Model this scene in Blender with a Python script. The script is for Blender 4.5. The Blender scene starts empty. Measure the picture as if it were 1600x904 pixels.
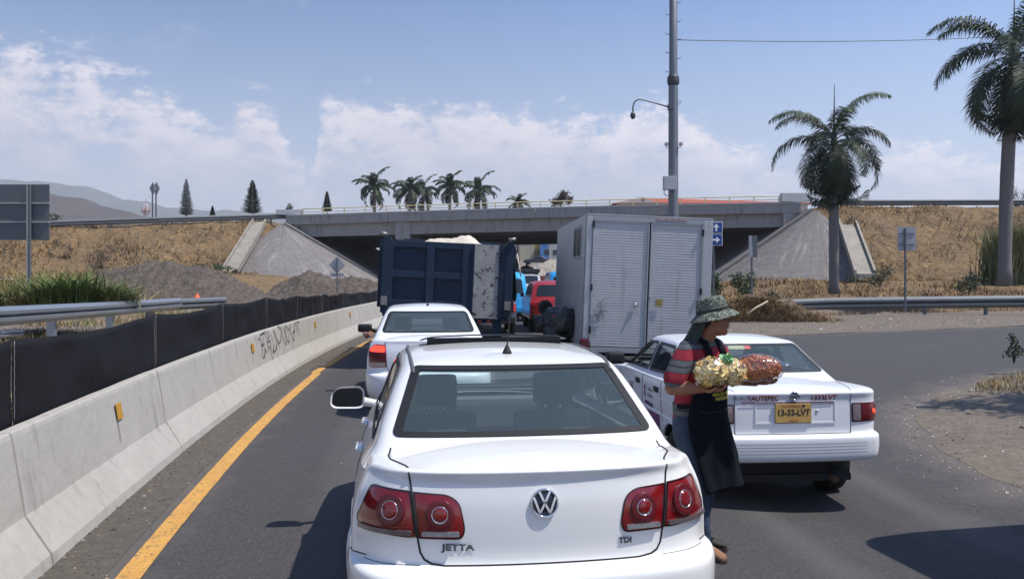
import bpy, bmesh, math, random
import numpy as np
from mathutils import Vector, Matrix, noise
from mathutils.bvhtree import BVHTree
from mathutils.geometry import delaunay_2d_cdt
R = math.radians
random.seed(7); rng = np.random.default_rng(7)
sc = bpy.context.scene
col = sc.collection

# ---------------------------------------------------------------- camera
H = 1.9
cam_d = bpy.data.cameras.new('camera'); cam = bpy.data.objects.new('camera', cam_d); col.objects.link(cam)
cam.location = (0, 0, H); cam.rotation_euler = (R(90), 0, 0)
cam_d.sensor_width = 36; cam_d.lens = 1350 / 1600 * 36
cam_d.shift_y = -27 / 1600
cam_d.clip_start = 0.05; cam_d.clip_end = 20000
sc.camera = cam

# ---------------------------------------------------------------- light
SUN_DIR = Vector((0.52, -0.13, 1.0)).normalized()          # towards the sun
sun_el = math.asin(SUN_DIR.z); sun_az = math.atan2(SUN_DIR.x, SUN_DIR.y)
sl = bpy.data.lights.new('sun', 'SUN'); sl.energy = 4.6; sl.angle = R(0.53); sl.color = (1.0, 0.955, 0.88)
so = bpy.data.objects.new('sun', sl); col.objects.link(so)
so.rotation_euler = SUN_DIR.to_track_quat('Z', 'Y').to_euler(); so.location = (30, -20, 40)
sc.view_settings.view_transform = 'Standard'; sc.view_settings.look = 'None'
sc.view_settings.exposure = 0.2; sc.view_settings.gamma = 1

w = bpy.data.worlds.new('World'); sc.world = w; w.use_nodes = True
nt = w.node_tree; nt.nodes.clear()
N = nt.nodes.new; L = nt.links.new
def wmath(op, a, b=None, c=None):
    n = N('ShaderNodeMath'); n.operation = op
    for i, v in enumerate((a, b, c)):
        if v is None: continue
        if isinstance(v, (int, float)): n.inputs[i].default_value = v
        else: L(v, n.inputs[i])
    return n.outputs[0]
sky = N('ShaderNodeTexSky'); sky.sky_type = 'NISHITA'; sky.sun_disc = False
sky.sun_elevation = sun_el; sky.sun_rotation = sun_az; sky.altitude = 1300; sky.air_density = 1.0; sky.dust_density = 0.8; sky.ozone_density = 2.0
tc = N('ShaderNodeTexCoord'); sp = N('ShaderNodeSeparateXYZ'); L(tc.outputs['Generated'], sp.inputs[0])
az = wmath('ARCTAN2', sp.outputs[0], sp.outputs[1]); el = wmath('ARCSINE', sp.outputs[2])
# cloud bank: broad noise in (azimuth, elevation) plus the two banks of cumulus low over the road
cx = N('ShaderNodeCombineXYZ'); L(sp.outputs[0], cx.inputs[0]); L(sp.outputs[1], cx.inputs[1]); L(wmath('MULTIPLY', sp.outputs[2], 1.9), cx.inputs[2])
def wnoise(scale, detail, rough=0.6, off=(0, 0, 0)):
    m = N('ShaderNodeMapping'); m.inputs['Location'].default_value = off; L(cx.outputs[0], m.inputs[0])
    n = N('ShaderNodeTexNoise'); n.inputs['Scale'].default_value = scale; n.inputs['Detail'].default_value = detail
    n.inputs['Roughness'].default_value = rough; L(m.outputs[0], n.inputs['Vector']); return n.outputs['Fac']
big = wnoise(6.5, 10, 0.66, (0.3, 0.1, 0.2)); fine = wnoise(24, 10, 0.72, (.7, .2, .4))
def px_az(x): return math.atan2(x - 800, 1350)
def px_el(x, y): return math.atan2(425 - y, math.hypot(1350, x - 800))
# ragged upper edge of the low cumulus banks, as elevation over azimuth
TOP = [(-1500, 150), (-600, 70), (-150, 60), (0, 68), (60, 76), (120, 100), (200, 120), (240, 146), (300, 176), (345, 192), (372, 164), (405, 158), (430, 182), (452, 235), (478, 262), (492, 240), (506, 160), (535, 148), (585, 146), (640, 158), (700, 164), (760, 166), (830, 176), (900, 182), (960, 172), (1030, 150), (1090, 190), (1180, 226), (1320, 226), (1400, 206), (1550, 232), (1750, 215), (2300, 150)]
fc = N('ShaderNodeFloatCurve'); cu_ = fc.mapping.curves[0]; A0, A1 = px_az(-1500), px_az(2300)
for k, (x, y) in enumerate(TOP):
    u, v = (px_az(x) - A0) / (A1 - A0), px_el(x, y) / .4
    if k < 1: cu_.points[0].location = (u, v)
    elif k == len(TOP) - 1: cu_.points[len(cu_.points) - 1].location = (u, v)
    else: cu_.points.new(u, v)
fc.mapping.update(); am = N('ShaderNodeMapRange'); L(az, am.inputs[0]); am.inputs[1].default_value = A0; am.inputs[2].default_value = A1; L(am.outputs[0], fc.inputs['Value'])
etop = wmath('MULTIPLY', fc.outputs[0], .4)
dd = wmath('DIVIDE', wmath('SUBTRACT', etop, el), .030)
nz1 = wmath('MULTIPLY', wmath('SUBTRACT', fine, .5), 5.2); nz2 = wmath('MULTIPLY', wmath('SUBTRACT', big, .5), 5.5)
dcl = wmath('MINIMUM', dd, 1.15)
thin = N('ShaderNodeMapRange'); thin.interpolation_type = 'SMOOTHSTEP'; L(az, thin.inputs[0]); thin.inputs[1].default_value = px_az(1030); thin.inputs[2].default_value = px_az(1230); thin.inputs[4].default_value = -.55
dens = wmath('ADD', wmath('ADD', wmath('ADD', dcl, nz1), nz2), thin.outputs[0])
mr = N('ShaderNodeMapRange'); mr.interpolation_type = 'SMOOTHSTEP'; L(dens, mr.inputs[0]); mr.inputs[1].default_value = -.15; mr.inputs[2].default_value = 1.1
wisp = wnoise(9, 9, .7, (2.3, 1.7, .9)); wm_ = N('ShaderNodeMapRange'); wm_.interpolation_type = 'SMOOTHSTEP'; L(wisp, wm_.inputs[0]); wm_.inputs[1].default_value = .60; wm_.inputs[2].default_value = .80; wm_.inputs[4].default_value = .35
lowfade = N('ShaderNodeMapRange'); lowfade.interpolation_type = 'SMOOTHSTEP'; L(el, lowfade.inputs[0]); lowfade.inputs[1].default_value = 0.05; lowfade.inputs[2].default_value = 0.16; lowfade.inputs[3].default_value = .40; lowfade.inputs[4].default_value = .95
mask = wmath('MAXIMUM', wmath('MULTIPLY', mr.outputs[0], lowfade.outputs[0]), wm_.outputs[0])
ccol = N('ShaderNodeMix'); ccol.data_type = 'RGBA'
edge = wmath('SUBTRACT', 1.0, wmath('MULTIPLY', wmath('SUBTRACT', wmath('MINIMUM', dd, 3.0), .2), .30))
sh = N('ShaderNodeMapRange'); L(wmath('ADD', edge, wmath('MULTIPLY', wmath('SUBTRACT', fine, .5), 3.2)), sh.inputs[0]); sh.inputs[1].default_value = 0.0; sh.inputs[2].default_value = 1.3
L(sh.outputs[0], ccol.inputs['Factor']); ccol.inputs['A'].default_value = (4.9, 5.1, 6.1, 1); ccol.inputs['B'].default_value = (7.6, 7.2, 7.7, 1)
# thin milky haze over the sky, thicker towards the horizon
hz = N('ShaderNodeMapRange'); hz.interpolation_type = 'SMOOTHSTEP'; L(el, hz.inputs[0]); hz.inputs[1].default_value = 0.36; hz.inputs[2].default_value = -0.02
hz.inputs[3].default_value = 0.0; hz.inputs[4].default_value = 0.9
tint = N('ShaderNodeMix'); tint.data_type = 'RGBA'; tint.blend_type = 'MULTIPLY'; tint.inputs['Factor'].default_value = 1; L(sky.outputs[0], tint.inputs['A']); tint.inputs['B'].default_value = (.80, .91, 1.08, 1)
hm = N('ShaderNodeMix'); hm.data_type = 'RGBA'; L(hz.outputs[0], hm.inputs['Factor']); L(tint.outputs['Result'], hm.inputs['A']); hm.inputs['B'].default_value = (4.75, 5.15, 6.05, 1)
cm = N('ShaderNodeMix'); cm.data_type = 'RGBA'; L(mask, cm.inputs['Factor']); L(hm.outputs['Result'], cm.inputs['A']); L(ccol.outputs['Result'], cm.inputs['B'])
dt = N('ShaderNodeVectorMath'); dt.operation = 'DOT_PRODUCT'; L(tc.outputs['Generated'], dt.inputs[0]); dt.inputs[1].default_value = tuple(SUN_DIR)
aur = wmath('ADD', .955, wmath('MULTIPLY', wmath('MAXIMUM', dt.outputs['Value'], 0.0), .85))     # the sky brightens towards the sun
sc_ = N('ShaderNodeVectorMath'); sc_.operation = 'SCALE'; L(cm.outputs['Result'], sc_.inputs[0]); L(aur, sc_.inputs['Scale'])
bg = N('ShaderNodeBackground'); L(sc_.outputs[0], bg.inputs[0]); bg.inputs[1].default_value = 0.112
wo = N('ShaderNodeOutputWorld'); L(bg.outputs[0], wo.inputs[0])

# ---------------------------------------------------------------- materials
MATS = {}
def pmat(name, base, rough=0.6, metal=0.0, coat=0.0, spec=0.5, var=None, bump=None, emit=None, coord='Object', alpha=1.0, trans=0.0, ior=1.45, cells=None, spots=None, coat_rough=0.05):
    """var=(scale, amount 0..1, second colour); bump=(scale, strength, distance); spots=(scale, threshold, colour, softness)"""
    if name in MATS: return MATS[name]
    m = bpy.data.materials.new(name); m.use_nodes = True; t = m.node_tree; p = t.nodes['Principled BSDF']
    p.inputs['Base Color'].default_value = (*base, 1); p.inputs['Roughness'].default_value = rough; p.inputs['Metallic'].default_value = metal
    p.inputs['Coat Weight'].default_value = coat; p.inputs['Coat Roughness'].default_value = coat_rough; p.inputs['Specular IOR Level'].default_value = spec
    p.inputs['Alpha'].default_value = alpha; p.inputs['Transmission Weight'].default_value = trans; p.inputs['IOR'].default_value = ior
    if emit: p.inputs['Emission Color'].default_value = (*emit[:3], 1); p.inputs['Emission Strength'].default_value = emit[3]
    tc = t.nodes.new('ShaderNodeTexCoord'); cur = None
    def noi(scale, detail=8, rough=.6):
        n = t.nodes.new('ShaderNodeTexNoise'); n.inputs['Scale'].default_value = scale; n.inputs['Detail'].default_value = detail; n.inputs['Roughness'].default_value = rough
        t.links.new(tc.outputs[coord], n.inputs['Vector']); return n.outputs['Fac']
    def mixc(f, a, b):
        x = t.nodes.new('ShaderNodeMix'); x.data_type = 'RGBA'; t.links.new(f, x.inputs['Factor'])
        for k, v in (('A', a), ('B', b)):
            if isinstance(v, tuple): x.inputs[k].default_value = (*v[:3], 1)
            else: t.links.new(v, x.inputs[k])
        return x.outputs['Result']
    def rng_(f, lo, hi):
        r = t.nodes.new('ShaderNodeMapRange'); t.links.new(f, r.inputs[0]); r.inputs[1].default_value = lo; r.inputs[2].default_value = hi; return r.outputs[0]
    cur = tuple(base)
    for v in ([] if var is None else (var if isinstance(var, list) else [var])):
        cur = mixc(rng_(noi(v[0]), .5 - .25 / max(v[1], .01), .5 + .25 / max(v[1], .01)), cur, tuple(v[2]))
    for s in ([] if spots is None else (spots if isinstance(spots, list) else [spots])):
        cur = mixc(rng_(noi(s[0], 5, .7), s[1], s[1] + s[3]), cur, tuple(s[2]))
    if not isinstance(cur, tuple): t.links.new(cur, p.inputs['Base Color'])
    if bump:
        hgt = None
        for bsc, bst, bd in (bump if isinstance(bump, list) else [bump]):
            b = t.nodes.new('ShaderNodeBump'); b.inputs['Strength'].default_value = bst; b.inputs['Distance'].default_value = bd
            t.links.new(noi(bsc, 6), b.inputs['Height'])
            if hgt is not None: t.links.new(hgt, b.inputs['Normal'])
            hgt = b.outputs[0]
        t.links.new(hgt, p.inputs['Normal'])
    MATS[name] = m; return m

# ---------------------------------------------------------------- objects
def tag(o, label=None, cat=None, group=None, kind=None):
    if label: o['label'] = label
    if cat: o['category'] = cat
    if group: o['group'] = group
    if kind: o['kind'] = kind
    return o
def empty(name, loc=(0, 0, 0), rz=0.0, label=None, cat=None, group=None, rot=None):
    o = bpy.data.objects.new(name, None); col.objects.link(o); o.location = loc
    o.rotation_euler = rot if rot else (0, 0, rz); o.empty_display_size = .2
    return tag(o, label, cat, group)
def mesh_obj(name, verts, faces, mats, parent=None, smooth=False, mi=None, normals=None, matrix=None):
    me = bpy.data.meshes.new(name)
    verts = np.asarray(verts, dtype=float)
    me.from_pydata(verts.tolist() if len(verts) else [], [], [tuple(int(i) for i in f) for f in faces])
    for m in (mats if isinstance(mats, (list, tuple)) else [mats]): me.materials.append(m)
    if mi is not None: me.polygons.foreach_set('material_index', np.asarray(mi, dtype=np.int32))
    if smooth: me.polygons.foreach_set('use_smooth', np.ones(len(me.polygons), dtype=bool))
    me.update()
    if normals is not None: me.normals_split_custom_set_from_vertices([tuple(n) for n in normals])
    o = bpy.data.objects.new(name, me); col.objects.link(o)
    if parent: o.parent = parent
    if matrix is not None: o.matrix_local = matrix
    return o
class MB:
    """collects boxes, tubes, prisms, quads; build() links them as one mesh object"""
    def __init__(s): s.v = []; s.f = []; s.mi = []; s.sm = []
    def add(s, vs, fs, m=0, smooth=False):
        b = len(s.v); s.v += [tuple(map(float, v)) for v in vs]; s.f += [tuple(i + b for i in f) for f in fs]; s.mi += [m] * len(fs); s.sm += [smooth] * len(fs); return s
    def box(s, x0, x1, y0, y1, z0, z1, m=0, bev=0.0):
        if bev > 0:
            bev = min(bev, (x1 - x0) * .45, (y1 - y0) * .45, (z1 - z0) * .45)
            bm = bmesh.new(); bmesh.ops.create_cube(bm, size=1)
            for v in bm.verts: v.co = ((x0 + x1) / 2 + v.co.x * (x1 - x0), (y0 + y1) / 2 + v.co.y * (y1 - y0), (z0 + z1) / 2 + v.co.z * (z1 - z0))
            bmesh.ops.bevel(bm, geom=bm.edges[:], offset=bev, segments=2, profile=.7, affect='EDGES')
            bm.verts.index_update(); s.add([v.co[:] for v in bm.verts], [[v.index for v in f.verts] for f in bm.faces], m); bm.free(); return s
        V = [(x, y, z) for z in (z0, z1) for y in (y0, y1) for x in (x0, x1)]
        return s.add(V, [(0, 2, 3, 1), (4, 5, 7, 6), (0, 1, 5, 4), (2, 6, 7, 3), (0, 4, 6, 2), (1, 3, 7, 5)], m)
    def prism(s, pts, z0, z1, m=0, axis='z', bot=None):
        n = len(pts); f = {'z': lambda p, t: (p[0], p[1], t), 'y': lambda p, t: (p[0], t, p[1]), 'x': lambda p, t: (t, p[0], p[1])}[axis]
        V = [f(p, z0) for p in pts] + [f(p, z1) for p in pts]
        F = [tuple(range(n))[::-1], tuple(range(n, 2 * n))] + [(i, (i + 1) % n, n + (i + 1) % n, n + i) for i in range(n)]
        return s.add(V, F, m)
    def tube(s, pts, r, seg=8, m=0, cap=True, closed=False):
        pts = [Vector(p) for p in pts]; n = len(pts); rs = r if hasattr(r, '__len__') else [r] * n
        V = []; F = []; prev = None
        for i, p in enumerate(pts):
            if closed: d = (pts[(i + 1) % n] - pts[i - 1])
            else: d = (pts[min(i + 1, n - 1)] - pts[max(i - 1, 0)])
            if d.length < 1e-9: d = Vector((0, 0, 1))
            d.normalize()
            if prev is None:
                a = Vector((0, 0, 1)) if abs(d.z) < .9 else Vector((1, 0, 0)); u = d.cross(a).normalized()
            else: u = (prev - d * prev.dot(d)); u = u.normalized() if u.length > 1e-6 else d.orthogonal().normalized()
            prev = u; w_ = d.cross(u)
            for k in range(seg):
                t = 2 * math.pi * k / seg; V.append(p + (u * math.cos(t) + w_ * math.sin(t)) * rs[i])
        for i in range(n if closed else n - 1):
            j = (i + 1) % n
            for k in range(seg): F.append((i * seg + k, i * seg + (k + 1) % seg, j * seg + (k + 1) % seg, j * seg + k))
        s.add(V, F, m, True)
        if cap and not closed:
            b = len(s.v) - len(V); s.f += [tuple(b + k for k in range(seg))[::-1], tuple(b + (n - 1) * seg + k for k in range(seg))]; s.mi += [m, m]; s.sm += [False, False]
        return s
    def lathe(s, prof, seg=24, m=0, axis='z', c=(0, 0, 0), smooth=True):
        """prof: (r, h) pairs"""
        V = []; n = len(prof)
        for (r, h) in prof:
            for k in range(seg):
                t = 2 * math.pi * k / seg; a, b = r * math.cos(t), r * math.sin(t)
                V.append({'z': (c[0] + a, c[1] + b, c[2] + h), 'y': (c[0] + a, c[1] + h, c[2] + b), 'x': (c[0] + h, c[1] + a, c[2] + b)}[axis])
        F = [(i * seg + k, i * seg + (k + 1) % seg, (i + 1) * seg + (k + 1) % seg, (i + 1) * seg + k) for i in range(n - 1) for k in range(seg)]
        s.add(V, F, m, smooth)
        b = len(s.v) - len(V)
        if prof[0][0] > 1e-5: s.f.append(tuple(b + k for k in range(seg))[::-1]); s.mi.append(m); s.sm.append(False)
        if prof[-1][0] > 1e-5: s.f.append(tuple(b + (n - 1) * seg + k for k in range(seg))); s.mi.append(m); s.sm.append(False)
        return s
    def xf(s, M, start=0):
        for i in range(start, len(s.v)): s.v[i] = tuple(M @ Vector(s.v[i]))
        return s
    def build(s, name, mats, parent=None, smooth=None, matrix=None):
        o = mesh_obj(name, s.v, s.f, mats, parent, False, s.mi, matrix=matrix)
        o.data.polygons.foreach_set('use_smooth', np.array(s.sm, dtype=bool) if smooth is None else np.full(len(s.f), smooth)); 
        bm = bmesh.new(); bm.from_mesh(o.data); bmesh.ops.recalc_face_normals(bm, faces=bm.faces); bm.to_mesh(o.data); bm.free()
        return o
def copy_tree(o, parent=None):
    c = o.copy(); col.objects.link(c); c.parent = parent
    for ch in list(o.children): copy_tree(ch, c)
    return c
def text_mesh(name, s, size, material, parent=None, matrix=None, depth=.002, sx=1.0, bold=0.0):
    cu = bpy.data.curves.new(name, 'FONT'); cu.body = s; cu.size = size; cu.extrude = depth; cu.align_x = 'CENTER'; cu.align_y = 'CENTER'; cu.offset = bold
    cu.resolution_u = 3
    t = bpy.data.objects.new(name, cu); col.objects.link(t)
    me = bpy.data.meshes.new_from_object(t); bpy.data.objects.remove(t)
    me.materials.clear(); me.materials.append(material)
    me.transform(Matrix.Diagonal((sx, 1, 1, 1)))
    o = bpy.data.objects.new(name, me); col.objects.link(o)
    if parent: o.parent = parent
    if matrix is not None: o.matrix_local = matrix
    return o
def smooth_step(t): t = np.clip(t, 0, 1); return t * t * (3 - 2 * t)
def G(x, y):
    """road surface height: the right lane falls slightly away"""
    return float(-0.10 * smooth_step((x - 1.0) / 1.6) * (1 - smooth_step((y - 13) / 12)) * smooth_step((9.5 - x) / 5))
# ================================================================ SETTING
asphalt = pmat('asphalt', (.064, .060, .060), .85, var=[(.22, 1, (.088, .081, .078)), (1.3, .7, (.058, .054, .055)), (38, 1.8, (.040, .037, .038))], spots=[(75, .59, (.15, .14, .13), .06), (60, .635, (.018, .017, .017), .05), (16, .67, (.035, .033, .033), .05), (1.1, .69, (.045, .042, .043), .08)], bump=[(120, .6, .012), (3, .25, .03)])
def add_wear(m):
    t = m.node_tree; pb = t.nodes['Principled BSDF']; cur = pb.inputs['Base Color'].links[0].from_socket
    def layer(attr, noise_scale, lo, hi, colr, k):
        nonlocal cur
        a = t.nodes.new('ShaderNodeAttribute'); a.attribute_name = attr; tcx = t.nodes.new('ShaderNodeTexCoord'); n = t.nodes.new('ShaderNodeTexNoise'); n.inputs['Scale'].default_value = noise_scale; n.inputs['Detail'].default_value = 9; n.inputs['Roughness'].default_value = .7; t.links.new(tcx.outputs['Object'], n.inputs['Vector'])
        s1 = t.nodes.new('ShaderNodeMath'); s1.operation = 'ADD'; t.links.new(a.outputs['Fac'], s1.inputs[0]); t.links.new(n.outputs['Fac'], s1.inputs[1])
        r = t.nodes.new('ShaderNodeMapRange'); r.inputs[1].default_value = lo; r.inputs[2].default_value = hi; r.inputs[4].default_value = k; t.links.new(s1.outputs[0], r.inputs[0])
        x = t.nodes.new('ShaderNodeMix'); x.data_type = 'RGBA'; t.links.new(r.outputs[0], x.inputs['Factor']); t.links.new(cur, x.inputs['A']); x.inputs['B'].default_value = (*colr, 1); cur = x.outputs['Result']
    layer('track', 1.1, .95, 1.5, (.098, .092, .09), .6); layer('oil', 1.6, 1.08, 1.55, (.033, .031, .032), .6); layer('dust', 1.6, .78, 1.5, (.165, .137, .112), .85)
    t.links.new(cur, pb.inputs['Base Color'])
add_wear(asphalt)
ISL_C = (11.0, 11.3)
def wear(x, y):
    lane = [line_x(y) + 2.0, line_x(y) + 5.4] if y < 60 else [-1.5, 2.5]
    tr = max(math.exp(-((abs(x - c) - .78) / .30) ** 2) for c in lane); oil = max(math.exp(-((x - c) / .38) ** 2) for c in lane)
    d = 9.0
    if x > 2:
        for (ax, ay), (bx_, by_) in zip(OUTL[:-1], OUTL[1:]):
            ux, uy = bx_ - ax, by_ - ay; t_ = max(0, min(1, ((x - ax) * ux + (y - ay) * uy) / (ux * ux + uy * uy))); d = min(d, math.hypot(x - ax - ux * t_, y - ay - uy * t_))
        d = min(d, abs(slip_out(x) - .3 - y) if x > 4 else 9)
    d2 = abs(x - (line_x(y) - .1)) if y < 60 else 9
    if x > 5.5 and y > 16: tr = .5 * (math.sin(x * .9 - y * 1.2) > .6)
    return tr, oil * (y < 40), max(.9 * math.exp(-(d / .7)), .75 * math.exp(-(d2 / .35)))
OUTL = [(16, 5.2), (11, 5.4), (7.5, 5.7), (5.9, 6.2), (5.1, 6.9), (4.78, 7.9), (4.8, 9.0), (4.98, 10.2), (5.3, 11.4), (5.9, 12.6), (7.2, 14.1), (8.9, 15.6), (11, 17.1), (15, 19.5), (22, 22.2)]
def paint_wear(o):
    me = o.data; at = {k: me.attributes.new(k, 'FLOAT', 'POINT') for k in ('track', 'oil', 'dust')}
    for i, v in enumerate(me.vertices):
        w_ = wear(v.co.x, v.co.y)
        for k, val in zip(('track', 'oil', 'dust'), w_): at[k].data[i].value = val
def add_streaks(m, colr, k=.7, lo=.56, hi=.72, sx=2.2, sz=.22):
    t = m.node_tree; pb = t.nodes['Principled BSDF']; cur = pb.inputs['Base Color'].links[0].from_socket
    tcx = t.nodes.new('ShaderNodeTexCoord'); mp = t.nodes.new('ShaderNodeMapping'); mp.inputs['Scale'].default_value = (sx, sx, sz); t.links.new(tcx.outputs['Object'], mp.inputs[0]); n = t.nodes.new('ShaderNodeTexNoise'); n.inputs['Scale'].default_value = 2.2; n.inputs['Detail'].default_value = 9; n.inputs['Roughness'].default_value = .72; t.links.new(mp.outputs[0], n.inputs['Vector'])
    r = t.nodes.new('ShaderNodeMapRange'); r.inputs[1].default_value = lo; r.inputs[2].default_value = hi; r.inputs[4].default_value = k; t.links.new(n.outputs['Fac'], r.inputs[0]); x = t.nodes.new('ShaderNodeMix'); x.data_type = 'RGBA'; t.links.new(r.outputs[0], x.inputs['Factor']); t.links.new(cur, x.inputs['A']); x.inputs['B'].default_value = (*colr, 1); t.links.new(x.outputs['Result'], pb.inputs['Base Color'])
dirt = pmat('dirt', (.17, .135, .105), .95, var=[(.5, 1, (.12, .10, .085)), (6, 1, (.22, .18, .14))], spots=[(45, .62, (.36, .33, .29), .06)], bump=[(14, .6, .05), (120, .5, .02)])
shoulder_m = pmat('shoulder_dirt', (.078, .066, .054), .95, var=[(1.2, 1, (.055, .05, .045)), (12, 1, (.13, .11, .085))], spots=[(60, .66, (.33, .29, .23), .06)], bump=[(30, .7, .03), (160, .5, .01)])
concrete = pmat('barrier_concrete', (.385, .36, .32), .85, var=[(1.6, 1, (.29, .27, .24)), (14, .6, (.42, .395, .35))], spots=[(3.2, .66, (.27, .255, .235), .2)], bump=[(60, .25, .01), (5, .3, .03)])
add_streaks(concrete, (.20, .185, .165), .75); add_streaks(concrete, (.46, .435, .39), .6, .55, .7, .8, .8)
bridge_c = pmat('bridge_concrete', (.30, .29, .275), .88, var=[(.12, 1, (.22, .215, .205)), (1.1, 1, (.34, .325, .30))], spots=[(.7, .64, (.16, .155, .15), .2)], bump=[(3, .4, .04)])
add_streaks(bridge_c, (.13, .125, .12), .75, .54, .68, 1.2, .12)
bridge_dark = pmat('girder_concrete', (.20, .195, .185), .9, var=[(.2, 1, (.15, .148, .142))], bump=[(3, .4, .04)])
slope_c = pmat('slope_concrete', (.155, .142, .135), .9, var=[(.25, 1.3, (.105, .098, .095)), (2, 1, (.20, .183, .172))], spots=[(.9, .63, (.40, .385, .36), .14)], bump=[(2, .6, .1)])
dry = pmat('dry_ground', (.24, .132, .052), .95, var=[(.10, 1.8, (.095, .066, .036)), (.9, 1.5, (.36, .225, .095)), (3.5, 1.5, (.14, .10, .06))], spots=[(.45, .60, (.075, .068, .035), .08), (2.2, .62, (.34, .25, .14), .06)], bump=[(2.5, 1, .3), (9, 1, .1)])
grit = pmat('mound_soil', (.105, .078, .058), .97, var=[(.5, 1, (.055, .045, .038)), (5, 1.4, (.15, .124, .102))], spots=[(9, .62, (.33, .30, .27), .05), (4, .63, (.035, .03, .028), .05)], bump=[(6, 1, .15), (30, .8, .05)])
galv = pmat('galvanised_steel', (.42, .44, .46), .42, .75, var=[(3, .8, (.32, .34, .36))])
galv_dull = pmat('dull_galvanised_steel', (.16, .175, .185), .6, .35, var=[(2, .8, (.12, .13, .14))])
post_steel = pmat('post_steel', (.12, .13, .14), .6, .3)
yellow_paint = pmat('yellow_line_paint', (.60, .32, .075), .85, var=[(3, 1, (.47, .245, .06))], spots=[(42, .56, (.10, .08, .062), .07), (9, .585, (.20, .145, .075), .10), (2.2, .62, (.30, .20, .09), .12)], bump=[(150, .4, .006)])
gravel_m = pmat('gravel_shoulder', (.135, .104, .074), .95, var=[(.6, 1.3, (.082, .068, .055)), (8, 1.3, (.18, .148, .115))], spots=[(30, .62, (.28, .26, .23), .05)], bump=[(20, .7, .04)])

def polyline(pts, y):
    ys = [p[1] for p in pts]; xs = [p[0] for p in pts]
    return float(np.interp(y, ys, xs))
def smooth_curve(ctrl, n=160):
    """x as a smoothed function of y"""
    ys = np.linspace(ctrl[0][1], ctrl[-1][1], n); xs = np.interp(ys, [c[1] for c in ctrl], [c[0] for c in ctrl])
    k = max(3, n // 14) | 1; pad = k // 2
    xp = np.concatenate([xs[0] - (xs[1] - xs[0]) * np.arange(pad, 0, -1), xs, xs[-1] + (xs[-1] - xs[-2]) * np.arange(1, pad + 1)])
    return np.convolve(xp, np.ones(k) / k, 'valid'), ys
def smooth_x(ctrl):
    xs, ys = smooth_curve(ctrl); return lambda y: float(np.interp(y, ys, xs))
BAR = [(-1.2, -6), (-1.9, -1), (-2.5, 2.5), (-2.95, 5.5), (-3.36, 8.2), (-3.75, 11.4), (-4.18, 15.9), (-4.45, 21), (-4.52, 26), (-4.42, 32), (-4.2, 40), (-3.8, 50), (-3.5, 62)]
bar_x = smooth_x(BAR)
LINE = [(-.55, -6), (-1.2, -1), (-1.90, 2.5), (-2.40, 5.4), (-2.80, 8.2), (-3.17, 11.0), (-3.50, 14.4), (-3.76, 17.5), (-3.92, 22.9), (-3.85, 32), (-3.7, 45), (-3.2, 62)]
line_x = smooth_x(LINE)

def slip_out(x): return float(np.interp(x, [3, 8.6, 18.3, 70, 300], [25, 26.6, 31.0, 48, 120]))
def slip_in(x): return float(np.interp(x, [6, 8, 9.5, 14, 30, 70, 300], [12.6, 14.6, 16.0, 18.9, 25.5, 38, 105]))
# ---- terrain: one sheet to the horizon, finer near the road
def ridge(x, y):
    """highway embankment either side of the underpass; cone-shaped ends"""
    z = -9.0
    # left ridge (top ends at X=-22), right ridge (top starts at X=23.2)
    for side in (-1, 1):
        if side < 0:
            y0 = 78.3 + (x + 22) * 0.46 if x < -22 else 78.3; y0 = max(y0, 55); top = 6.55 + (x + 22) * 0.058 if x < -22 else 6.55; xe = -22.0; top = max(top, 2.5)
            dx = max(0.0, x - xe)
        else:
            y0 = 70.0; top = 7.28; xe = 24.6; dx = max(0.0, xe - x)
        dy = max(0.0, y0 - y, y - (y0 + 44)); d = math.hypot(dx, dy)
        if dx > 0 and d > 0: d += .5
        sl = 0.70 if side > 0 else .66
        z = max(z, top - d * sl)
    return z
def base_h(x, y):
    z = G(x, y)
    r = smooth_step((y - 38) / 26) * 1.35 * smooth_step((abs(x + .5) - 11) / 8)                       # foot of the embankments
    if x > 0: r *= 1.0
    l = .35 * smooth_step((bar_x(min(max(y, -6), 62)) - .9 - x) / 2.0) if -10 < y < 70 and x < 0 else 0
    far = smooth_step((y - 128) / 60) * 4.5 if y > 100 else 0
    return z + r + l + far
def terrain(x, y):
    b = base_h(x, y); g = ridge(x, y)
    k = 0.5
    h = max(b, g) if abs(b - g) > k else (b + g) / 2 + k / 4 + (b - g) ** 2 / (4 * k)
    return h
def terr_noise(x, y):
    if abs(x) > 400 or y > 400: return 0
    off = smooth_step((abs(x + 1) - 9) / 5)
    if -16 < x < 18 and 62 < y < 130: off = 0
    if x > 4: off *= smooth_step((y - slip_out(x) - 3) / 6)
    return off * (noise.noise(Vector((x * .35, y * .35, 0))) * .22 + noise.noise(Vector((x * 1.1, y * 1.1, 3))) * .10)
xs = np.unique(np.concatenate([-np.geomspace(60, 9000, 26)[::-1], np.linspace(-60, 60, 201), np.geomspace(60, 9000, 26)]))
ys = np.unique(np.concatenate([[-400, -150, -60, -30], np.linspace(-15, 135, 251), np.geomspace(136, 9000, 34)]))
V = [(x, y, terrain(x, y) + terr_noise(x, y)-.004) for y in ys for x in xs]; nx = len(xs)
F = [(j * nx + i, j * nx + i + 1, (j + 1) * nx + i + 1, (j + 1) * nx + i) for j in range(len(ys) - 1) for i in range(nx - 1)]
mi = []
for f in F:
    x = sum(V[k][0] for k in f) / 4; y = sum(V[k][1] for k in f) / 4; z = sum(V[k][2] for k in f) / 4
    onr = z > base_h(x, y) + .25 or y > 41 and (x < -10 or x > 12) and y < 130
    mi.append(1 if (onr or abs(x) > 62) else 0)
ground = mesh_obj('ground', V, F, [dirt, dry], smooth=True, mi=mi); tag(ground, kind='structure')

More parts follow.
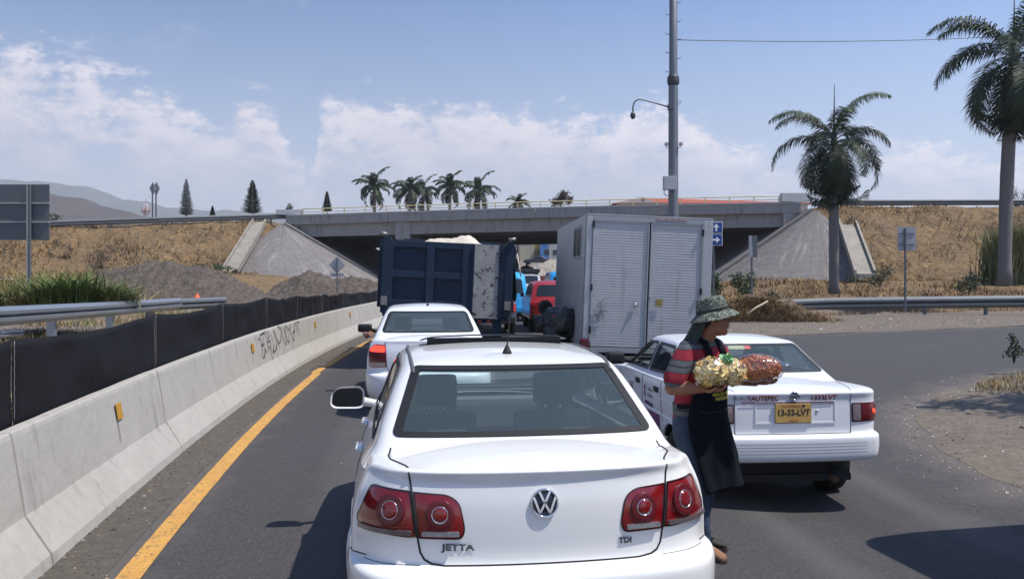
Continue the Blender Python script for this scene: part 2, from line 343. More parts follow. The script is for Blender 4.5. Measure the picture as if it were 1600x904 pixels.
def sheet(name, rows, m, z=.004, kind='structure', parent=None):
    """rows: list of lists of (x, y); lies z above the road surface"""
    n = len(rows[0]); V = [(p[0], p[1], base_h(p[0], p[1]) + z) if len(p) < 3 else (p[0], p[1], base_h(p[0], p[1]) + p[2]) for r in rows for p in r]
    F = [(j * n + i, j * n + i + 1, (j + 1) * n + i + 1, (j + 1) * n + i) for j in range(len(rows) - 1) for i in range(n - 1)]
    o = mesh_obj(name, V, F, m, parent, smooth=True); tag(o, kind=kind); return o
# main carriageway, from behind the camera through the underpass
def road_r(y):    # right edge of the asphalt, where the slip road has left
    return 9.0 if y < 75 else 9.0
rows = []
for y in np.concatenate([np.linspace(-12, 30, 127), np.linspace(31, 150, 40)]):
    xl = (line_x(y) - .42 if y < 60 else -3.6) - .0
    xr = 8.0 if y < 34 else 8.0 - smooth_step((y - 34) / 8) * 1.2
    rows.append([(xl + (xr - xl) * t, y) for t in np.linspace(0, 1, 40)])
main_road = sheet('road', rows, asphalt, .006); paint_wear(main_road)
# slip road that bends away to the right
rows = []
for t in np.linspace(0, 1, 60):
    x = 8.0 + t * 62
    rows.append([(x, slip_in(x) + (slip_out(x) - slip_in(x)) * s) for s in np.linspace(0, 1, 16)])
paint_wear(sheet('slip_road', rows[::-1], asphalt, .0062))
# dirt island at the right, with pebbles
outl = [(16, 5.2), (11, 5.4), (7.5, 5.7), (5.9, 6.2), (5.1, 6.9), (4.78, 7.9), (4.8, 9.0), (4.98, 10.2), (5.3, 11.4), (5.9, 12.6), (7.2, 14.1), (8.9, 15.6), (11, 17.1), (15, 19.5), (22, 22.2), (22, 12)]
cxi, cyi = 11.0, 11.3
isl = []
for a, b in zip(outl, outl[1:] + outl[:1]):
    for k in range(6):
        t = k / 6; isl.append((a[0] + (b[0] - a[0]) * t, a[1] + (b[1] - a[1]) * t))
isl = np.array(isl); isl = (np.roll(isl, 2, 0) + np.roll(isl, 1, 0) + isl + np.roll(isl, -1, 0) + np.roll(isl, -2, 0)) / 5
isl = [(x + .22 * noise.noise(Vector((x * .9, y * .9, 1))), y + .22 * noise.noise(Vector((x * .9, y * .9, 9)))) for x, y in isl]
V = []; F = []; nr = 26
for j in range(nr + 1):
    s = 1 - j / nr
    for (x, y) in isl:
        px, py = cxi + (x - cxi) * s, cyi + (y - cyi) * s
        e = math.hypot(px - x, py - y)
        h = .009 + .03 * smooth_step(e / .5) + .30 * smooth_step((e - .7) / 3.0) + (.05 * noise.noise(Vector((px * 1.3, py * 1.3, 2))) + .025 * noise.noise(Vector((px * 5, py * 5, 2)))) * min(1, e / .9)
        V.append((px, py, G(px, py) + h))
n = len(isl)
for j in range(nr):
    for k in range(n): F.append((j * n + k, j * n + (k + 1) % n, (j + 1) * n + (k + 1) % n, (j + 1) * n + k))
island = mesh_obj('dirt_island', V, F, gravel_m, smooth=True); tag(island, kind='structure')
bvh_island = BVHTree.FromPolygons(V, F)
# dusty shoulder strip by the barrier, and the yellow edge line
rows = []
for y in np.linspace(-6, 60, 200):
    xb = bar_x(y) - .1; xl = line_x(y) - .16 + .03 * noise.noise(Vector((y * 1.3, 0, 0)))
    rows.append([(xb + (xl - xb) * t, y) for t in np.linspace(0, 1, 7)])
sheet('shoulder', rows, shoulder_m, .010)
rows = []
for y in np.linspace(-6, 60, 500):
    xc = line_x(y); j = .006 * noise.noise(Vector((y * 9, 1, 0))); w2 = .078
    if 17.0 < y < 60: w2 *= .9
    shift = -.05 if (16.2 < y < 17.3) else 0
    rows.append([(xc - w2 + j + shift, y), (xc + w2 + .006 * noise.noise(Vector((y * 11, 4, 0))) + shift, y)])
sheet('edge_line', rows, yellow_paint, .014)
# far side gravel verge of the slip road
rows = []
for t in np.linspace(0, 1, 70):
    x = 5.8 + t * 64
    wv = .25 * noise.noise(Vector((x * .5, 0, 0)))
    rows.append([(x, y0 + wv * (1 - s), .018 + .10 * math.sin(min(1, s * 2.2) * math.pi / 2) + .03 * noise.noise(Vector((x, y0, 0)))) for s, y0 in ((s, slip_out(x) - .5 + s * 7.5) for s in np.linspace(0, 1, 10))])
sheet('verge', rows[::-1], gravel_m, 0)

# ---- New Jersey barrier, a segment every 3.05 m
def bar_frame(y):
    e = .05; t = Vector((bar_x(y + e) - bar_x(y - e), 2 * e, 0)).normalized(); return Vector((bar_x(y), y, 0)), t, Vector((t.y, -t.x, 0))
PROF = [(0, .0), (-.015, .07), (-.17, .32), (-.25, .82), (-.262, .86), (-.355, .86), (-.367, .82), (-.44, .32), (-.60, .07), (-.615, 0)]
# joints measured along Y
joints = [2.1, 5.6, 9.1, 12.6, 16.05, 19.6, 23.1, 26.6, 30.1, 33.6, 37.1, 40.6]
for si in range(len(joints) - 1):
    y0, y1 = joints[si] + .012, joints[si + 1] - .012
    mb = MB(); ns = 12; V = []
    wob = random.uniform(-.008, .008)
    for j in range(ns + 1):
        y = y0 + (y1 - y0) * j / ns; p, t, nrm = bar_frame(y)
        for k, (o_, z) in enumerate(PROF):
            n1 = .004 * noise.noise(Vector((y * 1.5, z * 4, 1)))
            V.append(p + nrm * (o_ + wob * z + n1) + Vector((0, 0, z + .004 * noise.noise(Vector((y * 2, 7, 0))) + 0.01 * (z > 0))))
    m_ = len(PROF); F = []
    for j in range(ns):
        for k in range(m_ - 1): F.append((j * m_ + k, (j + 1) * m_ + k, (j + 1) * m_ + k + 1, j * m_ + k + 1))
    F.append(tuple(range(m_))); F.append(tuple(ns * m_ + k for k in range(m_))[::-1])
    mb.add(V, F)
    rr = empty('concrete_barrier', (0, 0, 0))
    tag(rr, None, 'road barrier', 'concrete barrier segments along the left lane')
    seg = mb.build('segment', concrete, rr, smooth=False)
    for p_ in seg.data.polygons: p_.use_smooth = False
    bv = seg.modifiers.new('edge', 'BEVEL'); bv.width = .012; bv.segments = 2; bv.limit_method = 'ANGLE'; bv.angle_limit = R(25)
    BARR = [o for o in col.objects if o.name.startswith('concrete_barrier')]
ordw = ['at the lower left corner of the photo', 'carrying the largest yellow reflector', 'between the large yellow reflector and the graffiti', 'with the left part of the black graffiti and a reflector', 'with the right end of the black graffiti',
        'just past the graffiti, with a small yellow reflector', 'by the farther sedan mirror, with the smallest reflector', 'beside the dump truck tail', 'behind the dump truck, first of the hidden ones', 'behind the dump truck, second of the hidden ones', 'farthest up the lane']
reflector = pmat('reflector_yellow', (.55, .29, .03), .4, var=[(20, .6, (.42, .22, .03))])
stain_m = pmat('rust_streak', (.08, .07, .06), .9)
for i, o in enumerate(BARR):
    o['label'] = 'pale grey concrete barrier segment ' + ordw[i]
for (y, ri) in ((7.7, 1), (14.1, 3), (20.3, 5), (25.2, 6)):
    p, t, nrm = bar_frame(y)
    z0, z1 = .60, .74; hw = .085 if ri > 1 else .07
    mb = MB()
    def onface(dy, z, out): 
        q = p + t * dy; o_ = -.17 + (-.255 + .17) * (z - .33) / .53
        return q + nrm * (o_ + out) + Vector((0, 0, z))
    V = [onface(-hw, z0, .004), onface(hw, z0, .004), onface(hw, z1, .004), onface(-hw, z1, .004), onface(-hw, z0, .012), onface(hw, z0, .012), onface(hw, z1, .012), onface(-hw, z1, .012)]
    mb.add(V, [(0, 3, 2, 1), (4, 5, 6, 7), (0, 1, 5, 4), (2, 3, 7, 6), (1, 2, 6, 5), (3, 0, 4, 7)])
    mb.build('reflector', reflector, BARR[ri])
    mb = MB(); mb.add([onface(-hw - .006, z0 - .2, .007), onface(-hw + .004, z0 - .16, .007), onface(-hw + .006, z1, .007), onface(-hw - .012, z1, .007)], [(0, 1, 2, 3)])
    mb.build('stain', stain_m, BARR[ri])
# spray-painted scrawl, as it runs on the two segments (y along the wall, z up)
spray = pmat('black_spray_paint', (.035, .033, .035), .8)
def stroke(mb, pts, wd=.022):
    # Catmull-Rom through the points
    P = [pts[0]] + pts + [pts[-1]]; out = []
    for i in range(1, len(P) - 2):
        for k in range(5):
            t = k / 5; p0, p1, p2, p3 = [np.array(P[i + d]) for d in (-1, 0, 1, 2)]
            out.append(.5 * ((2 * p1) + (-p0 + p2) * t + (2 * p0 - 5 * p1 + 4 * p2 - p3) * t * t + (-p0 + 3 * p1 - 3 * p2 + p3) * t ** 3))
    out.append(np.array(pts[-1])); V = []; n = len(out)
    for i, q in enumerate(out):
        d = out[min(i + 1, n - 1)] - out[max(i - 1, 0)]; d = d / (np.linalg.norm(d) + 1e-9); nn = np.array((-d[1], d[0]))
        wv = wd * (.6 + .6 * abs(noise.noise(Vector((q[0] * 3, q[1] * 5, 2)))))
        for sgn in (-1, 1):
            yy, zz = q + nn * sgn * wv / 2 ; p, t, nrm = bar_frame(yy)
            o_ = -.17 - .085 * (zz - .33) / .53 if zz > .33 else -.17 + .155 * (.33 - zz) / .26
            V.append(p + nrm * (o_ + .012) + Vector((0, 0, zz + .01)))
    mb.add(V, [(2 * i, 2 * i + 1, 2 * i + 3, 2 * i + 2) for i in range(n - 1)])
SCR = [ # u (0..1 along the scrawl), v height
 [(.00, .80), (.05, .76), (.06, .64), (.03, .50), (.07, .46), (.10, .58)], [(.05, .84), (.13, .86), (.16, .84)], [(.10, .86), (.10, .62), (.13, .52)], [(.15, .88), (.17, .70), (.17, .50)], [(.17, .92), (.19, .74), (.17, .62), (.21, .56)],
 [(.21, .88), (.23, .80), (.20, .70), (.24, .66), (.22, .50), (.24, .34)], [(.27, .80), (.30, .60), (.26, .48), (.33, .50), (.38, .64), (.35, .84)], [(.34, .86), (.40, .62), (.45, .60), (.50, .80), (.44, .90)], [(.52, .88), (.53, .66), (.57, .50), (.60, .70), (.61, .88)],
 [(.57, .84), (.62, .58), (.66, .54), (.66, .76), (.63, .88)], [(.68, .84), (.70, .76), (.74, .80), (.75, .90)], [(.70, .78), (.73, .66), (.77, .52), (.82, .70), (.86, .84), (.89, .82), (.90, .62)], [(.77, .68), (.84, .70)], [(.93, .88), (.94, .70), (.95, .54)], [(.93, .88), (.97, .84)], [(.99, .86), (1.0, .84)], [(.04, .68), (.09, .66)], [(.40, .60), (.42, .48)]]
gr = empty('wall_graffiti', (0, 0, 0), label='black sprayed graffiti scrawl across two concrete barrier segments', cat='graffiti')
for s_ in SCR:
    mb = MB(); stroke(mb, [(14.6 + u * 4.0, .34 + (v - .34) * 1.0 - .02) for u, v in s_], .03); mb.build('spray_stroke', spray, gr)

# ---- black mesh fence on the barrier
mesh_cloth = pmat('black_shade_cloth', (.009, .009, .011), .85, spec=.2, var=[(2, .8, (.014, .014, .017))], bump=[(500, .4, .003), (4, .5, .03)])
mf = empty('mesh_fence', (0, 0, 0), label='black shade cloth fence stretched along the back of the concrete barrier', cat='fence')
fposts = [2.6, 6.03, 9.6, 12.9, 16.2, 19.2, 22.2, 25.2, 28.1, 31, 34, 37]
for a, b in zip(fposts[:-1], fposts[1:]):
    V = []; nn = 26; nz = 9
    for i in range(nn + 1):
        u = i / nn; y = a + .012 + (b - a - .024) * u; p, t, nrm = bar_frame(y)
        sag = .05 * math.sin(math.pi * u) + .012 * noise.noise(Vector((y * 2.5, 1, 0)))
        if 17 < y < 25: sag += .05 * max(0, noise.noise(Vector((y * 1.7, 3, 0))) + .2)
        for j in range(nz + 1):
            v = j / nz; z = .80 + (1.435 - .18 * smooth_step((y - 14) / 17) - sag - .80) * v
            wr = .055 * math.sin(math.pi * u) * math.sin(math.pi * v) * noise.noise(Vector((y * 1.5, z * 1.6, 5))) * 2 + .016 * noise.noise(Vector((y * 6, z * 3, 8)))
            if 19.5 < y < 25: wr += .05 * math.sin(y * 9 + z * 2) * math.sin(math.pi * u)
            V.append(p + nrm * (-.425 + min(wr, .03) * (v > 0) ) * 1.0 + Vector((0, 0, z)))
    F = [(i * (nz + 1) + j, (i + 1) * (nz + 1) + j, (i + 1) * (nz + 1) + j + 1, i * (nz + 1) + j + 1) for i in range(nn) for j in range(nz)]
    o = mesh_obj('cloth_panel', V, F, mesh_cloth, mf, smooth=True)
    sd = o.modifiers.new('thick', 'SOLIDIFY'); sd.thickness = .004
seam_m = pmat('seam_cord', (.20, .20, .21), .8)
for y in fposts:
    p, t, nrm = bar_frame(y); mb = MB(); c = p + nrm * -.455
    mb.tube([c + Vector((0, 0, .3)), c + Vector((0, 0, 1.36))], .02, 6); mb.build('fence_post', post_steel, mf)
    mb = MB(); c = p + nrm * -.412
    zt = 1.435 - .18 * smooth_step((y - 14) / 17)
    pts = [c + t * (.004 * (-1) ** k) + Vector((0, 0, z)) for k, z in enumerate(np.linspace(.86, zt - .01, 15))]
    mb.tube(pts, .0028, 5); mb.build('seam', seam_m, mf)
# ================================================================ OVERPASS
def pw(px, py, Y): return Vector(((px - 800) / 1350 * Y, Y, H + (425 - py) * Y / 1350))
def bx(x):      # front face of the bridge, runs from far left to nearer right
    return 78.5 + (x + 20) * (70.5 - 78.5) / 44.0
def btop(x):   # kerb top
    return 6.98 + (x + 20) / 44 * .55 + .10 * math.sin((x + 20) / 44 * math.pi)
br = empty('overpass_bridge', (0, 78, 0), label='grey concrete highway overpass with deep girders crossing the whole road', cat='bridge')
inv = Matrix.Translation((0, -78, 0))
def bbeam(name, x0, x1, ya, yb, za, zb, m, n=20, seg_bev=0):
    """beam following the bridge: y offset ya..yb behind its face, z relative to the kerb top"""
    V = []; 
    for i in range(n + 1):
        x = x0 + (x1 - x0) * i / n; f = bx(x); t = btop(x)
        V += [(x, f + ya, t + za), (x, f + yb, t + za), (x, f + yb, t + zb), (x, f + ya, t + zb)]
    F = [(i * 4 + k, (i + 1) * 4 + k, (i + 1) * 4 + (k + 1) % 4, i * 4 + (k + 1) % 4) for i in range(n) for k in range(4)] + [(0, 1, 2, 3), (n * 4 + 3, n * 4 + 2, n * 4 + 1, n * 4)]
    mb = MB(); mb.add(V, F); mb.xf(inv); return mb.build(name, m, br)
for (a, b) in ((-20.6, -11.02), (-10.98, 1.98), (2.02, 12.98), (13.02, 23.6)):
    bbeam('deck_edge', a, b, 0, .5, -.78, 0, bridge_c, 8)
bbeam('kerb_lip', -20.6, 23.6, -.06, .40, .002, .13, pmat('pale_kerb', (.5, .49, .47), .85, var=[(1.2, 1, (.36, .35, .34))]), 30)
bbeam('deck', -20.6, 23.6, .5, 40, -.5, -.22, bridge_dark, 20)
for (a, b) in ((-19.4, -10.4), (-9.05, 13.8), (15.15, 22.4)):
    bbeam('girder', a, b, .45, 1.05, -1.72, -.785, bridge_c, 10)
    bbeam('girder_flange', a, b, .38, 1.12, -1.90, -1.723, bridge_c, 10)
for k in range(1, 11):
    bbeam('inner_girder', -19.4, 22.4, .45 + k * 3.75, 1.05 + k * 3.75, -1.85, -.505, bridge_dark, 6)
def bbox(name, x0, x1, y0, y1, z0, z1, m, bev=.03):
    mb = MB(); mb.box(x0, x1, y0, y1, z0, z1, m=0, bev=bev); mb.xf(inv); return mb.build(name, m, br)
for xp in (-9.72, 14.48):
    f = bx(xp)
    bbox('pier_cap', xp - .66, xp + .66, f + .2, f + 39.5, btop(xp) - 2.35, btop(xp) - .79, bridge_c)
    for k in range(5): bbox('pier_column', xp - .5, xp + .5, f + .6 + k * 9, f + 1.7 + k * 9, -.2, btop(xp) - 2.35, bridge_c)
for xa, s in ((-20.2, -1), (23.0, 1)):
    f = bx(xa); bbox('abutment', xa - .75, xa + .75, f + .1, f + 40, 2.6, btop(xa) - .785, bridge_c)
    bbox('end_block', xa - (1.25 if s < 0 else .95), xa + (1.25 if s < 0 else 1.6), f - .08, f + .45, btop(xa) + .132, btop(xa) + (.62 if s < 0 else .85), pmat('painted_parapet', (.55, .545, .53), .8, var=[(1, 1, (.45, .445, .44))]))
yellow_rail = pmat('yellow_rail', (.55, .40, .10), .6, var=[(1.5, 1, (.62, .56, .40))])
mb = MB()
for dz in (.62, ):
    mb.tube([(x, bx(x) + .15, btop(x) + dz) for x in np.linspace(-19, 22, 30)], .045, 6)
mb.xf(inv); mb.build('handrail', yellow_rail, br)
mb = MB(); mb.tube([(x, bx(x) + .15, btop(x) + .33) for x in np.linspace(-19, 22, 30)], .03, 6); mb.xf(inv); mb.build('middle_rail', yellow_rail, br)
for x in np.arange(-19, 22.1, 1.95):
    mb = MB(); mb.box(x - .04, x + .04, bx(x) + .1, bx(x) + .2, btop(x) + .132, btop(x) + .60); mb.xf(inv); mb.build('rail_post', yellow_rail, br)

# ---- sloping concrete under and beside the overpass: slabs fanned round each cone
def cone(name, apex, r_bot, zb, a0, a1, nsl, label, tail):
    root = empty(name, apex, label=label, cat='paved slope')
    ax, ay, az_ = apex; h = az_ - zb
    da = (a1 - a0) / nsl
    for i in range(nsl):
        mb = MB(); n1, n2 = 4, 10; V = []
        g = .012
        for j in range(n2 + 1):
            rr = .18 + (r_bot - .18) * j / n2
            for k in range(n1 + 1):
                t = a0 + da * i + (g / max(rr, .3) * .5) + (da - g / max(rr, .3)) * k / n1
                z = -h * (rr / r_bot) + .05 * noise.noise(Vector((rr * 1.1, t * 3, i))) 
                V.append((rr * math.cos(t), rr * math.sin(t), z))
        F = [(j * (n1 + 1) + k, (j + 1) * (n1 + 1) + k, (j + 1) * (n1 + 1) + k + 1, j * (n1 + 1) + k + 1) for j in range(n2) for k in range(n1)]
        o = mesh_obj('slab', V, F, slope_mat, root); sd = o.modifiers.new('thick', 'SOLIDIFY'); sd.thickness = .5; sd.offset = -1
    # straight slope under the deck
    if tail:
        sgn, wdt = tail; n = 5
        for k in range(n):
            y0_, y1_ = wdt * k / n + .02, wdt * (k + 1) / n - .02
            V = [(sgn * .15, y0_, -.1), (sgn * .15, y1_, -.1), (sgn * r_bot, y1_, -h), (sgn * r_bot, y0_, -h)]
            o = mesh_obj('slab', V, [(0, 1, 2, 3)], slope_mat, root); sd = o.modifiers.new('thick', 'SOLIDIFY'); sd.thickness = .4; sd.offset = 0
    return root
# concrete with streaks that run down the fall line
m = slope_mat = slope_c.copy(); m.name = 'slope_slab_concrete'; t = m.node_tree
tcn = t.nodes.new('ShaderNodeTexCoord'); s1 = t.nodes.new('ShaderNodeSeparateXYZ'); t.links.new(tcn.outputs['Object'], s1.inputs[0])
at = t.nodes.new('ShaderNodeMath'); at.operation = 'ARCTAN2'; t.links.new(s1.outputs[0], at.inputs[0]); t.links.new(s1.outputs[1], at.inputs[1])
cb = t.nodes.new('ShaderNodeCombineXYZ'); t.links.new(at.outputs[0], cb.inputs[0]); mz = t.nodes.new('ShaderNodeMath'); mz.operation = 'MULTIPLY'; mz.inputs[1].default_value = .05; t.links.new(s1.outputs[2], mz.inputs[0]); t.links.new(mz.outputs[0], cb.inputs[1])
no = t.nodes.new('ShaderNodeTexNoise'); no.inputs['Scale'].default_value = 9; no.inputs['Detail'].default_value = 8; no.inputs['Roughness'].default_value = .7; t.links.new(cb.outputs[0], no.inputs['Vector'])
rg = t.nodes.new('ShaderNodeMapRange'); rg.inputs[1].default_value = .53; rg.inputs[2].default_value = .70; rg.inputs[4].default_value = .6; t.links.new(no.outputs['Fac'], rg.inputs[0])
mx = t.nodes.new('ShaderNodeMix'); mx.data_type = 'RGBA'; pb = t.nodes['Principled BSDF']; old = pb.inputs['Base Color'].links[0].from_socket
t.links.new(rg.outputs[0], mx.inputs['Factor']); t.links.new(old, mx.inputs['A']); mx.inputs['B'].default_value = (.36, .34, .315, 1); t.links.new(mx.outputs['Result'], pb.inputs['Base Color'])
cone('slope_paving', (-20.6, 77.2, 6.25), 11.2, -.2, R(-125), R(0), 12, 'pale ribbed concrete cone paving at the left end of the overpass', (1, 38))
cone('slope_paving', (24.5, 69.7, 7.0), 10.4, -.2, R(180), R(296), 12, 'grey concrete cone paving at the right end of the overpass behind a palm', (-1, 38))
# stepped drainage chutes
chute_m = pmat('chute_concrete', (.33, .295, .245), .9, var=[(1, 1, (.22, .20, .17))], spots=[(2, .62, (.12, .105, .07), .1)])
def chute(name, A, B, wd, label):
    A, B = Vector(A), Vector(B); d = (B - A); side = Vector((d.y, -d.x, 0)).normalized() if abs(d.x) > .1 else Vector((1, 0, 0))
    side = Vector((1, 0, 0)); root = empty(name, B, label=label, cat='drain chute')
    for nm, o0, o1, h0, h1 in (('chute_floor', -wd / 2, wd / 2, -.3, .02), ('side_wall', -wd / 2 - .16, -wd / 2 - .002, -.3, .28), ('side_wall', wd / 2 + .002, wd / 2 + .16, -.3, .28)):
        V = []
        for P in (A, B):
            for (o_, z) in ((o0, h0), (o1, h0), (o1, h1), (o0, h1)): V.append(P + side * o_ + Vector((0, 0, z)) - B)
        mb = MB(); mb.add(V, [(0, 1, 2, 3), (7, 6, 5, 4), (0, 4, 5, 1), (1, 5, 6, 2), (2, 6, 7, 3), (3, 7, 4, 0)]); mb.build(nm, chute_m, root)
chute('drainage_chute', pw(405, 347, 77.5), pw(358, 425, 66), .95, 'pale concrete drainage chute down the embankment left of the underpass')
chute('drainage_chute', pw(1322, 342, 69), pw(1352, 428, 58), 1.15, 'pale concrete drainage chute down the embankment right of the palm')

# ---- guard rails (W beams)
def wbeam(mb, pts, hgt=.31, m=0, depth=.08):
    depth *= hgt / .31 * 1.15
    """corrugated beam through pts (top line), facing the camera side"""
    pr = [(0, 0), (depth * .25, .03), (depth, .07), (depth, .12), (depth * .1, .155), (depth, .19), (depth, .24), (depth * .25, .28), (0, .31)]
    V = []; n = len(pts)
    for i, p in enumerate(pts):
        a, b = Vector(pts[max(i - 1, 0)]), Vector(pts[min(i + 1, n - 1)]); t = (b - a).normalized(); nr = Vector((t.y, -t.x, 0)).normalized()
        for (o_, z) in pr: V.append(Vector(p) + nr * o_ + Vector((0, 0, -z * hgt / .31)))
    k = len(pr); mb.add(V, [(i * k + j, (i + 1) * k + j, (i + 1) * k + j + 1, i * k + j + 1) for i in range(n - 1) for j in range(k - 1)], m)
def guard_rail(label, P, hgt, mat_, gap, gz, post_h=.9, beam_len=4, group='steel guard rails', two=False):
    P = [Vector(p) for p in P]; root = empty('guard_rail', P[0] - Vector((0, 0, post_h)), label=label, cat='guard rail')
    inv_ = Matrix.Translation(-root.location); L_ = [0]
    for a, b in zip(P[:-1], P[1:]): L_.append(L_[-1] + (b - a).length)
    at_ = lambda s: Vector([np.interp(s, L_, [p[k] for p in P]) for k in range(3)])
    s = 0
    while s < L_[-1] - .1:
        e = min(s + beam_len, L_[-1]); mb = MB(); wbeam(mb, [at_(s + (e - s) * k / 6 + (0 if k < 6 else -.004)) for k in range(7)], hgt); mb.xf(inv_)
        o = mb.build('beam', mat_, root); sd = o.modifiers.new('t', 'SOLIDIFY'); sd.thickness = .004
        if two: 
            mb = MB(); wbeam(mb, [at_(s + (e - s) * k / 6 + (0 if k < 6 else -.004)) - Vector((0, 0, hgt + .06)) for k in range(7)], hgt); mb.xf(inv_); o = mb.build('beam', mat_, root)
        s = e
    s = gap * .5
    while s < L_[-1]:
        p = at_(s); t = (at_(s + .1) - at_(s - .1)).normalized(); nr = Vector((t.y, -t.x, 0)).normalized(); c = p - nr * .09
        mb = MB(); mb.box(-.055, .055, -.07, .07, -post_h, -.01); mb.xf(Matrix.Translation(c - root.location) @ Matrix.Rotation(math.atan2(t.y, t.x), 4, 'Z')); mb.build('post', mat_, root); s += gap
    return root
guard_rail('bright galvanised guard rail beyond the black mesh fence at lower left', [pw(-140, 478, 11), pw(0, 478.5, 13.5), pw(180, 471, 19), pw(280, 465, 24.5)], .31, galv, 3.2, 0, 1.25, 3.8)
guard_rail('short dark end piece of guard rail beside the orange cone', [pw(180, 472, 24), pw(280, 466, 26), pw(352, 463.5, 28)], .34, galv_dull, 2.4, 0, 1.1, 3)
guard_rail('grey guard rail along the slip road on the right, behind the brush heap', [pw(1215, 468, 37), pw(1300, 465, 37), pw(1450, 463, 36.5), pw(1620, 461, 36), pw(1900, 458, 36)], .50, galv_dull, 2.45, 0, 1.0, 4)
guard_rail('dark guard rail on top of the embankment left of the overpass', [pw(-60, 361, 69), pw(80, 344.5, 71), pw(240, 339, 74), pw(400, 334.5, 78), pw(452, 333, 79)], .5, galv_dull, 4.4, 0, .95, 8)
guard_rail('dark guard rail on top of the embankment right of the overpass', [pw(1268, 312, 70.4), pw(1550, 311, 70.4), pw(1800, 311, 70.4)], .5, galv_dull, 4.4, 0, .95, 8)
guard_rail('low rusty guard rail end at the far left edge of the photo', [pw(-120, 517, 13), pw(0, 516, 13.5), pw(34, 514, 14.6)], .12, galv, 9, 0, .5, 5)
guard_rail('pale guard rail under the large sign back at the left', [pw(-150, 434, 36), pw(0, 435, 36), pw(62, 435, 37)], .2, galv, 9, 0, 1.3, 5)

# ---- sign backs
sign_back = pmat('sign_back_aluminium', (.13, .145, .155), .55, .35, var=[(2, .7, (.10, .115, .125))], spots=[(4, .70, (.20, .11, .05), .05)])
sign_lt = pmat('sign_back_light', (.36, .37, .39), .55, .3, var=[(3, .7, (.28, .29, .31))])
stay = pmat('pale_strap', (.40, .42, .42), .5, .4)
# big one, upper left: built from three planks
sY = 25; root = empty('road_sign', pw(45, 470, sY), label='large rectangular sign seen from its dark back on a post, upper left', cat='road sign')
def loc(v, root): return v - root.location
def wbox(root, name, m, px0, px1, py0, py1, Y0, Y1, bev=.004):
    a = pw(px0, py1, Y0); b = pw(px1, py0, Y0); mb = MB(); mb.box(a.x, b.x, Y0, Y1, a.z, b.z, bev=bev); mb.xf(Matrix.Translation(-root.location)); return mb.build(name, m, root)
for (a, b) in ((288, 317), (318, 346.5), (347.5, 375)): wbox(root, 'sign_plank', sign_back, -42, 77, a, b, sY + .06, sY + .085, .01)
for a in (316.3, 345.8): wbox(root, 'strap', stay, -40, 76, a, a + 1.8, sY + .0, sY + .055)
wbox(root, 'post', post_steel, 42, 46.5, 288, 470, sY - .09, sY - .002, .01); wbox(root, 'post_face', stay, 41.2, 42.6, 289, 440, sY - .10, sY - .02, .002)
# diamond with plate, left of dump truck
sY = 47; root = empty('road_sign', pw(526, 455, sY), label='grey back of a diamond warning sign with a plate below, by the left soil heap', cat='road sign')
c = pw(526.5, 414, sY); d_ = 13 * sY / 1350; mb = MB(); mb.prism([(-d_, 0), (0, -d_ * 1.05), (d_, 0), (0, d_ * 1.05)], 0, .03, axis='y'); mb.xf(Matrix.Translation(c - root.location)); mb.build('diamond_plate', sign_lt, root)
wbox(root, 'lower_plate', sign_lt, 516, 537, 426.5, 432, sY, sY + .03); wbox(root, 'post', post_steel, 526, 527.6, 403, 455, sY - .06, sY - .004)
# two right hand ones
sY = 36; root = empty('road_sign', pw(1177, 478, sY), label='narrow sign back seen nearly edge on beside the green shrubs', cat='road sign')
for (a, b, dy) in ((1170, 1175.5, .1), (1176.5, 1183.5, 0)): wbox(root, 'sign_plate', sign_lt if dy else sign_back, a, b, 368, 402, sY - .02 - dy, sY + .01 - dy)
wbox(root, 'post', post_steel, 1173.5, 1176, 400, 478, sY + .02, sY + .07)
sY = 34.5; root = empty('road_sign', pw(1415, 488, sY), label='small rectangular sign back on a thin post beside the slip road', cat='road sign')
wbox(root, 'sign_plate', sign_lt, 1403, 1431, 354.5, 391, sY, sY + .03, .006); wbox(root, 'post', post_steel, 1413.8, 1416.4, 356, 488, sY - .07, sY - .005); wbox(root, 'strap', post_steel, 1405, 1429, 364, 365.5, sY - .03, sY - .004); wbox(root, 'strap', post_steel, 1405, 1429, 381, 382.5, sY - .03, sY - .004)
# twin triangular sign backs on the highway (top left)
for k, (px, lab) in enumerate(((238, 'left of the pair of pointed sign backs on thin posts atop the left embankment'), (243.5, 'right of the pair of pointed sign backs on thin posts atop the left embankment'))):
    sY = 81 + k; root = empty('road_sign', pw(px, 346, sY), label=lab, cat='road sign'); s_ = sY / 1350
    c = pw(px + .8, 294, sY); mb = MB(); mb.prism([(-5.5 * s_, 0), (0, -12 * s_), (5.5 * s_, 0), (0, 10 * s_)], 0, .04, axis='y'); mb.xf(Matrix.Translation(c - root.location)); mb.build('diamond_plate', sign_lt, root)
    wbox(root, 'post', post_steel, px - .9, px + .9, 288, 346, sY - .08, sY - .004)
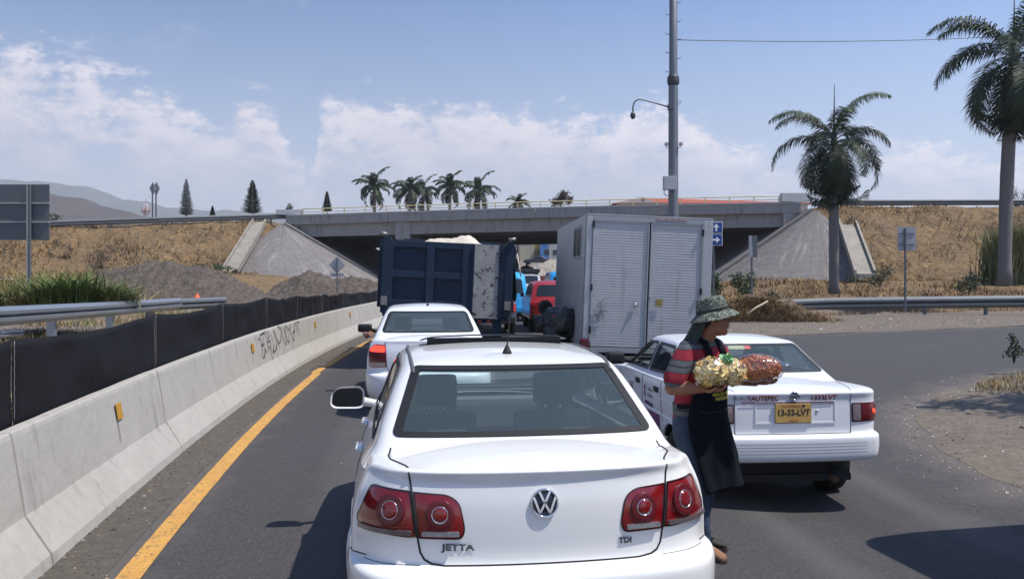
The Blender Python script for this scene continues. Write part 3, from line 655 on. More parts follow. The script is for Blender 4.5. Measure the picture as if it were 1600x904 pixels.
# blue direction signs at the overpass edge, peeking out behind the box truck
blue = pmat('sign_blue', (.012, .05, .24), .45); white_s = pmat('sign_white', (.75, .76, .78), .5)
sY = 33; root = empty('direction_sign', pw(1128, 470, sY), label='pair of blue squares with white arrows on a post just behind the box truck', cat='road sign')
for (y0, y1, kind) in ((346.5, 364, 'up'), (365.5, 383.5, 'right')):
    wbox(root, 'panel', white_s, 1104, 1129, y0, y1, sY, sY + .03, .01)
    bp = wbox(root, 'blue_field', blue, 1105, 1128.2, y0 + .8, y1 - .8, sY - .008, sY - .002, .002)
    c = pw(1119, (y0 + y1) / 2, sY); s_ = sY / 1350
    A = [(-1.4, -6), (1.4, -6), (1.4, 0), (5, 0), (0, 6), (-5, 0), (-1.4, 0)]
    if kind == 'right': A = [(y_, -x_) for x_, y_ in A]
    mb = MB(); mb.prism([(a * s_, b * s_) for a, b in A], -.018, -.010, axis='y'); mb.xf(Matrix.Translation(c - root.location)); mb.build('arrow', white_s, root)
wbox(root, 'post', post_steel, 1114, 1117, 348, 470, sY + .035, sY + .1)

# ---- camera mast
root = empty('camera_mast', (5.6, 30, 0), label='tall grey steel mast with a surveillance camera arm, behind the box truck', cat='mast')
mast_m = pmat('mast_steel', (.21, .225, .24), .5, .45, var=[(1.2, .8, (.165, .18, .195))]); U = 30 / 1350
zt = lambda py: H + (425 - py) * U
mb = MB(); mb.lathe([(.185, 0), (.175, zt(350)), (.165, zt(138)), (.165, zt(134)), (.15, zt(133.5)), (.145, zt(118)), (.13, 14.2), (.0, 14.25)], 20); mb.build('shaft', mast_m, root)
mb = MB(); mb.lathe([(.14, zt(136)), (.205, zt(131)), (.215, zt(127)), (.205, zt(121)), (.14, zt(116))], 12, smooth=False); mb.build('collar', pmat('dark_collar', (.07, .075, .08), .6, .4), root)
for k, py in enumerate((5, 24, 34, 54, 62, 83, 92, 113)):
    s_ = -1 if py in (24, 54, 83, 113) else 1; mb = MB(); mb.tube([(s_ * .13, 0, zt(py)), (s_ * .24, 0, zt(py) + .01), (s_ * .265, 0, zt(py - 2.5))], .012, 6); mb.build('step_peg', post_steel, root)
X = lambda px: (px - 1052) * U
mb = MB(); pts = [(X(1045), -.05, zt(168)), (X(1018), -.15, zt(161)), (X(1000), -.25, zt(157.5)), (X(994), -.28, zt(158.5)), (X(989), -.3, zt(163)), (X(987), -.3, zt(170)), (X(987), -.3, zt(178))]; mb.tube(pts, .028, 8); mb.build('arm', mast_m, root)
mb = MB(); mb.lathe([(.02, .16), (.075, .12), (.09, .04), (.09, 0), (.06, -.07), (.0, -.10)], 16, c=(X(987), -.3, zt(184.5))); mb.build('dome_camera', pmat('camera_dome', (.05, .05, .055), .25), root)
mb = MB(); mb.box(X(1044), X(1049), -.25, .1, zt(172), zt(163)); mb.build('arm_bracket', post_steel, root)
mb = MB(); mb.tube([(X(1058), -.1, zt(160)), (X(1063), -.1, zt(157)), (X(1064), -.1, zt(160)), (X(1058), -.1, zt(165))], .01, 6); mb.build('cable_loop', post_steel, root)
for px in (1040.5, 1063):
    s_ = -1 if px < 1052 else 1
    mb = MB(); mb.box(X(px) - .05, X(px) + .05, -.2, 0, zt(228), zt(223.5), bev=.01); mb.build('box_camera', pmat('camera_white', (.4, .4, .42), .5), root)
    mb = MB(); mb.tube([(X(px), -.1, zt(228)), (X(px), -.1, zt(231)), (X(1052) + s_ * .15, -.05, zt(231))], .014, 6); mb.build('camera_bracket', post_steel, root)
mb = MB(); mb.box(X(1034), X(1054), -.42, -.17, zt(298), zt(277), bev=.02); mb.build('control_box', pmat('box_grey', (.42, .43, .44), .5), root)
mb = MB(); mb.tube([(X(1036), -.3, zt(298)), (X(1035), -.3, zt(303)), (X(1038), -.3, zt(307)), (X(1045), -.2, zt(306))], .014, 6); mb.build('hanging_cable', post_steel, root)
mb = MB(); A = Vector((5.7, 30, zt(62.5))); B = pw(1760, 40, 47)
mb.tube([A.lerp(B, t) - Vector((0, 0, 1.15 * 4 * t * (1 - t) * .30)) for t in np.linspace(0, 1, 40)], .016, 5); o = mb.build('overhead_cable', post_steel); tag(o, 'thin dark cable strung from the mast to the right across the sky', 'cable')
# ================================================================ FAR VIEW
hill_near = pmat('hill_scrub', (.055, .045, .042), .95, var=[(.02, 1, (.036, .032, .03)), (.12, 1, (.075, .06, .05))], bump=[(.05, 1, 4)])
hill_far = pmat('mountain_rock', (.10, .11, .10), .95, var=[(.002, 1, (.07, .08, .07))])
def hill(name, ctrl, Y, depth, m, label, amp, seed):
    """ctrl: skyline (px, py) points at distance Y; a real ridge with front and back slopes"""
    n = 140; pxs = np.linspace(ctrl[0][0], ctrl[-1][0], n); pys = np.interp(pxs, [c[0] for c in ctrl], [c[1] for c in ctrl]); V = []; nd = 22
    for i in range(n):
        p = pw(pxs[i], pys[i], Y)
        for j in range(nd + 1):
            v = j / nd * 2 - 1; prof = 1 - abs(v) ** 1.25
            z = 2 + (p.z - 2) * prof + amp * noise.fractal(Vector((p.x / (amp * 9), v * 3, seed)), 1, 2, 5) * (0.25 + .75 * min(1, abs(v) * 2)) * (p.z / 60)
            V.append((p.x * (1 + v * .06), Y + v * depth, max(z, -3)))
    F = [(i * (nd + 1) + j, (i + 1) * (nd + 1) + j, (i + 1) * (nd + 1) + j + 1, i * (nd + 1) + j + 1) for i in range(n - 1) for j in range(nd)]
    o = mesh_obj(name, V, F, m, smooth=True); return tag(o, label, kind='structure')
hill('hill', [(-900, 330), (-500, 300), (-200, 285), (0, 287), (60, 298), (90, 306), (130, 310), (160, 321), (205, 331), (235, 342), (300, 372), (380, 400), (450, 425)], 900, 260, hill_near, 'brown scrub covered hill', 4, 1)
hill('mountain', [(-900, 330), (-600, 290), (-100, 268), (0, 280), (60, 283), (100, 287), (150, 296), (200, 311), (250, 322), (320, 328), (400, 330), (470, 338), (560, 380), (650, 425)], 2400, 600, hill_far, 'pale blue mountain in the haze', 9, 4)

leaf_dark = pmat('conifer_needles', (.012, .028, .014), .8, var=[(2, 1, (.02, .045, .02))])
bark = pmat('bark', (.10, .08, .06), .95, var=[(5, 1, (.06, .05, .04))], bump=[(20, .8, .05)])
def conifer(px, py_t, py_b, Y, wpx, label, seed):
    rs = random.Random(seed); base = pw(px, py_b + 4, Y); top = pw(px, py_t, Y).z; hh = top - base.z; wd = wpx * Y / 1350
    root = empty('conifer_tree', base, label=label, cat='tree', group='conifers behind the highway')
    mb = MB(); mb.tube([(0, 0, 0), (0, 0, hh * .95)], [hh * .02, hh * .004], 7); mb.build('trunk', bark, root)
    V = []; F = []; tiers = 26
    for t in range(tiers):
        v = t / (tiers - 1); z = hh * (.12 + .86 * v); r = wd / 2 * (1 - v) ** .8 * (.92 + .16 * rs.random()) + .05; nb = int(16 - 9 * v)
        for b in range(nb):
            a = 2 * math.pi * (b + rs.random() * .7) / nb; L_ = r * (.72 + .4 * rs.random()); up = .12 * L_
            for q in range(7):
                s0 = .15 + .85 * q / 7; c = Vector((math.cos(a) * L_ * s0, math.sin(a) * L_ * s0, z + up * s0 * s0 - .1 * L_ * (1 - s0)))
                wv = .20 * (1 - s0 * .6) * (wd / 4 + .35)
                for sd in (-1, 1):
                    d1 = Vector((math.cos(a + sd * .9), math.sin(a + sd * .9), .25 + .3 * rs.random())) * wv; k = len(V)
                    V += [c, c + d1 + Vector((0, 0, .05)), c + Vector((math.cos(a), math.sin(a), -.2)) * wv * .8]; F.append((k, k + 1, k + 2))
    mesh_obj('crown', V, F, leaf_dark, root)
conifer(291, 280, 338, 96, 25, 'slender dark conifer behind the highway guard rail, left of the two taller ones', 1)
conifer(394.5, 282, 334, 92, 34, 'broad dark conifer just left of the overpass', 2)
conifer(511, 299, 330, 120, 18, 'small dark conifer behind the left end of the overpass rail', 3)
conifer(332, 322, 338, 130, 10, 'tiny distant conifer between the two tall conifers', 4)

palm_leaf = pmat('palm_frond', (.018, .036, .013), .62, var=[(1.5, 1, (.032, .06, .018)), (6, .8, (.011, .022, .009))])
palm_leaf_pale = pmat('palm_frond_pale', (.06, .105, .03), .6, var=[(2, 1, (.045, .08, .025))])  # lighter green, used on the few steepest fronds of each crown
palm_trunk = pmat('palm_trunk', (.17, .16, .15), .9, var=[(1.5, 1, (.11, .10, .095)), (7, .8, (.20, .185, .17))], bump=[(9, .6, .03)])
dead_frond = pmat('dead_frond', (.10, .075, .05), .9)
def palm(base, hh, wd, tr, label, seed, nf=16, leaf=44, lean=0.0, spear=0.0, group=None, droop=1.0, lw=.05, elevs=None, skirt=0):
    rs = random.Random(seed); root = empty('palm_tree', base, label=label, cat='palm tree', group=group)
    topx = lean; pts = []; rad = []
    for k in range(15):
        v = k / 14; pts.append((lean * v * v, 0, hh * v)); rad.append(tr * ((1.08 - .22 * v) if v > .06 else 1.3 - 2.5 * v) * (1 + .12 * math.exp(-((v - .55) / .25) ** 2)) * (1 + .02 * (k % 2)))
    mb = MB(); mb.tube(pts, rad, 14); mb.build('trunk', palm_trunk, root)
    mb = MB(); mb.tube([(lean, 0, hh - .02), (lean, 0, hh + wd * .12), (lean, 0, hh + wd * .2)], [tr * .85, tr * .7, tr * .3], 10); mb.build('crown_shaft', pmat('crown_shaft', (.05, .075, .03), .6), root)
    if spear: mb = MB(); mb.tube([(lean, 0, hh + wd * .15), (lean + .03, 0, hh + wd * .15 + spear)], [.05, .015], 6); mb.build('spear_leaf', palm_leaf, root)
    ga = 2.399
    for i in range(nf):
        a = ga * i + rs.uniform(-.2, .2); v = i / max(nf - 1, 1)
        el0 = R(80 - 82 * v) + rs.uniform(-.1, .1) if elevs is None else R(elevs[i % len(elevs)]) + rs.uniform(-.06, .06)
        L_ = wd / 2 * 1.25 * (rs.uniform(.9, 1.08) if elevs is None else rs.uniform(.78, 1.12)); n = 22; p = Vector((lean, 0, hh + wd * .12 * (1 - v))); el_ = el0; pts = [p.copy()]
        for k in range(n):
            el_ -= (.052 + .075 * (k / n)) * droop * (.75 + .5 * v) * 22 / n; p = p + Vector((math.cos(a) * math.cos(el_), math.sin(a) * math.cos(el_), math.sin(el_))) * L_ / n; pts.append(p.copy())
        mb = MB(); mb.tube(pts, [max(.006, .028 * wd / 6 * (1 - k / (n + 1))) for k in range(n + 1)], 4)
        nl = leaf; V = []; F = []
        for q in range(nl):
            s_ = .14 + .86 * (q + rs.random() * .6) / nl; f_ = s_ * n; k = min(int(f_), n - 1); c = pts[k].lerp(pts[k + 1], f_ - k); t = (pts[k + 1] - pts[k]).normalized()
            sv = t.cross(Vector((0, 0, 1)));  sv = sv.normalized() if sv.length > .05 else Vector((math.sin(a), -math.cos(a), 0)); up = sv.cross(t)
            ll = wd * .135 * math.sin(math.pi * min(1, s_ * .82 + .16)) ** .6 * rs.uniform(.85, 1.1)
            for sd in (-1, 1):
                d = (sv * sd * rs.uniform(.75, 1.0) + t * rs.uniform(.35, .6) + up * rs.uniform(-.35, .35)).normalized(); mid = c + d * ll * .5 - Vector((0, 0, ll * .08)); tip = c + d * ll * .9 - Vector((0, 0, ll * rs.uniform(.3, .6)))
                wv = t * lw * wd / 6 * .5; b = len(V); V += [c - wv * .6, c + wv * .6, mid + wv, mid - wv, tip]; F += [(b, b + 1, b + 2, b + 3), (b + 3, b + 2, b + 4)]
        mb.add(V, F); o = mb.build('frond', palm_leaf_pale if (elevs is None and v < .25 and nf > 13) or (elevs is not None and i < 3) else palm_leaf, root)
    for i in range(skirt):
        a = rs.uniform(0, 6.28); mb = MB(); mb.tube([(lean, 0, hh), (lean + math.cos(a) * .3, math.sin(a) * .3, hh - .3), (lean + math.cos(a) * .45, math.sin(a) * .45, hh - rs.uniform(1, 1.8))], [.03, .02, .01], 5); mb.build('dead_frond', dead_frond, root)
    return root
b = pw(1303, 456, 45)
EL = [84, 66, 70, 56, 60, 45, 50, 38, 30, 34, 20, 24, 8, 12, -4, 0, -16, -10, -28, -34, -22, -44, -50, -40, -55, -62, -48, 15, 40, 62]
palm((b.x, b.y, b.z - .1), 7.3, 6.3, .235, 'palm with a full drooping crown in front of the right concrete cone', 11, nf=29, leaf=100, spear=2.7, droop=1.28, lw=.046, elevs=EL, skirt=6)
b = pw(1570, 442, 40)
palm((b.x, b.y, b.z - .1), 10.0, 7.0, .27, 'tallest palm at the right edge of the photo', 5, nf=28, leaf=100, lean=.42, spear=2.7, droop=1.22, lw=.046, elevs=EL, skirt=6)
for (px, py_c, wpx, Y, lab, sd) in ((585, 293, 52, 118, 'leftmost of the palms behind the overpass rail', 21), (640, 298, 50, 118, 'left palm of the merged pair behind the overpass rail', 22), (661, 301, 44, 121, 'right palm of the merged pair behind the overpass rail', 23), (703, 292, 48, 118, 'palm between the merged pair and the last palm behind the overpass', 24),
                                (748, 300, 50, 118, 'fourth palm group behind the overpass rail, above the dump truck', 25), (810, 317, 32, 130, 'small low palm crown behind the middle of the overpass', 26)):
    c = pw(px, py_c + 3, Y); palm((c.x, c.y, 1.0), c.z - 1.0, wpx * Y / 1350 * 1.25, .22, lab, sd, nf=22, leaf=26, group='palms behind the overpass', lw=.19, droop=.95, elevs=[82, 60, 66, 48, 52, 34, 38, 20, 24, 8, 4, -12, -20, -30, -40])
def leafy(name, c, rx, rz, n, size, m, label, seed, cat='tree', trunk=True, group=None, lean_up=0.3, ry=None, part=None):
    rs = random.Random(seed); root = empty(name, c, label=label, cat=cat, group=group); V = []; F = []; ry = ry or rx
    cl = [(Vector((rs.gauss(0, .42), rs.gauss(0, .42), rs.uniform(.15, 1)))) for _ in range(max(5, n // 260))]
    for i in range(n):
        q = rs.choice(cl) + Vector((rs.gauss(0, .17), rs.gauss(0, .17), rs.gauss(0, .12)))
        if q.z < .02: q.z = abs(q.z)
        p = Vector((q.x * rx, q.y * ry, q.z * rz)); d = Vector((rs.gauss(0, 1), rs.gauss(0, 1), rs.gauss(lean_up, 1))).normalized(); e = d.orthogonal().normalized(); e.rotate(Matrix.Rotation(rs.uniform(0, 6.28), 3, d)); k = len(V); s_ = size * rs.uniform(.6, 1.3)
        V += [p, p + (d * .5 + e * .22) * s_, p + d * s_, p + (d * .5 - e * .22) * s_]; F.append((k, k + 1, k + 2, k + 3))
    mesh_obj(part or 'crown', V, F, m, root)
    mb = MB()
    for q in cl: mb.tube([(0, 0, -.1), (q.x * rx * .35, q.y * ry * .35, rz * .3), (q.x * rx * .9, q.y * ry * .9, q.z * rz * .9)], [rz * .03, rz * .018, rz * .006], 5)
    mb.build('trunk' if cat == 'tree' else 'stem', bark, root); return root
green_leaf = pmat('green_leaves', (.045, .085, .025), .6, var=[(3, 1, (.03, .055, .02))])
olive_leaf = pmat('olive_leaves', (.075, .085, .04), .7, var=[(3, 1, (.045, .06, .03))])
brown_leaf = pmat('brown_leaves', (.11, .085, .06), .8, var=[(3, 1, (.07, .06, .045))])
c = pw(876, 322, 120); leafy('round_tree', c, 1.5, 2.1, 1500, .35, brown_leaf, 'round brownish tree crown behind the middle of the overpass', 3)
c = pw(449, 336, 84); leafy('shrub', c, .5, 1.0, 420, .22, olive_leaf, 'small shrub at the left end of the overpass parapet', 4, cat='shrub')
c = pw(84, 350, 80); leafy('shrub', c, .8, .9, 300, .25, olive_leaf, 'dark shrub just right of the large sign back, behind the guard rail', 41, cat='shrub')
# bare tree crown at the right edge and the reeds in front of it
def bare_tree(c, hh, label, seed, n0=6, spread=.75, m=None, r0=None):
    rs = random.Random(seed); root = empty('bare_tree', c, label=label, cat='tree'); mb = MB(); mb2 = MB()
    def grow(p, d, L_, r, lv):
        q = p + d * L_; (mb2 if lv == 0 else mb).tube([p, p.lerp(q, .5) + Vector((rs.gauss(0, .04), rs.gauss(0, .04), 0)) * L_, q], [r, r * .85, r * .65], 5 if lv < 2 else 3, cap=False)
        if lv < 5:
            for _ in range(n0 if lv == 0 else rs.choice((2, 3))):
                e = (d + Vector((rs.gauss(0, spread), rs.gauss(0, spread), rs.gauss(.12, .3)))).normalized(); grow(q, e, L_ * rs.uniform(.62, .82), r * .6, lv + 1)
    grow(Vector((0, 0, 0)), Vector((0, 0, 1)), hh * .25, r0 or hh * .02, 0)
    mb2.build('trunk', m or bark, root); mb.build('branches', m or bark, root)
bare_tree(pw(146, 430, 50) , 1.9, 'small leafless tree in front of the left embankment', 8, n0=4, spread=.55, r0=.05)
bare_tree(pw(1592, 345, 80), 4.2, 'grey leafless tree crown behind the embankment at the right edge', 12, n0=7, spread=.6, m=pmat('grey_twig', (.14, .12, .11), .9), r0=.12)
def blades(name, pos_fn, n, hmin, hmax, wd, m, seed, label=None, cat=None, kind=None, bend=.4, parent=None, seg=3, group=None, mats_=None):
    rs = random.Random(seed); V = []; F = []; mi = []
    nm = len(m) if isinstance(m, (list, tuple)) else 1
    for i in range(n):
        p = pos_fn(rs)
        if p is None: continue
        a = rs.uniform(0, 6.283); h_ = rs.uniform(hmin, hmax); b_ = bend * rs.uniform(.3, 1.4); k = len(V); sd = Vector((-math.sin(a), math.cos(a), 0)) * wd * rs.uniform(.6, 1.3)
        for s_ in range(seg + 1):
            t = s_ / seg; c = Vector(p) + Vector((math.cos(a) * b_ * t * t * h_, math.sin(a) * b_ * t * t * h_, h_ * (t - .25 * b_ * t * t))); w_ = (1 - t) ** .7
            if s_ < seg: V += [c - sd * w_, c + sd * w_]
            else: V.append(c)
        for s_ in range(seg - 1): F.append((k + 2 * s_, k + 2 * s_ + 1, k + 2 * s_ + 3, k + 2 * s_ + 2)); mi.append(i % nm)
        F.append((k + 2 * (seg - 1), k + 2 * seg - 1, k + 2 * seg)); mi.append(i % nm)
    o = mesh_obj(name, V, F, m, parent, mi=mi); return tag(o, label, cat, group, kind)
straw = pmat('straw', (.32, .19, .065), .85, var=[(.3, 1.5, (.17, .11, .055))]); straw2 = pmat('pale_straw', (.40, .265, .105), .85, var=[(.3, 1.5, (.24, .17, .09))]); straw3 = pmat('brown_straw', (.15, .092, .048), .9)
grass_g = pmat('green_grass', (.125, .17, .045), .7, var=[(1, 1, (.07, .12, .03))]); grass_y = pmat('yellowing_grass', (.30, .28, .12), .8)
def on_emb(x0, x1, y0, y1, thr=.25, sc_=.25):
    def f(rs):
        x, y = rs.uniform(x0, x1), rs.uniform(y0, y1)
        if noise.noise(Vector((x * sc_, y * sc_, 4))) * .8 + noise.noise(Vector((x * 1.1, y * 1.1, 9))) * .5 + rs.random() * .5 < thr: return None
        if -22 < x < 26 and 60 < y: 
            if ridge(x, y) > .3 and (-21.5 < x < 25): return None
        return (x, y, terrain(x, y) + terr_noise(x, y) - .05)
    return f
blades('dry_grass', on_emb(-62, -20, 52, 80), 30000, .2, .65, .032, [straw, straw, straw2, straw3], 1, kind='stuff', bend=1.3, seg=2)
blades('dry_grass', on_emb(13, 62, 43, 70), 34000, .2, .65, .030, [straw, straw, straw2, straw3], 2, kind='stuff', bend=1.3, seg=2)
weed_d = pmat('dark_weed', (.055, .045, .03), .9, var=[(2, 1, (.09, .075, .04))]); weed_g = pmat('dull_weed', (.10, .11, .045), .85)
def weeds(x0, x1, y0, y1, thr):
    def f(rs):
        x, y = rs.uniform(x0, x1), rs.uniform(y0, y1)
        if noise.noise(Vector((x * .45, y * .45, 14))) < thr: return None
        if -22 < x < 26 and 60 < y: return None
        return (x, y, terrain(x, y) + terr_noise(x, y) - .05)
    return f
blades('weeds', weeds(-62, -20, 48, 80, .16), 22000, .15, .6, .035, [weed_d, weed_d, weed_g], 31, kind='stuff', bend=1.0, seg=2)
blades('weeds', weeds(13, 62, 43, 70, .16), 22000, .15, .6, .03, [weed_d, weed_g, weed_d], 32, kind='stuff', bend=1.0, seg=2)
def near_r(rs):
    x = rs.uniform(9.5, 34); y = slip_out(x) + rs.uniform(6.0, 12); return (x, y, base_h(x, y)) if noise.noise(Vector((x * .5, y * .5, 1))) + rs.random() > .35 else None
blades('dry_grass', near_r, 9000, .08, .32, .012, [straw, straw2, straw3], 3, kind='stuff', bend=1.2, seg=2)
def clump(px0, px1, py, Y, dy, h0, h1, n, m, label, seed, wd=.02, name='grass_clump', cat='grass', bend=1.25):
    a, b = pw(px0, py, Y), pw(px1, py, Y); root = empty(name, ((a.x + b.x) / 2, Y, a.z), label=label, cat=cat)
    def f(rs):
        u = rs.gauss(.5, .24)
        if not 0 < u < 1: return None
        return (a.x + (b.x - a.x) * u - root.location.x, rs.uniform(-dy, dy), -.1)
    blades('foliage', f, n, h0, h1, wd, m, seed, parent=root, bend=bend); return root
clump(-60, 190, 484, 21, 1.6, .35, 1.15, 3600, [grass_g, grass_y, grass_g, straw2, grass_y], 'bank of long green grass behind the bright guard rail at left', 5, .022, name='tall_grass', cat='grass')
clump(60, 150, 478, 19.5, .6, .6, 1.25, 900, [grass_g], 'greenest grass tuft in the middle of the grass bank at left', 6, .022, name='tall_grass')
clump(140, 205, 476, 20, .5, .45, .85, 620, [grass_g, grass_g, grass_y], 'green grass tuft at the right end of the grass bank beside the soil mound', 7, .02, name='tall_grass')
clump(0, 120, 452, 31, 1.5, .5, 1.1, 1500, [straw, straw2, grass_y], 'dry straw grass behind the green grass under the large sign', 8, .02, name='straw_clump')
def lft(rs):
    y = rs.uniform(9, 34); x = bar_x(y) - 1.1 - 9 * rs.random() ** 1.3
    if noise.noise(Vector((x * .5, y * .5, 21))) + rs.random() * .5 < .1: return None
    return (x, y, terrain(x, y) + terr_noise(x, y) - .02)
blades('dry_grass', lft, 16000, .08, .45, .012, [straw, straw2, grass_y, straw3, grass_g], 41, kind='stuff', bend=1.2, seg=2)
# reeds right edge
def reed(rs):
    x, y = rs.gauss(0, .85), rs.uniform(-1.2, 1.2); return (x, y, terrain(33.6 + x, 57 + y) - root.location.z - .2)
root = empty('reed_thicket', (33.6, 57, terrain(33.6, 57)), label='tall green reed thicket beside the tallest palm', cat='reeds'); blades('foliage', reed, 5200, 2.2, 4.6, .045, [grass_g, grass_y, olive_leaf], 9, parent=root, bend=.35)
for k, (px, py, Y, rx, rz, n, m, lab) in enumerate(((1115, 442, 44, .75, 1.1, 900, green_leaf, 'green shrub against the right edge of the box truck'), (1160, 462, 40, .85, 1.25, 1100, green_leaf, 'leafy shrub beside the narrow sign back'), (1375, 420, 55, 1.6, .6, 700, olive_leaf, 'low yellow green bush at the foot of the right drainage chute'),
                             (1512, 436, 48, 1.0, .75, 800, olive_leaf, 'dull green bush between the sign back and the tallest palm'), (1190, 445, 43, .6, .5, 300, olive_leaf, 'small bush right of the narrow sign'), (344, 412, 62, 1.0, .5, 420, green_leaf, 'dark green bush beside the left drainage chute'), (290, 412, 60, 1.6, .4, 420, olive_leaf, 'yellow green bush above the soil mound on the left embankment'), (97, 372, 68, .8, .5, 260, brown_leaf, 'dark dry bush right of the large sign back'), (158, 373, 68, .9, .5, 260, brown_leaf, 'dark dry bush high on the left embankment'))):
    c = pw(px, py, Y); z = terrain(c.x, c.y); leafy('bush', (c.x, c.y, z - .05), rx, rz + max(0, (c.z - z)) * .4, n, .16, m, lab, 50 + k, cat='bush', part='foliage')
# ---- soil mounds
def mound(name, prof, Y, dy, m, label, seed, kind=None, cat='soil heap'):
    n = 90; nd = 40; x0, x1 = prof[0][0], prof[-1][0]; V = []
    for i in range(n + 1):
        px = x0 + (x1 - x0) * i / n; py = np.interp(px, [p[0] for p in prof], [p[1] for p in prof]); c = pw(px, py, Y); z0 = terrain(c.x, Y) - .25
        for j in range(nd + 1):
            v = j / nd * 2 - 1; hh = (c.z - z0) * max(0, 1 - abs(v) ** 1.5) ; y = Y + v * dy
            w_ = noise.fractal(Vector((c.x * .9, y * .9, seed)), .8, 2.1, 5) * .22 + noise.fractal(Vector((c.x * 3.3, y * 3.3, seed)), .7, 2.1, 4) * .20
            V.append((c.x, y, z0 + hh + w_ * min(1, hh * 1.5)))
    F = [(i * (nd + 1) + j, (i + 1) * (nd + 1) + j, (i + 1) * (nd + 1) + j + 1, i * (nd + 1) + j + 1) for i in range(n) for j in range(nd)]
    o = mesh_obj(name, V, F, m, smooth=True); return tag(o, label, cat, kind=kind)
mound('soil_mound', [(112, 470), (135, 447), (165, 426), (200, 419), (235, 410), (280, 413), (330, 420), (360, 436), (395, 452), (430, 466), (470, 476)], 42, 3.4, grit, 'long mound of dark gravelly soil in front of the left embankment', 2)
mound('soil_mound', [(405, 470), (430, 450), (455, 435), (480, 424), (500, 429), (525, 437), (560, 435), (590, 441), (630, 455), (660, 470)], 50, 3.0, grit, 'soil heap behind the black mesh fence, under the diamond sign', 6)
mound('brush_heap', [(1085, 506), (1110, 488), (1135, 474), (1170, 466), (1205, 470), (1235, 478), (1270, 492), (1320, 505)], 32.5, 1.8, pmat('brush_soil', (.14, .10, .065), .95, var=[(3, 1, (.09, .07, .05)), (12, 1, (.22, .16, .10))], bump=[(20, 1, .06)]), 'heap of dry cut brush and stalks beside the slip road behind the vendor', 7, cat='brush heap')
# litter and stones: on the shoulder, the island and along the verge
def litter(name, n, fn, smin, smax, mats_, seed):
    rs = random.Random(seed); V = []; F = []; mi = []
    for i in range(n):
        p = fn(rs)
        if p is None: continue
        s_ = rs.uniform(smin, smax) * (2.2 if rs.random() < .06 else 1); b = len(V); a = rs.uniform(0, 6.28); fl = rs.uniform(.25, .8)
        pts = [(math.cos(a + k * 2.09) * s_, math.sin(a + k * 2.09) * s_ * rs.uniform(.5, 1), 0) for k in range(3)] + [(rs.uniform(-.3, .3) * s_, rs.uniform(-.3, .3) * s_, s_ * fl)]
        V += [(p[0] + q_[0], p[1] + q_[1], p[2] + q_[2]) for q_ in pts]; F += [(b, b + 1, b + 3), (b + 1, b + 2, b + 3), (b + 2, b, b + 3)]; mi += [rs.randrange(len(mats_))] * 3
    return tag(mesh_obj(name, V, F, mats_, mi=mi), kind='stuff')
peb = [pmat('pebble_grey', (.26, .24, .22), .9), pmat('pebble_pale', (.46, .43, .39), .9), pmat('pebble_dark', (.07, .06, .055), .9)]
chaff = [pmat('chaff', (.34, .27, .17), .9), MATS['pebble_dark'], MATS['pebble_dark'], MATS['pebble_grey'], pmat('chaff_brown', (.18, .13, .08), .9)]
def shl(rs):
    y = 3 + 27 * rs.random() ** 1.3; xb, xl = bar_x(y), line_x(y) - .1; u = rs.random() ** 1.6; return (xb + (xl - xb) * u, y, base_h(xb, y) + .012)
litter('litter', 1500, shl, .004, .013, chaff, 3)
def isd(rs):
    x, y = rs.uniform(4.8, 12), rs.uniform(6, 16); h_ = bvh_island.ray_cast(Vector((x, y, 3)), Vector((0, 0, -1))); return (x, y, h_[0].z - .003) if h_[0] and (noise.noise(Vector((x * .8, y * .8, 2))) > -.15 or rs.random() < .25) else None
litter('pebbles', 5200, isd, .006, .028, [peb[0], peb[2], peb[0], peb[1]], 4)
def vrg(rs):
    x = 6 + 34 * rs.random(); y = slip_out(x) + rs.uniform(-.6, 8); return (x, y, base_h(x, y) + .11)
litter('pebbles', 3500, vrg, .01, .04, peb, 5)
def rds(rs): x, y = rs.uniform(-2.5, 6), rs.uniform(4.5, 24); return (x, y, base_h(x, y) + .006)
litter('litter', 260, rds, .004, .011, [MATS['pebble_dark'], MATS['chaff'], MATS['pebble_pale']], 6)
def spill(rs):
    k = rs.randrange(len(OUTL) - 2); a, b = OUTL[k + 1], OUTL[k + 2] if k + 2 < len(OUTL) else OUTL[k + 1]; t_ = rs.random(); x, y = a[0] + (b[0] - a[0]) * t_, a[1] + (b[1] - a[1]) * t_; dx, dy = x - 11.0, y - 11.3; dl = math.hypot(dx, dy); o_ = abs(rs.gauss(0, .35)) - .1; x += dx / dl * o_; y += dy / dl * o_; return (x, y, base_h(x, y) + .006)
litter('pebbles', 1500, spill, .004, .016, [peb[0], peb[2], peb[1], peb[0]], 8)
def isg(rs):
    x, y = rs.uniform(6.6, 12), rs.uniform(10.5, 17); h_ = bvh_island.ray_cast(Vector((x, y, 3)), Vector((0, 0, -1))); return (x, y, h_[0].z - .01) if h_[0] and noise.noise(Vector((x * .9, y * .9, 7))) + (x - 7.6) * .30 > .05 else None
blades('dry_grass', isg, 9000, .05, .24, .007, [straw, straw2, straw3, grass_y], 33, kind='stuff', bend=1.0, seg=2)
leafy('bush', (9.35, 16.1, .3), .22, .42, 260, .07, green_leaf, 'small green seedling on the far side of the dirt island', 77, cat='plant', part='foliage')
rt = leafy('broadleaf_tree', (10.3, 11.2, .3), 1.6, 2.4, 2600, .22, green_leaf, 'leafy tree just beyond the right edge whose shadow falls on the dirt island', 78)
for ch in rt.children:
    if ch.name.startswith('crown'): ch.location.z = 3.6
mb = MB(); mb.tube([(0, 0, 0), (.05, 0, 2), (0, .05, 4.2)], [.12, .10, .07], 10); mb.build('trunk', bark, rt)
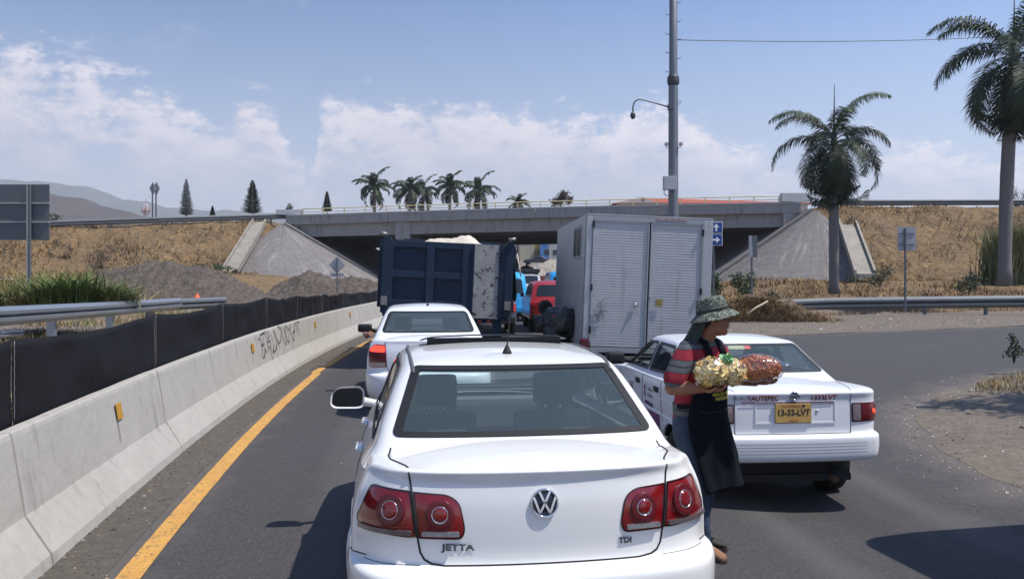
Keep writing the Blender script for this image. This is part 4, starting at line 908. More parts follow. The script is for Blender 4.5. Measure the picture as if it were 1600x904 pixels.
def brush(rs):
    x = rs.gauss(9.15, 1.5); c_px = 800 + x / 32.5 * 1350; py = np.interp(c_px, [1085, 1110, 1135, 1170, 1205, 1235, 1270, 1320], [506, 488, 474, 466, 470, 478, 492, 505]); v = rs.uniform(-.9, .3); z = (H + (425 - py) * 32.5 / 1350) * (1 - abs(v) ** 1.5)
    return (x, 32.5 + v * 1.8, max(0, z) - .05)
blades('brush_stalks', brush, 6500, .1, .45, .012, [straw3, straw3, straw2, straw], 12, kind='stuff', bend=1.8, seg=2)
mb = MB(); mb.tube([pw(1168, 490, 30.3), pw(1182, 480, 30.4), pw(1200, 470, 30.5)], [.045, .035, .02], 7); o = mb.build('dead_branch', pmat('bleached_wood', (.55, .45, .32), .8)); tag(o, 'pale bleached stick leaning on the brush heap', 'stick')
# orange cone tip, white post
c = pw(308, 470, 27.5); mb = MB(); mb.lathe([(.19, 0), (.17, .02), (.05, .32), (.03, .34), (0, .345)], 16); o = mb.build('traffic_cone', pmat('cone_orange', (.75, .10, .02), .5), None); o.location = (c.x, c.y, c.z - .12); tag(o, 'orange plastic cone top showing above the dark guard rail end', 'traffic cone')
c = pw(118.5, 452, 30); mb = MB(); mb.box(-.06, .06, -.06, .06, -.6, .34, bev=.01); o = mb.build('marker_post', pmat('old_white_paint', (.6, .6, .58), .7)); o.location = c; o.rotation_euler = (0, R(6), 0); tag(o, 'short leaning white marker post behind the green grass', 'post')
# lattice tower, distant
root = empty('antenna_tower', pw(228, 352, 260), label='distant red and white antenna tower beside the twin sign backs', cat='antenna'); lat_m = pmat('tower_white', (.5, .45, .45), .6); s_ = 260 / 1350
mb = MB()
for sx in (-1, 1):
    for sy in (-1, 1): mb.tube([(sx * 3.2 * s_, sy * 3.2 * s_, 0), (sx * 1.8 * s_, sy * 1.8 * s_, 34 * s_)], .1, 4)
for k in range(7):
    z0, z1 = k * 5 * s_, (k + 1) * 5 * s_ * .97; r = (3.1 - .2 * k) * s_
    for sg in (-1, 1): mb.tube([(-r, sg * r, z0), (r, sg * r, z1)], .07, 4); mb.tube([(r, sg * r, z0), (-r, sg * r, z1)], .07, 4)
mb.build('lattice', lat_m, root)
mb = MB(); mb.tube([(0, 0, 34 * s_), (0, 0, 47 * s_)], .08, 5); mb.build('whip', lat_m, root)
for k in range(6):
    a = k * math.pi / 3; mb = MB(); mb.box(math.cos(a) * 6.5 * s_ - .18, math.cos(a) * 6.5 * s_ + .18, math.sin(a) * 6 * s_ - .12, math.sin(a) * 6 * s_ + .12, 19 * s_, 29 * s_); mb.build('panel_antenna', lat_m, root)
mb = MB(); mb.lathe([(6 * s_, 0), (6.3 * s_, .2), (6 * s_, .4)], 12, c=(0, 0, 22 * s_)); mb.build('platform', pmat('tower_red', (.4, .1, .08), .6), root)
# red roofed building behind the overpass
root = empty('red_roof_building', pw(1080, 330, 150), label='long building with a red roof rising behind the overpass rail', cat='building'); s_ = 150 / 1350
P = lambda px, py, dy=0: (pw(px, py, 150) - root.location + Vector((0, dy, 0)))
mb = MB(); a, b = P(968, 360), P(1262, 316); mb.box(a.x, b.x, 0, 14, a.z - 2, b.z); mb.build('wall', pmat('cream_wall', (.55, .50, .45), .8), root)
roof_m = pmat('red_roof_sheet', (.50, .085, .04), .6, var=[(.5, 1, (.33, .075, .045))])
mb = MB(); A = [P(958, 317.5, -.6), P(1005, 306.5, 3), P(1110, 308.5, 5), P(1262, 311.5, 6), P(1275, 317.5, -.6)]
B = [v + Vector((0, 12 - v.y * 1.2, 0)) for v in A]
mb.add([A[0], A[1], A[2], A[3], A[4], B[0], B[1], B[2], B[3], B[4]], [(0, 4, 3, 2, 1), (1, 2, 7, 6), (2, 3, 8, 7), (3, 4, 9, 8), (0, 1, 6, 5), (5, 6, 7, 8, 9)]); mb.build('roof', roof_m, root)
mb = MB(); mb.add([P(962, 317.6, -.7), P(1003, 308.2, -.7), P(1028, 317.6, -.7), P(962, 317.6, .1), P(1003, 308.2, .1), P(1028, 317.6, .1)], [(0, 2, 1), (3, 4, 5), (0, 1, 4, 3), (1, 2, 5, 4)]); mb.build('gable', pmat('pink_gable', (.62, .50, .46), .8), root)
mb = MB(); a, b = P(1001.5, 313.8, -.74), P(1006.5, 310, -.70); mb.box(a.x, b.x, a.y, a.y + .05, a.z, b.z); mb.build('gable_window', pmat('dark_window', (.03, .035, .045), .2), root)
# buildings, yard beyond the underpass
for k, (px0, px1, y0, y1, Y, c_, lab) in enumerate(((775, 835, 374, 400, 200, (.55, .5, .36), 'pale yellow low building beyond the underpass, left of the blue one'), (835, 848, 373, 399, 204, (.60, .44, .16), 'narrow ochre wall beyond the underpass'), (844.5, 857, 375, 400, 196, (.10, .26, .55), 'blue building beyond the underpass'), (858, 900, 372, 398, 206, (.5, .5, .48), 'grey wall beyond the underpass, partly behind the box truck'))):
    a = pw(px0, 404, Y); b = pw(px1, y0, Y); root = empty('low_building', (a.x, Y, a.z), label=lab, cat='building'); wd = b.x - a.x; hh = b.z - a.z
    mb = MB(); mb.box(0, wd, 0, 8, -2, hh); mb.build('wall', pmat('wall_%d' % k, c_, .8, var=[(.6, .8, tuple(v * .8 for v in c_))]), root)
    mb = MB(); mb.box(-.15, wd + .15, -.2, 8.2, hh + .002, hh + .25); mb.build('parapet', bridge_c, root)
    for q in range(max(1, int(wd / 3))): mb = MB(); mb.box(.9 + q * 3, 2.0 + q * 3, -.06, .02, .9, 2.1); mb.build('window', MATS['dark_window'], root)
mound('rubble_pile', [(800, 436), (806, 425), (815, 417), (824, 413), (832, 418), (838, 430), (842, 438)], 105, 3, pmat('rubble', (.30, .27, .25), .95, var=[(2, 1, (.17, .15, .14)), (6, 1, (.45, .42, .40))], bump=[(4, 1, .5)]), 'pile of broken rubble beyond the underpass left of the road', 5, cat='rubble pile')
mound('rubble_pile', [(820, 424), (840, 413), (860, 406), (880, 405), (920, 412), (960, 424)], 140, 9, pmat('pale_dirt', (.42, .36, .30), .95, var=[(.5, 1, (.30, .26, .22))], bump=[(3, 1, .3)]), 'bank of pale bare dirt beyond the underpass', 9, cat='dirt bank')
mb = MB(); a, b = pw(801, 428, 112), pw(812, 404, 112); mb.box(a.x, b.x, 112, 114, 0, b.z); o = mb.build('concrete_pillar', bridge_c); o.location = (0, 0, 0); tag(o, 'squat grey concrete pillar seen through the underpass beside the dump truck', 'pillar')

air = bpy.data.materials.new('air'); air.use_nodes = True; at_ = air.node_tree; at_.nodes.clear()
pv = at_.nodes.new('ShaderNodeVolumePrincipled'); pv.inputs['Color'].default_value = (.95, .965, 1, 1); pv.inputs['Density'].default_value = 2.8e-4; pv.inputs['Anisotropy'].default_value = .1
om = at_.nodes.new('ShaderNodeOutputMaterial'); at_.links.new(pv.outputs[0], om.inputs['Volume'])
mb = MB(); mb.box(-3300, 3300, -420, 3300, -12, 290); o = mb.build('haze', air); tag(o, kind='stuff')
# ================================================================ CARS
def bs_eval(C, n, mirror0=None, mirror1=None, axis=0):
    """uniform cubic B-spline along axis of control array C; mirror flags reflect x for the phantom point"""
    C = np.moveaxis(C, axis, 0); m = C.shape[0]
    def ph(a, b, mir):
        if mir: q = b.copy(); q[..., 0] *= -1; return q
        return 2 * a - b
    E = np.concatenate([ph(C[0], C[1], mirror0)[None], C, ph(C[-1], C[-2], mirror1)[None]])
    u = np.linspace(0, m - 1, n); k = np.minimum(u.astype(int), m - 2); t = (u - k)
    w = [(1 - t) ** 3 / 6, (3 * t ** 3 - 6 * t ** 2 + 4) / 6, (-3 * t ** 3 + 3 * t ** 2 + 3 * t + 1) / 6, t ** 3 / 6]
    out = sum(w[i].reshape((-1,) + (1,) * (E.ndim - 1)) * E[k + i] for i in range(4))
    return np.moveaxis(out, 0, axis)
def grid_mesh(C, nv, nu):
    S = bs_eval(C, nv, False, True, 0); S = bs_eval(S, nu, True, True, 1)      # S[v,u,3], right half
    Lf = S.copy(); Lf[..., 0] *= -1
    return S, Lf
def half_faces(nv, nu, base, flip):
    i, j = np.meshgrid(np.arange(nv - 1), np.arange(nu - 1), indexing='ij'); a = base + i * nu + j; b = a + 1; c = a + nu + 1; d = a + nu
    f = np.stack([a, b, c, d] if not flip else [a, d, c, b], -1).reshape(-1, 4); return f
def surf(C, nv, nu):
    S, Lf = grid_mesh(C, nv, nu)
    du = np.gradient(S, axis=1); dv = np.gradient(S, axis=0); Nn = np.cross(du, dv); ln = np.linalg.norm(Nn, axis=-1, keepdims=True)
    # degenerate normals at the spine: borrow from the row before
    for r in range(nv - 1, 0, -1):
        bad = ln[r, :, 0] < 1e-9
        if bad.any(): Nn[r][bad] = Nn[r - 1][bad]; ln[r][bad] = ln[r - 1][bad]
    Nn = Nn / np.maximum(ln, 1e-12)
    # outward orientation
    cen = S.mean((0, 1)); 
    if (Nn[nv // 3, nu // 2] @ np.array([1, 0, 0])) < 0: Nn = -Nn; flip = True
    else: flip = False
    NL = Nn.copy(); NL[..., 0] *= -1
    V = np.concatenate([S.reshape(-1, 3), Lf.reshape(-1, 3)]); NN = np.concatenate([Nn.reshape(-1, 3), NL.reshape(-1, 3)])
    F = np.concatenate([half_faces(nv, nu, 0, flip), half_faces(nv, nu, nv * nu, not flip)])
    return V, F, NN
def sub_mesh(name, V, F, NN, keep, m, parent):
    f = F[keep]
    if len(f) == 0: return None
    idx, inv = np.unique(f, return_inverse=True); o = mesh_obj(name, V[idx], inv.reshape(f.shape), m, parent, smooth=True, normals=NN[idx]); return o
PROJ = {'rear': (lambda a, b: (a, -3, b), (0, 1, 0)), 'front': (lambda a, b: (a, 9, b), (0, -1, 0)), 'left': (lambda a, b: (-3, a, b), (1, 0, 0)), 'right': (lambda a, b: (3, a, b), (-1, 0, 0)), 'top': (lambda a, b: (a, b, 5), (0, 0, -1))}
def cast(bvh, proj, a, b):
    o, d = PROJ[proj]; p, n, i, _ = bvh.ray_cast(Vector(o(a, b)), Vector(d))
    if p is None:
        q = Vector(o(a, b)); q2 = {'rear': Vector((a, .3, b)), 'front': Vector((a, 4, b)), 'left': Vector((-.8, a, b)), 'right': Vector((.8, a, b)), 'top': Vector((a, b, 1))}[proj]
        p, n, i, _ = bvh.find_nearest(q2)
    if n.dot(Vector(d)) > 0: n = -n
    return p, n
def dens(poly, step, closed=True):
    out = []; n = len(poly)
    for i in range(n if closed else n - 1):
        a, b = Vector(poly[i]), Vector(poly[(i + 1) % n]); k = max(1, int((b - a).length / step))
        for j in range(k): out.append(a.lerp(b, j / k))
    if not closed: out.append(Vector(poly[-1]))
    return out
def rounded(poly, r, k=4):
    """round each corner of a 2-D polygon by radius-like distance r (or per-corner list)"""
    out = []; n = len(poly)
    for i in range(n):
        p0, p1, p2 = Vector(poly[i - 1]), Vector(poly[i]), Vector(poly[(i + 1) % n]); rr = r[i] if hasattr(r, '__len__') else r
        if rr <= 0: out.append(tuple(p1)); continue
        d0 = (p0 - p1); d2 = (p2 - p1); a = p1 + d0.normalized() * min(rr, d0.length * .49); b = p1 + d2.normalized() * min(rr, d2.length * .49)
        for j in range(k + 1): t = j / k; out.append(tuple((1 - t) ** 2 * a + 2 * t * (1 - t) * p1 + t * t * b))
    return out
def patch(name, bvh, poly, proj, m, parent, off=.004, step=.03, rim=.012, dome=0.0, hole=None):
    P = dens(poly, step * .7); n = len(P); xs_ = [p[0] for p in P]; ys_ = [p[1] for p in P]
    pts = list(P); rs_ = random.Random(1)
    def inside(q, poly_):
        c = False; k = len(poly_)
        for i in range(k):
            a, b = poly_[i], poly_[i - 1]
            if (a[1] > q[1]) != (b[1] > q[1]) and q[0] < (b[0] - a[0]) * (q[1] - a[1]) / (b[1] - a[1] + 1e-12) + a[0]: c = not c
        return c
    def dist(q, poly_):
        best = 9
        for i in range(len(poly_)):
            a, b = Vector(poly_[i - 1]), Vector(poly_[i]); ab = b - a; t = max(0, min(1, (Vector(q) - a).dot(ab) / max(ab.length_squared, 1e-12))); best = min(best, (Vector(q) - a - ab * t).length)
        return best
    H_ = dens(hole, step * .7) if hole else []
    edges = [(i, (i + 1) % n) for i in range(n)]
    if hole: b0 = len(pts); pts += H_; edges += [(b0 + i, b0 + (i + 1) % len(H_)) for i in range(len(H_))]
    gx = np.arange(min(xs_) + step * .5, max(xs_), step); gy = np.arange(min(ys_) + step * .5, max(ys_), step)
    for a in gx:
        for b in gy:
            if inside((a, b), P) and dist((a, b), P) > step * .4 and not (hole and (inside((a, b), H_) or dist((a, b), H_) < step * .4)): pts.append(Vector((a, b)))
    r_ = delaunay_2d_cdt([Vector(p) for p in pts], edges, [], 1, 1e-6) if False else delaunay_2d_cdt([Vector((p[0], p[1])) for p in pts], edges, [], 0, 1e-6)
    vs, es, fs = r_[0], r_[1], r_[2]
    tri = [f for f in fs if inside(((sum(vs[i][0] for i in f) / len(f)), (sum(vs[i][1] for i in f) / len(f))), P) and not (hole and inside(((sum(vs[i][0] for i in f) / len(f)), (sum(vs[i][1] for i in f) / len(f))), H_))]
    V = []; 
    md = max(dist(((max(xs_) + min(xs_)) / 2, (max(ys_) + min(ys_)) / 2), P), .01) if dome else 1
    for p in vs:
        q, nn = cast(bvh, proj, p[0], p[1]); o_ = off + (dome * min(1, dist(p, P) / md) ** .5 if dome else 0); V.append(q + nn * o_)
    F = [tuple(f) for f in tri]
    # orient
    d = Vector(PROJ[proj][1]); 
    if F:
        s_ = 0
        for f in F[:20]: s_ += (V[f[1]] - V[f[0]]).cross(V[f[2]] - V[f[0]]).dot(d)
        if s_ > 0: F = [f[::-1] for f in F]
    used = set(i for f in F for i in f)
    from collections import Counter
    ec = Counter(); dirs = {}
    for f in F:
        for i in range(len(f)): a, b = f[i], f[(i + 1) % len(f)]; ec[(min(a, b), max(a, b))] += 1; dirs[(min(a, b), max(a, b))] = (a, b)
    bd = [dirs[e] for e, c in ec.items() if c == 1]; low = {}
    if rim > 0:
        for a, b in bd:
            for i in (a, b):
                if i not in low: q, nn = cast(bvh, proj, vs[i][0], vs[i][1]); low[i] = len(V); V.append(V[i] - nn * (rim + (0 if not dome else 0)))
        for a, b in bd: F.append((b, a, low[a], low[b]))
    idx = sorted(set(i for f in F for i in f)); mp = {i: k for k, i in enumerate(idx)}
    o = mesh_obj(name, [V[i] for i in idx], [tuple(mp[i] for i in f) for f in F], m, parent, smooth=True)
    o.data.set_sharp_from_angle(angle=R(40)) if hasattr(o.data, 'set_sharp_from_angle') else None
    return o
def line_on(name, bvh, pts, proj, r, m, parent, off=0.0, step=.02, closed=False, mb=None, seg=5):
    P = dens(pts, step, closed); q = []
    for p in P:
        c, nn = cast(bvh, proj, p[0], p[1]); q.append(c + nn * off)
    own = mb is None; mb = mb or MB(); mb.tube(q, r, seg, closed=closed)
    return mb.build(name, m, parent) if own else mb
def text_on(bvh, name, s, x, z, size, m, parent, pj='rear', sx=1.0, bold=0.0, off=.004):
    o = text_mesh(name, s, size, m, parent, None, 0, sx, bold); sg = -1 if pj == 'left' else 1
    for v in o.data.vertices:
        c, nn = cast(bvh, pj, x + v.co.x * sg, z + v.co.y); v.co = c + nn * off
    sd = o.modifiers.new('thick', 'SOLIDIFY'); sd.thickness = off * .5; sd.offset = -1
    return o
def inpoly(px, py, poly):
    c = np.zeros(len(px), bool); k = len(poly)
    for i in range(k):
        (ax, ay), (bx_, by_) = poly[i], poly[i - 1]
        cond = (ay > py) != (by_ > py); xi = (bx_ - ax) * (py - ay) / (by_ - ay + 1e-12) + ax; c ^= cond & (px < xi)
    return c
def two_sided_ior(t, fr):
    """thin sheet: the same reflectance from either face"""
    g = t.nodes.new('ShaderNodeNewGeometry'); r = t.nodes.new('ShaderNodeMapRange'); r.inputs[3].default_value = 1.5; r.inputs[4].default_value = 1 / 1.5
    t.links.new(g.outputs['Backfacing'], r.inputs[0]); t.links.new(r.outputs[0], fr.inputs[0])
def glass_mat(name, tint, dust, dcol=(.45, .47, .48), rough=.02):
    if name in MATS: return MATS[name]
    m = bpy.data.materials.new(name); m.use_nodes = True; t = m.node_tree; t.nodes.clear()
    tr = t.nodes.new('ShaderNodeBsdfTransparent'); tr.inputs[0].default_value = (*tint, 1); gl = t.nodes.new('ShaderNodeBsdfGlossy'); gl.inputs['Roughness'].default_value = rough
    fr = t.nodes.new('ShaderNodeFresnel'); two_sided_ior(t, fr); mx = t.nodes.new('ShaderNodeMixShader'); t.links.new(fr.outputs[0], mx.inputs[0]); t.links.new(tr.outputs[0], mx.inputs[1]); t.links.new(gl.outputs[0], mx.inputs[2])
    df = t.nodes.new('ShaderNodeBsdfDiffuse'); df.inputs[0].default_value = (*dcol, 1); tcx = t.nodes.new('ShaderNodeTexCoord'); no = t.nodes.new('ShaderNodeTexNoise'); no.inputs['Scale'].default_value = 420; no.inputs['Detail'].default_value = 3
    t.links.new(tcx.outputs['Object'], no.inputs['Vector']); mr_ = t.nodes.new('ShaderNodeMapRange'); mr_.inputs[1].default_value = .35; mr_.inputs[2].default_value = .75; mr_.inputs[3].default_value = dust * .7; mr_.inputs[4].default_value = dust * 1.8; t.links.new(no.outputs['Fac'], mr_.inputs[0])
    m2 = t.nodes.new('ShaderNodeMixShader'); t.links.new(mr_.outputs[0], m2.inputs[0]); t.links.new(mx.outputs[0], m2.inputs[1]); t.links.new(df.outputs[0], m2.inputs[2])
    ou = t.nodes.new('ShaderNodeOutputMaterial'); t.links.new(m2.outputs[0], ou.inputs[0]); MATS[name] = m; return m
car_white = pmat('white_car_paint', (.80, .79, .76), .32, coat=.9, var=[(3, .5, (.765, .755, .72))], spots=[(7, .68, (.62, .60, .56), .12)])
car_white2 = pmat('white_taxi_paint', (.78, .79, .81), .38, coat=.6, var=[(2, .6, (.73, .74, .76))])
gap_m = pmat('panel_gap', (.012, .012, .013), .8)
rubber = pmat('black_rubber', (.02, .02, .021), .7); black_trim = pmat('black_trim', (.018, .018, .02), .6, spec=.3)
tyre_m = pmat('tyre', (.022, .021, .021), .85, bump=[(60, .4, .005)]); rim_m = pmat('wheel_rim', (.45, .46, .48), .35, .8)
chrome = pmat('chrome', (.75, .76, .78), .08, 1.0); interior_m = pmat('interior_cloth', (.028, .030, .033), .9, var=[(8, .6, (.04, .042, .046))]); liner_m = pmat('roof_liner', (.28, .28, .27), .9)
dash_m = pmat('dashboard', (.10, .105, .11), .7); mirror_m = pmat('mirror_glass', (.10, .11, .12), .03, 1.0)
rear_glass = glass_mat('rear_glass', (.76, .86, .86), .15, (.23, .31, .33)); side_glass = glass_mat('side_glass', (.22, .25, .26), .03); wind_glass = glass_mat('windscreen_glass', (.86, .93, .91), .02)
red_lens = pmat('red_lens', (.24, .008, .008), .12, coat=.8, spec=.6, var=[(30, .6, (.15, .004, .006))]); red_dark = pmat('dark_red_lens', (.095, .006, .010), .3, coat=.3, var=[(60, .8, (.14, .009, .014))])
clear_lens = pmat('clear_lens', (.55, .55, .56), .1, .5, coat=.8, var=[(70, 1, (.22, .22, .23))]); amber_lens = pmat('amber_lens', (.30, .10, .05), .2, coat=.6)
lit_red = pmat('lit_brake_lamp', (.8, .03, .02), .3, emit=(1.0, .06, .03, 1.6))
def wheel(parent, c, r, wd, side, spokes=7):
    root = empty('wheel', c); root.parent = parent
    mb = MB(); s = side; prof = [(r * .62, -wd * .5), (r * .93, -wd * .5), (r * .985, -wd * .42), (r, -wd * .25), (r, wd * .25), (r * .985, wd * .42), (r * .93, wd * .5), (r * .62, wd * .5)]
    mb.lathe(prof, 32, axis='x'); mb.build('tyre', tyre_m, root)
    mb = MB(); mb.lathe([(r * .62, s * wd * .46), (r * .60, s * wd * .40), (r * .56, s * wd * .15), (r * .2, s * wd * .12), (0, s * wd * .12)], 32, axis='x')
    for k in range(spokes):
        a = 2 * math.pi * k / spokes; c0 = Vector((s * wd * .40, 0, 0)); st = len(mb.v)
        mb.box(s * wd * .3 - .012, s * wd * .3 + .012, -r * .06, r * .06, r * .10, r * .60); mb.xf(Matrix.Rotation(a, 4, 'X'), st)
    mb.lathe([(r * .16, s * wd * .3), (r * .15, s * wd * .42), (0, s * wd * .43)], 16, axis='x'); mb.build('rim', rim_m, root)
def seat(parent, x, y, zt, w=.5, head=True):
    root = empty('seat', (x, y, 0)); root.parent = parent
    mb = MB(); mb.box(-w / 2, w / 2, -.08, .10, .35, zt, bev=.07); mb.xf(Matrix.Rotation(R(8), 4, 'X')); mb.build('backrest', interior_m, root, smooth=True)
    mb = MB(); mb.box(-w / 2, w / 2, .0, .52, .30, .46, bev=.06); mb.build('cushion', interior_m, root, smooth=True)
    if head:
        mb = MB(); mb.box(-.13, .13, -.07, .05, zt + .05, zt + .25, bev=.05); mb.xf(Matrix.Rotation(R(6), 4, 'X')); mb.build('headrest', interior_m, root, smooth=True)
        mb = MB(); [mb.tube([(sx, -.03, zt - .05), (sx, -.03, zt + .08)], .008, 6) for sx in (-.05, .05)]; mb.xf(Matrix.Rotation(R(6), 4, 'X')); mb.build('headrest_rod', chrome, root)
def sedan(P, loc, rz, label, cat, group=None, nv=90, nu=190, name='parked_car'):
    W, Ln, Ht = P['W'], P['L'], P['H']; root = empty(name, loc, rz, label, cat, group)
    Sf = lambda y: float(np.interp(y, *zip(*P['S']))); Df = lambda y: float(np.interp(y, *zip(*P['D'])))
    S0 = P['S'][0][1]; zb = P['zlid']
    ycol = [None] * 5 + [.42, .78, 1.2, 1.7, 2.3, 2.9, 3.4, Ln - .42] + [None] * 4
    rows = []
    for (z, yr, crown, w_, yf) in P['rows']:
        r_ = []; yF = Ln - yf
        xs5 = [0, .40 * w_, .70 * w_, .885 * w_, .975 * w_]; ys5 = [yr, yr + crown * .10, yr + crown * .36, yr + crown * .85, yr + crown * 1.5 + .05]
        for x, y in zip(xs5, ys5): r_.append((x, y))
        for k in range(5, 13): y = ycol[k]; tap = 1 - .012 * max(0, (1.0 - y)) ** 2 * 3 - .03 * max(0, (y - 3.3)) ** 2; r_.append((w_ * tap, y))
        for x, y in zip(xs5[:0:-1], ys5[:0:-1]): r_.append((x, yF - (y - yr) * 1.3))
        r_ = r_[:13] + [(xs5[3], yF - crown * 1.1 - .05), (xs5[2], yF - crown * .5), (xs5[1], yF - crown * .15), (0, yF)]
        row = []
        for x, y in r_:
            zz = z if z <= zb else zb + (z - zb) * (Sf(y) - zb) / (S0 - zb); row.append((x, y, zz))
        rows.append(row)
    rows = np.array(rows); last = rows[-1]; M = rows.shape[1]
    sp_y = [P['spine0'] + .0] * 4 + [P['spine0'] + .05, P['spine0'] + .25, .95, 1.3, 1.75, 2.3, 2.9, 3.4, Ln - .5, Ln - .33, Ln - .3, Ln - .3, Ln - .3]
    cap = []
    for t in (.10, .3, .65, 1.0):
        rr = []
        for k in range(M):
            x = last[k, 0] * (1 - t); y = last[k, 1] + (sp_y[k] - last[k, 1]) * t; s_ = smooth_step(min(1, t * 2.2)); zc = Df(y) - P.get('crown_z', .035) * (x / (W * .8)) ** 2
            rr.append((x, y, last[k, 2] * (1 - s_) + zc * s_))
        cap.append(rr)
    C = np.concatenate([rows, np.array(cap)])
    V, F, NN = surf(C, nv, nu)
    # greenhouse
    gr = []; ztop = P['ztop']
    for (f_, yr, w_, yf, crown) in P['gh']:
        fr = [0, .42, .74, .91, .985]; r_ = [(w_ * a, yr + crown * b) for a, b in zip(fr, (0, .12, .42, .8, 1.35))]
        y5 = r_[-1][1]; yF = yf - crown * 1.6; ts = [.06, .16, .3, .45, .6, .75, .88, .97]
        for t in ts: r_.append((w_ * (1.0 - .03 * max(0, t - .6) * (1 if f_ > .05 else 0)), y5 + (yF - y5) * t))
        r_ += [(w_ * .91, yf - crown * .9), (w_ * .74, yf - crown * .45), (w_ * .42, yf - crown * .12), (0, yf)]
        row = []
        for x, y in r_:
            zb_ = Sf(y) - .02; zt_ = ztop(y); row.append((x, y, zb_ + (zt_ - zb_) * f_))
        gr.append(row)
    gr = np.array(gr); last = gr[-1]; cap = []
    for t in (.4, .75, 1.0):
        cap.append([(last[k, 0] * (1 - t), last[k, 1] + (min(max(last[k, 1], last[0, 1] + .25), last[-1, 1] - .25) - last[k, 1]) * t, last[k, 2] + P.get('roof_crown', .03) * (1 - (1 - t) ** 2)) for k in range(M)])
    CG = np.concatenate([gr, np.array(cap)]); GV, GF, GN = surf(CG, int(nv * .7), nu)
    bv_body = BVHTree.FromPolygons(V.tolist(), F.tolist()); bv_gh = BVHTree.FromPolygons(GV.tolist(), GF.tolist())
    AV = np.concatenate([V, GV]); AF = np.concatenate([F, GF + len(V)]); bv_all = BVHTree.FromPolygons(AV.tolist(), AF.tolist())
    cen = V[F].mean(1); nrm = NN[F].mean(1); gc = GV[GF].mean(1); gn = GN[GF].mean(1)
    keep = np.ones(len(F), bool); fp = P['foot']          # opening of the lower body under the cabin
    keep &= ~(inpoly(cen[:, 0], cen[:, 1], fp) & (nrm[:, 2] > .5))
    for (yw, zw, rw) in P['arches']: keep &= ~((np.hypot(cen[:, 1] - yw, cen[:, 2] - zw) < rw) & (np.abs(cen[:, 0]) > .3 * W) & (cen[:, 2] < zw + rw))
    gk = np.ones(len(GF), bool); rims = {}
    for nm, poly, proj in P['windows']:
        if proj == 'side':
            gk &= ~(inpoly(gc[:, 1], gc[:, 2], poly) & (np.abs(gn[:, 0]) > .45))
        elif proj == 'rear': gk &= ~(inpoly(gc[:, 0], gc[:, 2], poly) & (gn[:, 1] < -.15) & (gc[:, 1] < 1.9))
        else: gk &= ~(inpoly(gc[:, 0], gc[:, 2], poly) & (gn[:, 1] > .15) & (gc[:, 1] > 1.9))
    paint = P['paint']
    # split the lower body along its seams
    part = np.full(len(F), 'fender', dtype=object)
    x_, y_, z_ = cen.T
    part[(z_ < zb) & (y_ < .55)] = 'rear_bumper'; part[(z_ < .52) & (y_ > Ln - .5)] = 'front_bumper'
    lidp, lidt = P['lid_rear'], P['lid_top']
    lid = (inpoly(x_, z_, lidp) & (y_ < .45) & (nrm[:, 1] < -.35)) | (inpoly(x_, y_, lidt) & (nrm[:, 2] > .5) & (y_ < 1.2)); part[lid] = 'trunk_lid'
    part[(nrm[:, 2] > .5) & (y_ > 3.0) & (np.abs(x_) < W * .8)] = 'hood'
    yd = P['doors']; sd = (np.abs(nrm[:, 0]) > .5) & (z_ > .30) & (part == 'fender')
    part[sd & (y_ > yd[0]) & (y_ < yd[1])] = 'rear_door'; part[sd & (y_ > yd[1]) & (y_ < yd[2])] = 'front_door'
    for nm in ('fender', 'rear_bumper', 'front_bumper', 'trunk_lid', 'hood'):
        sub_mesh({'fender': 'body_shell'}.get(nm, nm), V, F, NN, keep & (part == nm), paint, root)
    for nm in ('rear_door', 'front_door'):
        for s in (-1, 1): sub_mesh(nm, V, F, NN, keep & (part == nm) & (x_ * s > 0), paint, root)
    sub_mesh('roof', GV, GF, GN, gk, paint, root)
    # inner skin of the cabin
    IV = GV - GN * .03; sub_mesh('headliner', IV, GF[:, ::-1], -GN, gk, liner_m, root)
    IV = V - NN * .05; kk = keep & (z_ > .3) & (y_ > .5) & (y_ < 3.6) & (np.abs(nrm[:, 0]) > .4); sub_mesh('door_lining', IV, F[:, ::-1], -NN, kk, interior_m, root)
    # glass with its black border
    for nm, poly, proj in P['windows']:
        big = poly; cx_ = np.mean([p[0] for p in poly]); cy_ = np.mean([p[1] for p in poly])
        def grow(pl, d, dz=None):
            dz = d if dz is None else dz
            out = []; n = len(pl); area = sum(pl[i - 1][0] * pl[i][1] - pl[i][0] * pl[i - 1][1] for i in range(n)); sg = 1 if area > 0 else -1
            for i in range(n):
                a, b, c = Vector(pl[i - 1]), Vector(pl[i]), Vector(pl[(i + 1) % n]); e1 = (b - a).normalized(); e2 = (c - b).normalized()
                nn = (Vector((e1.y, -e1.x)) + Vector((e2.y, -e2.x))); nn = nn.normalized() if nn.length > 1e-6 else Vector((e1.y, -e1.x)); k = 1 / max(.5, nn.dot(Vector((e1.y, -e1.x)))); out.append((b.x + nn.x * d * sg * k, b.y + nn.y * dz * sg * k))
            return out
        fr_ = P.get('frit', .028)
        sides = (('left', poly), ('right', poly)) if proj == 'side' else ((proj, poly),)
        gm = {'rear_window': rear_glass, 'windscreen': wind_glass}.get(nm, P.get('side_glass', side_glass))
        for pj, pl in sides:
            d_ = .014 if proj == 'side' else fr_ * .35
            if not (P.get('open_window') and nm == 'front_door_window' and pj == 'left'): gl_ = patch(nm, bv_gh, grow(pl, d_ * .9, d_ * .45 if proj != 'side' else None), pj, gm, root, off=.003, step=.045, rim=0)
            patch('window_seal', bv_gh, grow(pl, d_, d_ * .5 if proj != 'side' else None), pj, P.get('seal', black_trim), root, off=.006, step=.05, rim=.01, hole=grow(pl, -d_ if proj == 'side' else -fr_, None if proj == 'side' else -fr_ * .42))
